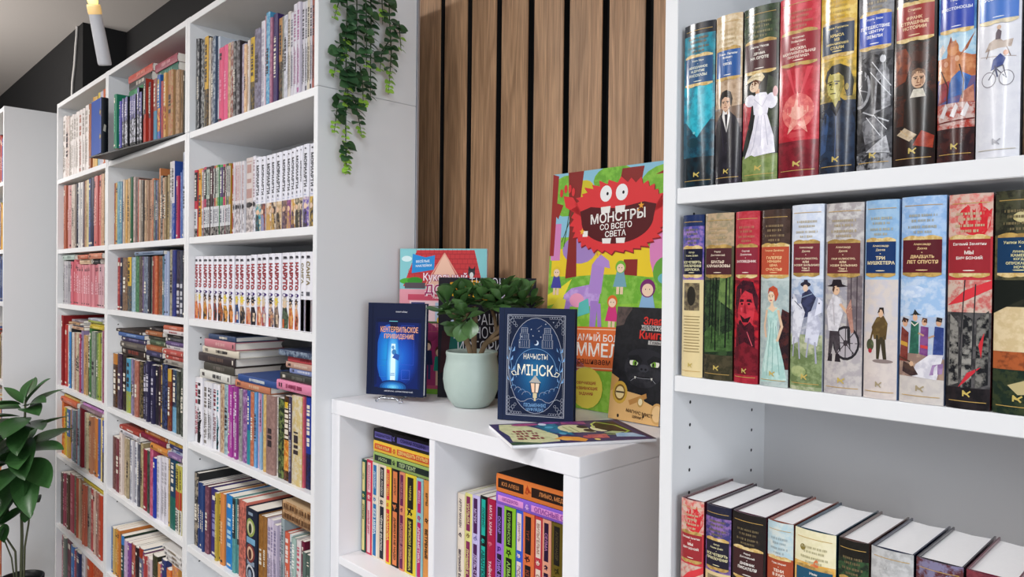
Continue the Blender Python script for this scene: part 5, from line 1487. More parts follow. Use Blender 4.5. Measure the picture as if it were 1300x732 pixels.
for (za, zb, s) in ((1.1430, 1.1695, ('98b464', '1c2a28', '1c2a28', 'b8cc98', 'ИБСЕН', 'ПЕР ГЮНТ', 'pale green book with black panels, lowest lying in left cube')),
                    (1.1700, 1.1960, ('f0c440', 'd8582c', 'd8582c', 'f8d880', 'ИЛЬЯ ИЛЬФ', 'ДВЕНАДЦАТЬ СТУЛЬЕВ', 'yellow book with orange panels, middle lying one in left cube')),
                    (1.1965, 1.2230, ('1c1620', '7c74d0', '7c74d0', '3c3078', 'ВАШИНГТОН', 'СОННАЯ ЛОЩИНА', 'black book with violet panels, topmost lying in left cube'))):
    bordered(za, zb, 0, .951, .215, .14, *s, GL, lie=(za, -1.2115))
XR = [-1.1239, -1.1023, -1.0792, -1.0566, -1.0346, -1.0118, -.9877, -.9567, -.9368, -.908, -.8875, -.8664, -.8391]
SR = [('f4e4d0', 'f4e4d0', '3c1c38', '34183c', 'АРТУР МАХЕН', 'ВЕЛИКИЙ БОГ', 'pale cream spine with dark lettering, first in right cube', .215, 'plain'),
      ('f0e890', '8c2458', '8c6c40', 'f0dc98', 'УИЛЬЯМ', 'ЛУЧШИЙ К', 'pale yellow spine with plum panels, right cube', .2195, 'panel'),
      ('ccc0ec', '4c1c54', '7c70a8', 'c8b0d8', 'МЭРИ', 'ДЕЛЬ С ПРУ', 'lavender spine with dark purple panels, right cube', .221, 'panel'),
      ('101214', '20b0a0', '20b0a0', '0c4c48', 'ЛОРЕНС', 'АВАНТЮРА', 'black spine with teal panels, right cube', .224, 'panel'),
      ('ac1c44', 'ac1c44', 'd86c80', 'f4d0d8', 'МАТА ХАРИ', 'ТАЙНА И ЕЁ', 'crimson spine with white slanted lettering, right cube', .224, 'plain'),
      ('a874d8', '201830', '4c2480', 'a080d0', 'ОСКАР', 'ЛИК КАИНА', 'purple spine with black panels and curl, right cube', .222, 'panel'),
      ('8cc430', '14180c', '202c10', 'a0c868', 'СТИВЕНСОН', 'АЛМАЗ', 'lime green spine with black panels, right cube', .222, 'panel'),
      ('3c60d0', 'f0d8d8', 'f0d8d8', '8c6888', 'ДАНИЭЛЬ', 'ЭСС', 'royal blue spine with pale pink panels, right cube', .221, 'panel'),
      ('e87844', '1c1418', '4c1c18', '8c4430', 'ТИТ', 'КРОВЬ', 'wide orange spine with black panels, right cube', .22, 'panel'),
      ('c43844', 'f0dccc', 'f0dccc', 'a87868', 'ВИЛЬГЕЛЬМ', 'СКАЗКА', 'red spine with cream panels, right cube', .2195, 'panel'),
      ('f0a88c', '2c1438', '2c1438', 'c080b0', 'СЕЛМА', 'НОЧЬ', 'salmon-pink spine with dark violet panels, right cube', .219, 'panel'),
      ('6c5c1c', '201c18', '38300c', '584c30', 'АЛЕКСАНДР', 'ЖАН', 'olive spine with black panels, last in right cube', .2185, 'panel')]
for i, s in enumerate(SR):
    h = min(s[7], .2196) if i >= 5 else s[7]
    bordered(XR[i], XR[i + 1], ZK, .9515 + (.0012 if i % 2 else 0), h if i != 8 else .2198, .14, s[0], s[1], s[2], s[3], s[4], s[5], s[6], GR, mode=s[8])
for (za, zb, s) in ((1.1428, 1.1660, ('8c60d0', 'e898dc', 'e0b0f0', '9c50a8', 'ШОДЕРЛО', 'ОПАСНЫЕ СВЯЗИ', 'violet book with pink panels, lying under the orange one')),
                    (1.1664, 1.2010, ('e8803c', '2c1a14', 'b8441c', 'd08850', 'ЮЗ АЛЕШ', 'ЛИМО, МЕДЬ И', 'thick orange book with black panels, topmost in right cube'))):
    bordered(za, zb, 0, .951, .216, .14, *s, GR, lie=(za, -.7925))

# ------------------------------------------------------------------ books displayed on the cube shelf
def display(name, label, P0, ang, lean, w, h, d, side, pr, base=KT, hard=True, spine=None, mat_=None, pages=M_WPAGE, cat='book', M=None, cover=None):
    th = math.radians(ang - 90)
    n = Vector((math.cos(th), math.sin(th), 0))
    b = MB()
    sp = Print(); sp.rect(0, 0, w, h, spine or side, 0)
    ct = .0026 if hard else .0008
    book_shell(b, w, h, d, side, hard, sp, 4, min(.003, w * .15), side, 0, False, ct)
    if cover: pr.rect(0.0, 0, d, h, cover, 0)
    pr.emit(b, lambda u, v, e: ((w + e + .0001, u, v), None), box=(d, h))
    o = b.build(name, (mat_ or M_BOARD,))
    loc = Vector((P0[0], P0[1], base + .0003)) - w * n
    o.matrix_world = M or (Matrix.Translation(loc) @ Matrix.Rotation(th, 4, 'Z') @ Matrix.Rotation(-math.radians(lean), 4, 'Y'))
    pb = MB(); page_block(pb, w, h, d, ct, min(.003, w * .15), .003 if hard else .0006, 0)
    pb.build('page_block', pages, o)
    return tag(o, label, cat)
rng = random.Random(11)

# navy hardcover: a blue door ajar
W_, H_ = .148, .2152
p = Print()
p.rect(.021, .018, .139, .18, '0c1f5c', 1)
p.glow(.078, .09, .056, .075, ('0c2468', '1440a0', '1c5cc0', '2c80d4'), 1.1, 14)
p.glow(.055, .095, .03, .07, ('1858b8', '1c78c8', '2090d0'), 2, 8, 1, .2)
art(p, W_, H_, [('p', '0c1a48', .145, .1, .185, .12, .185, .8, .145, .83), ('p', '0c1a48', .9, .1, .94, .08, .94, .83, .9, .8), ('p', '0a1434', .145, .79, .94, .79, .94, .835, .145, .835), ('r', '78d0e0', .38, .8, .53, .806), ('r', '0c1438', .4, .7, .53, .79)], 2.7)
p.glow(.068, .075, .017, .075, ('2478cc', '50a8e4', '90d4f4', 'd8f2fc'), 3.6, 12)
art(p, W_, H_, [('p', 'd8f0fa', .42, .1, .51, .1, .5, .56, .43, .56), ('e', '3c78b0', .48, .47, .04, .03), ('p', '2850a0', .45, .41, .56, .38, .58, .44, .5, .46), ('e', '5c98c8', .46, .52, .025, .02)], 4.6)
p.glow(.07, .02, .04, .016, ('0c1f5c', '2878c0', '70c8e8'), 4.8, 7)
p.rect(.0, .0, W_, .0165, '101a38', 5.4)
for x0, x1, v0, v1, c in ((.23, .36, .2, .32, '2c80b8'), (.23, .36, .38, .62, '1c70b0'), (.6, .82, .34, .76, '3854c0'), (.62, .76, .18, .28, '4c68cc')):
    p.line([(x0 * W_, v0 * H_), (x1 * W_, v0 * H_), (x1 * W_, v1 * H_), (x0 * W_, v1 * H_), (x0 * W_, v0 * H_)], .0007, c, 9)
p.text('ОСКАР УАЙЛЬД', .088, .195, .0042, .055, 'e0e0e8', 10, 0, .02)
p.text('КЕНТЕРВИЛЬСКОЕ', .083, .1535, .0135, .098, 'b06c58', 10, 0, .02); p.text('КЕНТЕРВИЛЬСКОЕ', .083, .154, .0125, .096, 'f0b898', 11, 0, -.004)
p.text('ПРИВИДЕНИЕ', .083, .1365, .0135, .078, 'b06c58', 10, 0, .02); p.text('ПРИВИДЕНИЕ', .083, .137, .0125, .076, 'f0b898', 11, 0, -.004)
p.text('МИСТЕР ОТИС - СБОРНИК ПРИКЛЮЧЕНИЙ', .085, .0105, .0034, .1, 'd0d0d8', 10, 0, .02)
p.line([(.0125, 0), (.0125, H_)], .0008, '0a1024', 10)
p.ticks(.062, .05, .074, .0525, '5c90b8', rng, 11, 'u'); p.ticks(.062, .046, .074, .0485, '5c90b8', rng, 11, 'u')
display('book', 'navy hardcover with a glowing blue door ajar on its cover', (-1.459, .952), 26.6, 2, .018, H_, W_, '131c38', p, base=1.2975, cover='101a38')
# its small wire stand
st = tag(empty('book_stand', (-1.394, .985, KT)), 'small chrome wire stand holding up the navy book with the blue door', 'stand')
R_ = Matrix.Rotation(math.radians(26.6), 3, 'Z')
M_CHROME = mat('chrome_wire', 'c8ccd2', .15, metal=1)
for nm, pts in (('foot_wire', [(-.035, -.022, .004), (-.03, -.03, .002), (-.02, -.024, .0105), (0, -.024, .0108), (.02, -.024, .0105), (.03, -.03, .002), (.035, -.022, .004)]), ('rest_wire', [(-.028, -.022, .009), (-.028, .026, .0095), (-.02, .04, .06), (.02, .04, .06), (.028, .026, .0095), (.028, -.022, .009)]), ('rear_wire', [(-.02, .04, .06), (-.026, .058, .002), (.026, .058, .002), (.02, .04, .06)])):
    b = MB(); b.tube([R_ @ Vector(q) for q in pts], .0018, 6)
    b.build(nm, M_CHROME, st)

# navy hardcover with the lantern and silver frame
W_, H_ = .158, .2275
p = Print()
S, SL_ = 'a8acb8', '78a4d0'
def frame(a, wd, c, ly): p.line([(a[0], a[1]), (a[2], a[1]), (a[2], a[3]), (a[0], a[3]), (a[0], a[1])], wd, c, ly)
p.rect(.0185, .0115, .1385, .2135, '111c36', 1)
frame((.0185, .0115, .1385, .2135), .0013, S, 4); frame((.0215, .0145, .1355, .2105), .0005, S, 4)
cx_, cy_ = .0785, .107
p.poly([(cx_ + .056 * math.cos(2 * PI * i / 40), .1125 + .095 * math.sin(2 * PI * i / 40) * (1 if math.sin(2 * PI * i / 40) > 0 else 1)) for i in range(40)], '142a50', 2)
p.glow(cx_, .095, .054, .075, ('142a50', '18406c', '1c5c8c', '2878a4'), 2.1, 14)
p.ring(cx_, .1125, .0565, .0955, .001, S, 4)
p.ring(cx_, .104, .0425, .0425, .0009, SL_, 5, 40, -PI * .1, PI * 1.12)
for sx in (-1, 1):
    for sy, y0 in ((1, .2115), (-1, .0135)):
        x0 = cx_ + sx * .058
        for k in range(4):
            p.ring(x0 - sx * (.003 + k * .0045), y0 - sy * (.004 + k * .0052), .0045 - k * .0007, .005 - k * .0008, .0006, S, 4, 12)
            p.ring(x0 - sx * (.002), y0 - sy * (.012 + k * .007), .0028, .0035, .0006, 'a0a4b0', 4, 10)
            p.ring(x0 - sx * (.012 + k * .005), y0 - sy * .003, .003, .0024, .0006, 'a0a4b0', 4, 10)
    # tower
    tx = cx_ + sx * .024
    p.rect(tx - .011, .148, tx + .011, .164, '1c3458', 5); p.rect(tx - .009, .164, tx + .009, .176, '1c3458', 5); p.rect(tx - .0065, .176, tx + .0065, .188, '1c3458', 5); p.poly([(tx - .007, .188), (tx + .007, .188), (tx + .004, .194), (tx - .004, .194)], '1c3458', 5)
    for a, b_, c_, d_ in ((.011, .148, .011, .164), (.009, .164, .009, .176), (.0065, .176, .0065, .188)):
        p.line([(tx - a, b_), (tx + a, b_), (tx + a, d_), (tx - a, d_), (tx - a, b_)], .0007, S, 6)
        for k in range(-2, 3): p.line([(tx + k * a * .4, b_ + .002), (tx + k * a * .4, d_ - .002)], .0006, S, 6)
    # leaf branch
    pts = [(cx_ + sx * .05, .148), (cx_ + sx * .054, .13), (cx_ + sx * .05, .11), (cx_ + sx * .052, .088), (cx_ + sx * .046, .07)]
    p.line(pts, .0008, SL_, 6)
    for k, (x, y) in enumerate(pts[:-1]):
        for q in (-1, 1):
            ax = x + q * .0045; ay = y - .005
            p.poly([(x, y - .009), (ax - .0016, ay), (ax + q * .002, ay + .007), (ax + .0018, ay - .002)], '7ca8d8', 6)
    # waves
    for k in range(4):
        p.ring(cx_ + sx * (.018 + k * .009), .052 + k * .004, .009 - k * .001, .008, .0008, SL_ if k % 2 else S, 5, 14, .2 if sx < 0 else .9, PI * .95 if sx < 0 else PI * .75 + .9)
    p.line([(cx_ + sx * i * .0075, .043 + .004 * math.sin(i * 1.3)) for i in range(8)], .0009, S, 5)
p.ell(cx_ + .001, .158, .005, .005, 'c8d8ec', 6, 16); p.ell(cx_ - .0012, .1592, .0042, .0042, '142a50', 7, 16)
for x, y in ((-.03, .17), (-.034, .158), (.006, .182), (.01, .17), (-.01, .185), (.02, .196), (-.006, .172), (.036, .2)):
    p.star(cx_ + x, y, .0018, 'd8e0ec', 6, 4, .3)
p.line([(cx_ + .002, .186), (cx_ + .012, .193)], .0005, S, 6)
p.text('НАЧЫСТЫ', cx_, .1305, .0115, .05, 'e8e4d8', 8, 0, .012)
p.text('МІНСК', cx_, .1035, .0225, .075, 'f4f0dc', 8, 0, .012)
p.line([(cx_ - .034, .094), (cx_ - .046, .092), (cx_ - .05, .098), (cx_ - .044, .101), (cx_ - .04, .096)], .0014, 'f4f0dc', 8)
p.line([(cx_ + .034, .094), (cx_ + .046, .092), (cx_ + .05, .098), (cx_ + .044, .101), (cx_ + .04, .096)], .0014, 'f4f0dc', 8)
p.poly([(cx_ - .011, .078), (cx_ + .011, .078), (cx_ + .007, .058), (cx_ - .007, .058)], '2c3038', 8); p.poly([(cx_ - .009, .077), (cx_ - .001, .077), (cx_ - .001, .059), (cx_ - .006, .059)], 'f8d0b0', 9); p.poly([(cx_ + .001, .077), (cx_ + .009, .077), (cx_ + .006, .059), (cx_ + .001, .059)], 'f8e0c8', 9)
p.poly([(cx_ - .0125, .0785), (cx_ + .0125, .0785), (cx_ + .005, .087), (cx_, .094), (cx_ - .005, .087)], 'b8b4ac', 9); p.rect(cx_ - .004, .048, cx_ + .004, .058, 'd8c8a0', 9); p.rect(cx_ - .002, .042, cx_ + .002, .048, 'd8c8a0', 9)
p.text('ПІСЬМЕННІКІ', cx_, .0335, .0072, .046, SL_, 8, 0, .02); p.text('ШУФЛЯДКІ', cx_, .0243, .0072, .036, SL_, 8, 0, .02)
p.line([(.011, 0), (.011, H_)], .0008, '0c1428', 4)
display('book', 'dark blue hardcover with a silver frame, two towers and a street lantern', (-1.072, 1.013), 27.5, 1.5, .02, H_, W_, '17233f', p, cover='17233f')

# doll's house book
W_, H_ = .226, .36
p = Print()
p.rect(0, 0, W_, H_, 'e89ca8', .5)
art(p, W_, H_, [('r', '88c8cc', 0, .72, 1, 1), ('e', 'd8ecec', .08, .93, .06, .02), ('p', 'c83c40', .04, .74, .96, .74, .86, .99, .2, .99)], 1)
for r in range(7):
    v = .76 + r * .034
    p.line([((.05 + .022 * r) * W_, v * H_), ((.95 - .013 * r) * W_, v * H_)], .0011, '942830', 4)
    for k in range(13):
        u = .06 + .022 * r + k * (.89 - .035 * r) / 13 + (.03 if r % 2 else 0)
        p.line([(u * W_, v * H_), (u * W_, (v + .03) * H_)], .0009, 'a03038', 4)
p.poly([(.3 * W_, .72 * H_), (.52 * W_, .965 * H_), (.74 * W_, .72 * H_)], 'f0c0a8', 5); p.line([(.28 * W_, .73 * H_), (.52 * W_, .968 * H_), (.76 * W_, .73 * H_)], .003, 'e8a490', 5.5)
art(p, W_, H_, [('p', '2c8cd0', .14, .83, .4, .855, .41, .955, .3, .94, .15, .965), ('e', '50a838', .1, .775, .1, .022), ('e', '3c8c30', .18, .778, .09, .026), ('e', '50a838', .84, .77, .1, .024), ('e', '68b848', .92, .772, .08, .02), ('r', '5c5058', .06, .725, .3, .765), ('r', 'a85850', .72, .74, .96, .755),
                ('e', '3c3c40', .83, .835, .04, .03), ('e', 'e8e4e0', .83, .82, .022, .02), ('p', '2c2c30', .79, .85, .8, .885, .82, .865, .85, .865, .87, .885, .87, .85), ('r', 'd05068', .1, .645, .96, .685), ('r', 'f4d0d4', .12, .5, .96, .64), ('r', '3c4478', .14, .51, .3, .63), ('r', 'b8c8dc', .42, .5, .56, .63), ('e', 'e0b888', .22, .55, .05, .03), ('r', '50603c', .0, .485, 1, .5),
                ('r', 'c05070', .0, .0, 1, .46), ('r', 'a83868', .04, .06, .46, .42), ('e', '8c3058', .25, .42, .21, .08), ('r', '7cae3c', 0, 0, 1, .035), ('r', 'd86890', .5, .06, .98, .42), ('e', 'e8c03c', .5, .51, .06, .03)], 6)
for k in range(16):
    p.rect((.02 + k * .06) * W_, .43 * H_, (.028 + k * .06) * W_, .485 * H_, '944858', 14)
p.rect(0, .427 * H_, W_, .433 * H_, '944858', 14)
for u, v, body, hair, leg in ((.34, .2, '283050', '3c2c28', '38406c'), (.47, .16, '208c78', '6c3828', 'e8c0a0'), (.8, .2, 'e8b840', '2c2420', '4c5c98')):
    p.rect((u - .035) * W_, (v - .1) * H_, (u - .005) * W_, v * H_, leg, 15); p.rect((u + .005) * W_, (v - .1) * H_, (u + .035) * W_, v * H_, leg, 15)
    p.poly([((u - .06) * W_, v * H_), ((u + .06) * W_, v * H_), ((u + .045) * W_, (v + .1) * H_), ((u - .045) * W_, (v + .1) * H_)], body, 15.5)
    p.ell(u * W_, (v + .135) * H_, .045 * W_, .036 * H_, hair, 16); p.ell(u * W_, (v + .125) * H_, .036 * W_, .026 * H_, 'f0c8a8', 17)
p.text('ВЕСЁЛЫЕ', .27 * W_, .915 * H_, .0075, .045, 'e8f4fa', 16, .05, .02); p.text('НАКЛЕЙКИ', .28 * W_, .885 * H_, .0075, .05, 'e8f4fa', 16, .05, .02)
p.text('Кукольный', .53 * W_, .8 * H_, .026, .115, 'a83060', 17, 0, .07); p.text('Кукольный', .53 * W_, .8 * H_, .0255, .114, 'fce8ec', 18, 0, .02)
p.text('ДОМИК', .55 * W_, .715 * H_, .03, .12, 'fce8ec', 17, 0, .09); p.text('ДОМИК', .55 * W_, .715 * H_, .0275, .115, 'a82c64', 18, 0, .02)
p.text('Книга игра домик', .56 * W_, .664 * H_, .0085, .1, 'fce8e8', 18, 0, .02)
display('picture_book', "tall pink picture book with a red tiled doll's house roof", (-1.495, 1.070), 32, .5, .010, H_, W_, 'd88c98', p, hard=False, cat='book')

# black story book behind the potted plant
W_, H_ = .235, .289
p = Print()
art(p, W_, H_, [('p', 'f0b428', .12, .9, .3, .86, .62, .88, .62, .82, .4, .8, .2, .82, .1, .87), ('p', 'd89820', .1, .87, .12, .96, .4, .98, .45, .93, .25, .92), ('e', 'dcd4f0', .72, .87, .12, .03), ('r', 'dcd4f0', .64, .8, .68, .87), ('r', 'dcd4f0', .78, .8, .82, .87), ('e', '28242c', .72, .79, .07, .03),
                ('p', '3c1c24', .02, .2, .16, .25, .12, .6, .04, .55), ('p', '145c54', .1, .3, .24, .25, .26, .55, .14, .6), ('e', 'c8d8f0', .16, .6, .05, .05), ('e', 'e8a040', .22, .16, .12, .08), ('e', 'f0e0b0', .22, .17, .06, .05), ('r', '8c8c94', .86, .82, .9, .97), ('l', '5c2c3c', .003, .66, .9, .78, .86, .82, .78)], 2)
p.text('ТИМОН', .5 * W_, .955 * H_, .026, .085, 'e8e4ec', 10, .0, -.012)
for t, u, v, hh, mw in (('СТРАШНО', .5, .655, .027, .125), ('ПОЛНОЧНЫЕ', .48, .545, .028, .15), ('ИСТОРИИ', .47, .43, .027, .125)):
    p.text(t, u * W_, v * H_, hh, mw, 'dcdce4', 10, .03, -.004)
display('book', 'black story book with white hand lettering, partly behind the potted plant', (-1.372, 1.0965), 42, .5, .012, H_, W_, '1c1a24', p, cover='201c26')

# giant colouring book with the red monster
W_, H_ = .36, .534
p = Print()
p.rect(0, 0, W_, H_, '86c03c', .5, 'a0d050', .8)
art(p, W_, H_, [('r', '90c8e0', 0, .72, 1, 1), ('e', '78b83c/98d050', .12, .9, .14, .09), ('e', '88c848/60a030', .5, .95, .16, .06), ('e', '78b83c/98d050', .9, .92, .2, .07), ('e', 'd8c830', .27, .915, .08, .045), ('r', 'f0d030', .02, .55, 1, .67), ('e', 'a888c8', .25, .665, .14, .06), ('r', 'd888c0', .01, .62, .09, .78), ('e', 'e088c0', .9, .66, .12, .14),
                ('p', '8c2c28', .14, .5, .24, .5, .22, .75, .26, 1, .13, 1, .16, .75), ('p', '9c302c', .0, .64, .035, .64, .05, .99, 0, 1), ('p', '8c2c28', .52, .85, .56, .99, .72, .99, .68, .85), ('p', '9c302c', .8, .95, 1, 1, 1, .955), ('p', '8c2c28', .6, .48, .7, .48, .7, .62, .6, .62), ('p', '9c3028', .06, .8, .0, .84, 0, .88, .1, .86)], 1)
p.line([(.1 * W_, .7 * H_), (.2 * W_, .85 * H_)], .002, '2c4c28', 6); p.line([(.12 * W_, .68 * H_), (.16 * W_, .86 * H_)], .002, '2c4c28', 6)
# lower-half scenery on grass
art(p, W_, H_, [('e', '70b038/98cc58', .5, .5, .5, .06), ('p', 'f0e040', 0, .42, .12, .44, .2, .54, .1, .5, 0, .47), ('e', '68a840', .9, .57, .09, .06), ('e', '70b8c0', .9, .545, .055, .022)], 6)
ML = 8
# deer in lilac
art(p, W_, H_, [('p', 'b48cd4/d0b0e8', .14, .42, .42, .43, .44, .5, .37, .52, .2, .5, .14, .47), ('p', 'b48cd4', .34, .48, .44, .48, .46, .6, .4, .63, .36, .6), ('p', 'b890d8', .38, .6, .5, .585, .49, .615, .42, .645), ('p', 'a880cc', .15, .36, .18, .36, .2, .44, .15, .45), ('p', 'a880cc', .36, .3, .4, .3, .42, .45, .36, .45), ('p', 'a880cc', .43, .31, .46, .31, .44, .44, .41, .44),
                ('l', 'd8a048', .004, .4, .64, .36, .7, .33, .68), ('l', 'd8a048', .004, .42, .64, .48, .7, .52, .72), ('l', 'd8a048', .003, .36, .7, .38, .73), ('e', 'f0a0c0', .25, .45, .06, .03), ('p', '60c0b8', .26, .38, .36, .4, .34, .46, .27, .44), ('p', 'f0e050', .02, .4, .14, .38, .16, .45, .1, .46)], ML)
# children and the saint-like girl
for u, v, s, body, hair in ((.07, .49, .09, '4848a0', 'e8c838'), (.53, .36, .1, 'd83c80', 'e07030'), (.78, .38, .14, '90b8dc', '7c2c70'), (.58, .5, .1, '78a8b8', '78b83c')):
    p.rect((u - .025) * W_, (v - .02) * H_, (u - .004) * W_, (v + .03) * H_, 'f0d0b0', 12); p.rect((u + .004) * W_, (v - .02) * H_, (u + .025) * W_, (v + .03) * H_, 'f0d0b0', 12)
    p.poly([((u - .05 * s * 10) * W_, (v + .01) * H_), ((u + .05 * s * 10) * W_, (v + .01) * H_), ((u + .025 * s * 10) * W_, (v + s * .75) * H_), ((u - .025 * s * 10) * W_, (v + s * .75) * H_)], body, 13)
    p.ell(u * W_, (v + s * .9) * H_, s * .38 * W_, s * .26 * H_, hair, 14); p.ell(u * W_, (v + s * .85) * H_, s * .28 * W_, s * .18 * H_, 'f4d4b8', 15)
    for q in (-1, 1): p.ell((u + q * s * .1) * W_, (v + s * .87) * H_, .0011, .0014, '2c2428', 16, 8)
p.ell(.93 * W_, .42 * H_, .016, .018, 'c83040', 14); p.ell(.93 * W_, .425 * H_, .008, .005, 'f0f0f0', 15)
# the red shaggy head
cx_, cy_, rx, ry = .53 * W_, .795 * H_, .335 * W_, .138 * H_
sp_ = []
for i in range(72):
    a = 2 * PI * i / 72
    k = 1 if i % 2 == 0 else (1.12 if i % 4 == 1 else 1.07)
    if i % 2 and .25 * PI < a < .75 * PI: k += .06
    ca, sa = math.cos(a + .05 * (i % 2)), math.sin(a + .05 * (i % 2))
    sp_.append((cx_ + rx * k * math.copysign(abs(ca) ** .85, ca), cy_ + ry * k * math.copysign(abs(sa) ** .85, sa)))
p.poly([(x + .002, y - .003) for x, y in sp_], '8c2428', 17.6)
p.poly(sp_, 'e23a3e', 18)
for sx in (-1, 1):
    x = cx_ + sx * .4 * W_
    p.poly([(cx_ + sx * .26 * W_, .8 * H_), (x + sx * .01 * W_, .85 * H_), (x + sx * .03 * W_, .9 * H_), (x - sx * .05 * W_, .89 * H_), (cx_ + sx * .3 * W_, .85 * H_)], 'e23a3e', 18)
    for q in (-.05, -.015, .02, .05): p.ell(x + q * W_, (.912 + .02 * math.cos(q * 30)) * H_, .014 * W_, .019 * H_, 'e23a3e', 18, 10)
mouth = [(cx_ + .27 * W_ * math.cos(PI * (1 + i / 24)), .785 * H_ + .1 * H_ * math.sin(PI * (1 + i / 24))) for i in range(25)] + [(cx_ + .285 * W_, .835 * H_), (cx_ + .2 * W_, .848 * H_), (cx_ + .1 * W_, .838 * H_), (cx_, .83 * H_), (cx_ - .1 * W_, .834 * H_), (cx_ - .2 * W_, .842 * H_), (cx_ - .285 * W_, .826 * H_)]
p.poly(mouth, '58161a', 20)
for u in (-.1, .01): p.poly([(cx_ + (u - .015) * W_, .812 * H_), (cx_ + (u + .05) * W_, .812 * H_), (cx_ + (u + .055) * W_, .84 * H_), (cx_ + (u - .02) * W_, .838 * H_)], 'f4f0ec', 21)
for u in (-.1, .005): p.poly([(cx_ + u * W_, .708 * H_), (cx_ + (u + .07) * W_, .708 * H_), (cx_ + (u + .065) * W_, .686 * H_), (cx_ + (u + .005) * W_, .687 * H_)], 'f4f0ec', 21)
p.rect(cx_ - .255 * W_, .718 * H_, cx_ - .215 * W_, .742 * H_, 'f4f0ec', 21)
for u in (-.085, .035):
    p.ell(cx_ + u * W_, .893 * H_, .045 * W_, .034 * H_, 'f8f8f8', 21); p.ell(cx_ + (u + .012) * W_, .892 * H_, .009 * W_, .007 * H_, '18141c', 22, 10)
p.text('МОНСТРЫ', cx_ + .003, .797 * H_, .0225, .165, 'f6f2ee', 22, .06, .02)
p.text('СО ВСЕГО', cx_ + .0, .758 * H_, .0135, .09, 'f6f2ee', 22, .05, .018); p.text('СВЕТА', cx_ + .0, .727 * H_, .0135, .06, 'f6f2ee', 22, .05, .018)
p.star(cx_ + .18 * W_, .833 * H_, .008, 'f0a838', 22); p.star(cx_ - .26 * W_, .74 * H_, .008, 'f0b838', 22); p.star(cx_ + .16 * W_, .815 * H_, .004, 'f0a838', 22)
# orange banner and yellow badge
p.poly([(.0, .15 * H_), (.75 * W_, .175 * H_), (1 * W_, .17 * H_), (1 * W_, .345 * H_), (.75 * W_, .35 * H_), (0, .335 * H_)], 'e8743c', 24)
p.line([(.02 * W_, .16 * H_), (.75 * W_, .185 * H_), (.98 * W_, .18 * H_)], .002, 'f8d8b8', 25); p.line([(.02 * W_, .325 * H_), (.75 * W_, .34 * H_), (.98 * W_, .335 * H_)], .002, 'f8d8b8', 25)
p.text('САМЫЙ БОЛЬШОЙ', .5 * W_, .304 * H_, .02, .345, 'fcf4ec', 26, .02, .012)
p.text('ВИММЕЛЬБУХ', .5 * W_, .25 * H_, .03, .345, 'fcf4ec', 26, .02, .018)
p.text('раскрашиваем вместе', .45 * W_, .196 * H_, .0145, .29, '4c2018', 26, .03, .012)
p.ell(.36 * W_, .09 * H_, .046, .046, 'f4e058', 25); p.poly([(.3 * W_, .03 * H_), (.25 * W_, .02 * H_), (.28 * W_, .06 * H_)], 'f4e058', 25)
for i, t in enumerate(('ОБУЧАЮЩИЕ', 'РАЗВИВАЮЩИЕ', 'ЗАДАНИЯ')): p.text(t, .36 * W_, (.108 - i * .022) * H_, .0078, .066, 'b83030', 26, .06, .03)
p.ell(.22 * W_, .15 * H_, .05, .03, 'c088d0', 24); p.poly([(.1 * W_, .02 * H_), (.3 * W_, .03 * H_), (.26 * W_, .12 * H_)], 'c088d0', 24)
display('picture_book', 'huge green picture book with a shaggy red monster, leaning on the slats', (-1.158, 1.2395), 0, 3.1, .007, H_, W_, 'a83c3c', p, hard=False, cat='book', cover='86c03c')

# dark book with angry eyes
W_, H_ = .124, .2315
p = Print()
p.rect(0, 0, W_, H_, '222226', .5, '141418', .6)
art(p, W_, H_, [('p', '5c4c48/3c3434', 0, .82, .16, .84, .2, .9, .3, .98, .3, 1, 0, 1), ('p', 'd8ac70', 0, 0, 1, 0, 1, .14, .7, .19, .62, .24, .3, .26, 0, .3), ('p', 'c89858', 0, .24, .12, .28, .16, .36, 0, .4), ('e', 'c8a040', .2, .24, .15, .1), ('e', '7c5c28', .2, .24, .11, .072), ('e', 'e0c890', .2, .24, .085, .055), ('r', '4c3c28', .12, .235, .29, .25), ('p', 'b88448', .38, .18, .72, .26, .74, .22, .42, .14),
                ('e', 'b89050', .62, .18, .06, .045), ('e', 'e8d8b0', .62, .18, .04, .03), ('e', 'c89c60', .95, .1, .12, .09), ('e', 'e0bc88', .95, .1, .09, .07), ('e', '28201c', .2, .035, .022, .016), ('e', '28201c', .7, .06, .018, .012),
                ('e', '303036/1c1c20', .63, .47, .38, .17), ('e', '28282e', .63, .57, .34, .07), ('e', '3c3c44', .63, .47, .1, .035), ('e', '141418', .59, .462, .022, .01), ('e', '141418', .67, .462, .022, .01), ('e', '34343a/202024', .63, .39, .22, .05),
                ('e', 'e8e4d8', .43, .515, .085, .034), ('e', '78a838', .45, .51, .045, .03), ('e', '18181c', .46, .507, .018, .018), ('e', 'e8e4d8', .84, .515, .085, .034), ('e', '78a838', .82, .51, .045, .03), ('e', '18181c', .81, .507, .018, .018),
                ('p', '1c1c20', .3, .57, .34, .53, .45, .535, .56, .5, .6, .54, .5, .585), ('p', '1c1c20', .68, .54, .72, .5, .82, .535, .95, .53, .98, .57, .8, .585), ('p', '1c1c20', .33, .49, .54, .49, .5, .475, .38, .475), ('p', '1c1c20', .74, .49, .94, .49, .9, .475, .78, .475),
                ('l', '0c0c10', .0022, .4, .36, .48, .395, .63, .39, .8, .395, .88, .36), ('l', '9898a0', .0009, .4, .353, .48, .388, .63, .383, .8, .388, .88, .353), ('p', 'e8e4d8', .46, .395, .5, .395, .48, .37), ('p', 'e8e4d8', .78, .395, .82, .395, .8, .37)], 2)
p.text('Злая', .74 * W_, .885 * H_, .0165, .05, 'd0342c', 18, 0, .03)
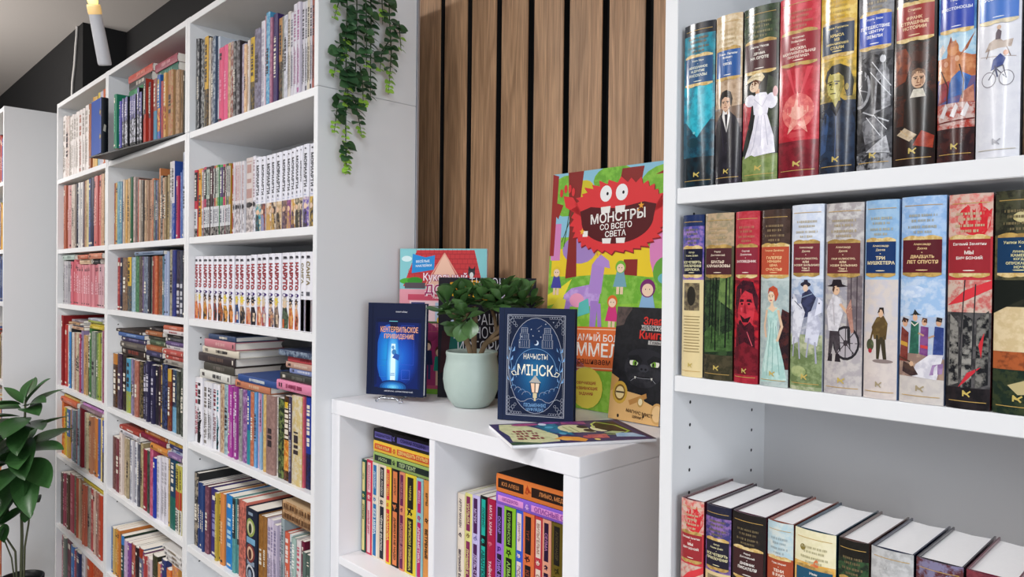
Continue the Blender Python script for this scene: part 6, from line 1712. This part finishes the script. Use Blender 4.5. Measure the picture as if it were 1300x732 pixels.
p.rect(.52 * W_, .8 * H_, 1.0 * W_, .845 * H_, 'c8c4c0', 17); p.text('маленькая', .76 * W_, .822 * H_, .009, .06, '2c2828', 18, 0, .02)
p.text('Книга', .74 * W_, .762 * H_, .0175, .062, 'd0342c', 18, 0, .03)
p.rect(.68 * W_, .68 * H_, 1.0 * W_, .715 * H_, 'b8b4b0', 17); p.text('Главы', .82 * W_, .698 * H_, .007, .04, '2c2828', 18, 0, .02)
p.text('МАГНУС МИСТ', .62 * W_, .085 * H_, .007, .065, '4c3420', 18, -.08, .02); p.text('ШРИФТ', .6 * W_, .045 * H_, .006, .03, '4c3420', 18, -.08, .02)
display('book', 'black book with glaring green eyes on its cover, beside the red monster book', (-.930, 1.1935), 0, 7.2, .013, H_, W_, '1c1a1c', p, cover='222226', hard=False)

# thin picture book lying in front
W_, H_ = .180, .264
p = Print()
p.rect(0, 0, W_, H_, '2c3460', .5, '503868', .9)
art(p, W_, H_, [('p', '2c4428/405c34', 0, .8, .2, .78, .1, 1, 0, 1), ('p', 'd8d8a8/c0c490', .08, .66, .35, .62, .72, .7, .94, .78, .96, .93, .7, .97, .4, .95, .15, .97, .05, .8), ('p', '3080a0/185870', .3, .5, .9, .52, .85, .68, .5, .66), ('e', 'e0dcb0', .62, .44, .2, .11), ('p', 'd8d8a8', .4, .32, .7, .34, .74, .5, .45, .52), ('e', '2c2428', .68, .36, .08, .04), ('e', '2c2428', .5, .35, .08, .04), ('e', 'e4e0b8', .56, .26, .14, .06),
                ('p', '3c2820/2c1c1c', .35, .06, .9, .06, .9, .22, .6, .28, .35, .2), ('l', 'a0b848', .005, .3, .3, .25, .18, .4, .08, .7, .1, .9, .2), ('p', 'e8a040', .02, .5, .1, .46, .22, .5, .28, .6, .18, .68, .1, .6), ('e', 'f0b858', .14, .6, .05, .04), ('p', '90b8d8/b8d0e4', .1, .04, .3, .08, .34, .2, .16, .24), ('e', 'a84878', .9, .75, .06, .1), ('e', '8c4890', .95, .55, .05, .08), ('p', 'c86868/a04858', .12, .3, .3, .28, .3, .42, .14, .42), ('l', 'a8b070', .003, .42, .48, .72, .5), ('l', 'a8b070', .003, .44, .44, .72, .45), ('e', '58a8c8', .72, .6, .06, .03), ('e', '3c6ca0', .55, .6, .08, .03), ('e', 'd8e0f0', .88, .62, .06, .03), ('e', '58a0c0', .4, .57, .06, .025), ('p', '7c3c80/b05878', .8, .3, .96, .28, .98, .46, .84, .48), ('l', 'c8d870', .004, .9, .2, .8, .26, .6, .29), ('p', 'b8c890', .3, .2, .36, .12, .42, .2, .36, .28), ('e', 'c05860', .2, .44, .06, .03), ('e', 'e8d080', .08, .4, .04, .02), ('r', '3c2c48', .0, .0, 1, .03)], 2)
for i in range(4): p.ticks(.2 * W_ + i * .02, (.74 + .015 * (i % 2)) * H_, .2 * W_ + .014 + i * .02, .92 * H_, '8c3c38', rng, 12, 'v')
Yv = Vector((-.868, .496, 0)); Zv = Vector((-.518, -.855, 0)); Zv = (Zv - Zv.dot(Yv) * Yv).normalized()
Dp = Vector((-.735, 1.083, KT + .0004))
display('picture_book', 'thin bright picture book lying flat at the front corner of the cube shelf', (0, 0), 0, 0, .006, H_, W_, 'e0e0e4', p, hard=False, cover='2c3460', cat='book',
        M=Matrix(((0, Yv.x, Zv.x, Dp.x), (0, Yv.y, Zv.y, Dp.y), (1, 0, 0, Dp.z), (0, 0, 0, 1))))

# blue face-out notebook on the tray, top shelf of the middle bookcase
W_, H_ = .128, .203
p = Print()
p.line([(.1 * W_, 0), (.1 * W_, H_)], .0016, 'b8a888', 2)
for v in (.3, .74):
    p.ell(.12 * W_, v * H_, .012, .011, '6c5c48', 3); p.ell(.12 * W_, v * H_, .007, .006, 'a89878', 4)
p.line([(.12 * W_, .74 * H_), (0, .66 * H_)], .002, 'a86c48', 4)
b = MB()
sp = Print(); sp.rect(0, 0, .024, H_, '10131c', 0); sp.poly([(.006, .4 * H_), (.014, .38 * H_), (.016, .5 * H_), (.009, .52 * H_)], 'a8a49c', 2)
book_shell(b, .024, H_, W_, '14449a', True, sp, 4, .003, '10131c', 0, False, .0026)
p2 = Print(); p2.q = p.q
p2.emit(b, lambda u, v, e: ((-e - .0001, u, v), None), box=(W_, H_))
o = b.build('book', (M_BOARD,), None, (-2.956, .784, 2.0211), (0, 0, PI / 2))
pb = MB(); page_block(pb, .024, H_, W_, .0026, .003, .003, 0); pb.build('page_block', M_WPAGE, o)
tag(o, 'bright blue notebook standing face out with a black spine, high beside the far bookcase', 'book')

# ------------------------------------------------------------------ plants
def leaf_mesh(name, m, L, W, fold=.15, curl=.25, nu=6, nv=4, thick=0, tip=1.0, wavy=0):
    """leaf along +Y from its stalk at the origin, face up +Z"""
    b = MB()
    P = []
    for i in range(nu + 1):
        t = i / nu
        wd = W / 2 * (math.sin(PI * t ** tip) ** .75 if 0 < t < 1 else .03)
        row = []
        for j in range(nv + 1):
            s = 2 * j / nv - 1
            row.append((wd * s, L * t, fold * wd * abs(s) * 1.2 - curl * L * t * t + wavy * W * math.sin(t * 9 + s)))
        P.append(row)
    b.grid(P, 0)
    if thick:
        Q = [[(x, y, z - thick * (1 - (2 * j / nv - 1) ** 2) * math.sin(PI * min(max(i / nu, .05), .95))) for j, (x, y, z) in enumerate(r)][::-1] for i, r in enumerate(P)]
        b.grid(Q, 0)
    return b.mesh(name, m)
def leaf_mat(name, a, c, rough=.35, vein=True):
    m = D.materials.new(name); m.use_nodes = True
    nt = m.node_tree; N = nt.nodes.new; L = nt.links.new
    bs = nt.nodes['Principled BSDF']
    bs.inputs['Roughness'].default_value = rough
    oi = N('ShaderNodeObjectInfo'); tc = N('ShaderNodeTexCoord')
    n = N('ShaderNodeTexNoise'); n.inputs['Scale'].default_value = 30; L(tc.outputs['Object'], n.inputs['Vector'])
    md = N('ShaderNodeMath'); md.operation = 'MULTIPLY_ADD'; md.inputs[1].default_value = .5
    L(n.outputs['Fac'], md.inputs[0]); 
    hf = N('ShaderNodeMath'); hf.operation = 'MULTIPLY'; hf.inputs[1].default_value = .5
    L(oi.outputs['Random'], hf.inputs[0]); L(hf.outputs[0], md.inputs[2])
    mx = N('ShaderNodeMix'); mx.data_type = 'RGBA'
    mx.inputs['A'].default_value = C(a); mx.inputs['B'].default_value = C(c)
    L(md.outputs[0], mx.inputs['Factor']); L(mx.outputs['Result'], bs.inputs['Base Color'])
    return m
def aim(o, base, d, up=(0, 0, 1), roll=0):
    """leaf +Y along d, face turned towards up"""
    y = Vector(d).normalized(); u = Vector(up)
    x = y.cross(u)
    if x.length < 1e-4: x = y.cross(Vector((1, 0, 0)))
    x.normalize(); z = x.cross(y)
    M = Matrix(((x.x, y.x, z.x), (x.y, y.y, z.y), (x.z, y.z, z.z))) @ Matrix.Rotation(roll, 3, 'Y')
    M = M.to_4x4(); M.translation = Vector(base)
    o.matrix_basis = M

# hanging eucalyptus-like vine over the end panel
M_EUC = leaf_mat('vine_leaf_green', '1d3d26', '446a3e', .45)
M_EUC2 = leaf_mat('vine_leaf_lime', '6a9a2c', 'a4cc50', .45)
M_VSTEM = mat('vine_stem', '33472a', .6)
LV = [leaf_mesh('vine_leaf', M_EUC, .0235 * k, .0225 * k, .12, c, 6, 4, tip=.8) for k, c in ((1, .15), (1.12, .3), (.85, .05))]
LL = [leaf_mesh('vine_leaf_lime', M_EUC2, .018 * k, .0165 * k, .15, .2, 5, 4, tip=.8) for k in (1, .8)]
VX = -1.500
vine = tag(empty('hanging_vine', (VX, .96, 2.375)), 'trailing green artificial vine hanging down the white end panel of the near bookcase', 'plant')
rng = random.Random(21)
VO = Vector((VX, .96, 2.375))
def strand(pts, start=0.0, lime=.25, step=.0125, size=1.0, dark=False, top=False):
    """pts: (x offset, y, z)"""
    P = [Vector((VX + a, y, z)) for a, y, z in pts]
    b = MB()
    b.tube([p - VO for p in P], [.0016] * (len(P) - 1) + [.0007], 5)
    b.build('stem', M_VSTEM, vine)
    tot = sum((q - p).length for p, q in zip(P[:-1], P[1:]))
    s = start; side = 0
    while s < tot - .002:
        a = s; i = 0
        while i < len(P) - 2 and a > (P[i + 1] - P[i]).length:
            a -= (P[i + 1] - P[i]).length; i += 1
        t = (P[i + 1] - P[i]).normalized()
        pos = P[i] + t * a
        fr = s / tot
        ang = side * PI / 2 + rng.uniform(-.4, .4)
        for q in (0, PI):
            th = ang + q
            d = Vector((.6 + .5 * math.cos(th), math.sin(th), 0))
            if abs(math.sin(th)) < .45: d.y = (.5 if q else -.5) + rng.uniform(-.2, .2)
            d = (d.normalized() + t * rng.uniform(.1, .55)).normalized()
            if d.x < -.05: d.x = .05
            isl = fr > 1 - lime
            me = rng.choice(LL if isl else LV)
            k = 1.18 * size * (1 - .3 * fr) * rng.uniform(.85, 1.12)
            o = put('leaf', me, vine, scale=None)
            aim(o, pos - VO, d, (rng.uniform(.4, .9), rng.uniform(-.4, .4), rng.uniform(.2, 1)), rng.uniform(-.5, .5))
            o.matrix_basis = o.matrix_basis @ Matrix.Scale(k, 4)
        s += step * rng.uniform(.9, 1.15) * (1 if fr < .8 else .7); side += 1
strand([(-.012, .905, 2.380), (.016, .902, 2.35), (.02, .904, 2.2), (.016, .905, 2.05), (.014, .907, 1.92), (.014, .908, 1.812)], .14, .2, .0165)
strand([(.016, .907, 1.885), (.02, .905, 1.86), (.02, .908, 1.812)], 0, .55, .010, .95)
strand([(-.012, .93, 2.380), (.014, .93, 2.35), (.024, .928, 2.2), (.02, .929, 2.10), (.016, .93, 2.01)], .14, .0, .018)
strand([(-.012, .97, 2.380), (.014, .968, 2.35), (.018, .971, 2.2), (.016, .972, 2.1), (.014, .974, 1.995)], .14, .0, .0155, .95)
strand([(-.012, 1.02, 2.380), (.012, 1.02, 2.35), (.018, 1.024, 2.2), (.018, 1.03, 2.12), (.016, 1.024, 2.02)], .14, .18, .016, 1.05)
strand([(-.012, .95, 2.380), (.02, .945, 2.34), (.034, .945, 2.24), (.032, .95, 2.15), (.028, .953, 2.06)], .12, .1, .0165)
strand([(.02, .904, 2.24), (.018, .885, 2.21), (.016, .873, 2.165)], .01, .45, .014)
strand([(.02, .903, 2.13), (.018, .883, 2.10), (.016, .872, 2.03)], .01, .25, .0135)
strand([(.02, .904, 2.17), (.022, .90, 2.13), (.022, .897, 2.075)], .01, .5, .0135)
strand([(.018, .905, 2.06), (.022, .907, 2.02), (.022, .905, 1.965)], 0, .6, .0125)
strand([(.016, .906, 2.0), (.014, .886, 1.98), (.012, .878, 1.905)], .01, .3, .0125)
strand([(.016, .906, 2.0), (.014, .933, 1.985), (.012, .953, 1.905)], .01, .2, .0125)
strand([(.02, .94, 2.07), (.02, .948, 2.03), (.018, .952, 1.975)], .01, .45, .0135)
strand([(.018, 1.028, 2.2), (.016, 1.055, 2.185), (.014, 1.062, 2.135)], .01, .4, .0135)
strand([(.018, 1.024, 2.15), (.016, 1.004, 2.12), (.014, 1.0, 2.07)], .01, .4, .0135)
strand([(.02, .985, 2.30), (.02, 1.0, 2.25), (.018, 1.004, 2.185)], .0, .3, .0135)

# jade plant in the celadon pot
M_POT = mat('celadon_glaze', 'a9b8b0', .42, bump=.12, bscale=180, vary=.06, vscale=40)
PC = Vector((-1.226, 1.077, KT))
jade = tag(empty('potted_plant', PC), 'jade plant with thick round leaves in a pale celadon pot', 'plant')
b = MB()
b.lathe([(0, .0004), (.036, .0004), (.041, .003), (.052, .018), (.0605, .04), (.0640, .062), (.0625, .084), (.0585, .100), (.0568, .112), (.0585, .121), (.0575, .1245), (.0545, .124), (.0535, .116), (.0545, .1), (.05, .09)], 48)
b.build('pot', M_POT, jade)
b = MB(); b.lathe([(0, .108), (.03, .107), (.0525, .104)], 32); b.build('soil', mat('potting_soil', '2c221a', .95, bump=.8, bscale=120), jade)
M_BARK = mat('jade_bark', '8c7458', .8, bump=.6, bscale=90, vary=.2, vscale=60)
M_JADE = leaf_mat('jade_leaf_green', '26451f', '5a8048', .3)
RX, FX = Vector((.7, .714, 0)), Vector((-.714, .7, 0))
def jp(a, z, c=0): return RX * a + FX * c + Vector((0, 0, z))
for pts, r in (([(.004, .1), (-.012, .15, -.01), (-.03, .185, -.015), (-.043, .215, -.02)], .0062), ([(.006, .1, .01), (.004, .15, .012), (.006, .19, .015), (.004, .225, .015)], .006), ([(.012, .1), (.03, .14, .005), (.055, .165, .01), (.08, .205, .012)], .0056),
               ([(-.03, .185, -.015), (-.016, .2, -.02), (-.006, .215, -.02)], .0042), ([(.055, .165, .01), (.05, .2, .02), (.04, .225, .02)], .004), ([(.08, .205, .012), (.105, .215, .01)], .0038), ([(.03, .14, .005), (.09, .17, -.0), (.125, .205, 0)], .0042)):
    b = MB(); P = [jp(*q) for q in pts]; n = []
    R = []
    for p0, p1 in zip(P[:-1], P[1:]):
        for k in range(4):
            n.append(p0.lerp(p1, k / 4)); R.append(r * (1.12 if k == 0 else .96))
    n.append(P[-1]); R.append(r * .7)
    b.tube(n, R, 8); b.build('stem', M_BARK, jade)
JL = [leaf_mesh('jade_leaf', M_JADE, .044 * k, .034 * k, .3, c, 8, 6, .0035, 1.7) for k, c in ((1, .12), (.85, -.1), (1.1, .3))]
rng = random.Random(4)
for a, z, c, n, s in ((-.054, .228, -.022, 9, 1.0), (-.024, .218, -.03, 9, 1.0), (.002, .245, .012, 8, .95), (.034, .248, .02, 8, .95), (.058, .242, .008, 8, 1.0), (.085, .24, .012, 9, 1.05), (.112, .236, .008, 9, 1.05), (.132, .23, 0, 7, .95), (-.014, .205, -.03, 6, .9), (.02, .246, -.012, 6, .95), (-.034, .196, -.03, 6, .85), (-.024, .248, -.0, 7, .95), (.07, .238, -.01, 6, .9)):
    ph = rng.uniform(0, PI)
    for k in range(n):
        lay = k // 2
        th = ph + (k % 2) * PI + lay * PI / 2 + rng.uniform(-.25, .25)
        el = (-.15, .3, .75, 1.1, 1.3)[min(lay, 4)] + rng.uniform(-.15, .15)
        d = Vector((math.cos(th) * math.cos(el), math.sin(th) * math.cos(el), math.sin(el)))
        o = put('leaf', JL[(k + n) % 3], jade)
        aim(o, jp(a, z - .012 + lay * .004, c) + d * .004, d, (0, 0, 1) if el < .9 else (-d.x, -d.y, .4), rng.uniform(-.3, .3))
        o.matrix_basis = o.matrix_basis @ Matrix.Scale(s * rng.uniform(.95, 1.25), 4)
for a, z, c, th, el in ((-.012, .195, -.035, -1.5, -1.1), (-.024, .198, -.035, -2.4, -.9), (.0, .2, -.03, -.8, -.8)):
    d = Vector((math.cos(th) * math.cos(el), math.sin(th) * math.cos(el), math.sin(el)))
    o = put('leaf', JL[2], jade); aim(o, jp(a, z, c), d, RX * 0 - FX)

# broad-leaved plant on the floor by the far bookcase
FP = Vector((-3.575, .655, 0))
fp = tag(empty('floor_plant', FP), 'dark green broad-leaved plant in a black pot on the floor by the far bookcase', 'plant')
b = MB()
b.lathe([(0, .0004), (.062, .0004), (.067, .01), (.079, .288), (.084, .292), (.084, .31), (.077, .31), (.074, .28), (.072, .27)], 40)
b.build('pot', mat('black_planter', '121214', .4), fp)
b = MB(); b.lathe([(0, .282), (.04, .28), (.0735, .276)], 24); b.build('soil', mat('planter_soil', '241c16', .95, bump=.8, bscale=90), fp)
M_FL = leaf_mat('broad_leaf_green', '153114', '3f6c38', .34)
M_FS = mat('plant_stem', '4c5038', .6, vary=.2, vscale=40)
u_ = .00391
def fpp(px, py, c=0): return RX * ((px - 30) * u_) + FX * c + Vector((0, 0, .332 + (727 - py) * u_))  # image pixel position to metres around the pot
for pts, r in (([(30, 742), (31, 690), (30, 640), (33, 590), (34, 545)], .006), ([(26, 742), (24, 705), (14, 690), (8, 665)], .0042), ([(33, 742), (34, 700), (38, 675), (40, 650)], .004), ([(24, 742), (20, 712), (11, 690)], .003)):
    b = MB(); b.tube([fpp(*q) for q in pts], [r, r, r * .9, r * .85, r * .7][:len(pts)], 7); b.build('stem', M_FS, fp)
FLM = [leaf_mesh('broad_leaf', M_FL, 1, .46, .25, c, 10, 4, tip=.9, wavy=.01) for c in (.18, .3, .08)]
rng = random.Random(8)
# each leaf: stalk point and tip in image pixels, scaled to metres, then depth of the tip
for bx, by, tx, ty, dc in ((33, 548, 16, 529, -.02), (34, 546, 40, 519, .0), (34, 548, 61, 519, -.04), (36, 550, 65, 537, -.1), (34, 552, 64, 548, -.12), (32, 552, -4, 548, -.06), (32, 548, 10, 545, -.14), (33, 546, 28, 520, .08), (36, 552, 56, 535, .1),
                           (32, 565, -8, 575, -.12), (33, 568, 8, 592, -.16), (35, 566, 68, 572, -.1), (34, 570, 30, 590, -.2), (34, 565, 50, 590, -.16),
                           (33, 598, 83, 590, -.08), (34, 604, 76, 630, -.12), (32, 600, -6, 594, -.05), (32, 604, -4, 616, -.14), (33, 600, 58, 602, -.2), (31, 600, 12, 604, -.18), (34, 606, 50, 640, -.12), (32, 596, 20, 575, .12), (34, 596, 60, 580, .14),
                           (31, 636, 50, 655, -.1), (30, 640, 14, 675, -.1), (31, 638, 46, 632, .08), (29, 636, -6, 640, -.06), (30, 634, 66, 625, -.05), (12, 676, -8, 655, -.05), (10, 676, 4, 640, -.08), (12, 678, -4, 690, -.1), (10, 672, 24, 655, -.08), (12, 674, 22, 690, -.06), (38, 660, 48, 668, -.08), (38, 655, 26, 668, -.1), (36, 610, 8, 630, .1), (32, 560, -2, 562, -.18), (35, 560, 52, 575, -.22), (33, 580, 12, 612, -.2), (35, 582, 62, 612, -.2), (33, 575, -10, 584, .05), (36, 578, 74, 560, .02), (33, 612, 20, 640, -.22), (35, 612, 64, 645, -.18), (31, 610, -10, 604, -.1), (34, 612, 40, 628, -.24), (12, 676, 16, 700, -.12), (9, 670, -12, 668, .02), (38, 655, 60, 640, -.1), (31, 622, 26, 660, -.2), (30, 612, -4, 632, .12)):
    p0, p1 = fpp(bx, by), fpp(tx, ty, dc)
    dv = p1 - p0
    L_ = dv.length
    o = put('leaf', rng.choice(FLM), fp)
    aim(o, p0 + dv * .06, dv + Vector((0, 0, .15 * L_)), (.0, -.35, 1), rng.uniform(-.35, .35))
    o.matrix_basis = o.matrix_basis @ Matrix.Diagonal((L_ * rng.uniform(.9, 1.15), L_ * .98, L_, 1))

# ------------------------------------------------------------------ lit candle hanging on a thread, power cord
CB, CT_ = Vector((-1.312, .353, 1.911)), Vector((-1.292, .331, 1.9945))
ax = (CT_ - CB).normalized()
cn = empty('hanging_candle', CB); cn.rotation_euler = ax.to_track_quat('Z', 'Y').to_euler()
tag(cn, 'white battery candle with a yellow flame, hanging below the ceiling', 'candle')
LN = (CT_ - CB).length
b = MB()
b.lathe([(0, 0), (.0085, 0), (.0098, .0015), (.0101, .004), (.0097, LN * .5), (.0092, LN - .012), (.0093, LN - .011)], 24)
b.build('body', mat('candle_plastic', 'b4b2b4', .5, vary=.05, vscale=120), cn)
b = MB(); b.lathe([(.0093, LN - .011), (.0100, LN - .009), (.0100, LN + .001), (.0094, LN + .004), (.008, LN + .002), (0, LN)], 24)
b.build('wax_rim', mat('warm_wax', 'e8c890', .5, emit='f0b040', strength=.25), cn)
b = MB(); b.lathe([(0, LN), (.005, LN + .0005), (.0075, LN + .008), (.007, LN + .016), (.004, LN + .026), (.001, LN + .034), (0, LN + .035)], 20)
b.build('flame', mat('flame_glow', 'fff0a0', .5, emit='ffe060', strength=2.2), cn)
b = MB(); M_ = (Matrix.Translation(CB) @ cn.rotation_euler.to_matrix().to_4x4()).inverted()
b.tube([M_ @ (CT_ + ax * .034), M_ @ Vector((CT_.x + .01, CT_.y - .01, CEIL))], .0002, 4)
b.build('thread', mat('nylon_thread', 'c8c8c8', .3), cn)

b = MB()
b.tube([(-4.588, 1.0925, 2.953), (-4.595, 1.092, 2.90), (-4.61, 1.091, 2.84), (-4.635, 1.092, 2.75), (-4.668, 1.09, 2.66), (-4.685, 1.091, 2.56), (-4.69, 1.092, 2.30), (-4.69, 1.092, 1.9)], .006, 8)
tag(b.build('power_cord', mat('white_cord', 'c4c0bc', .5)), 'white power cord hanging down the black wall from the ceiling', 'cord')
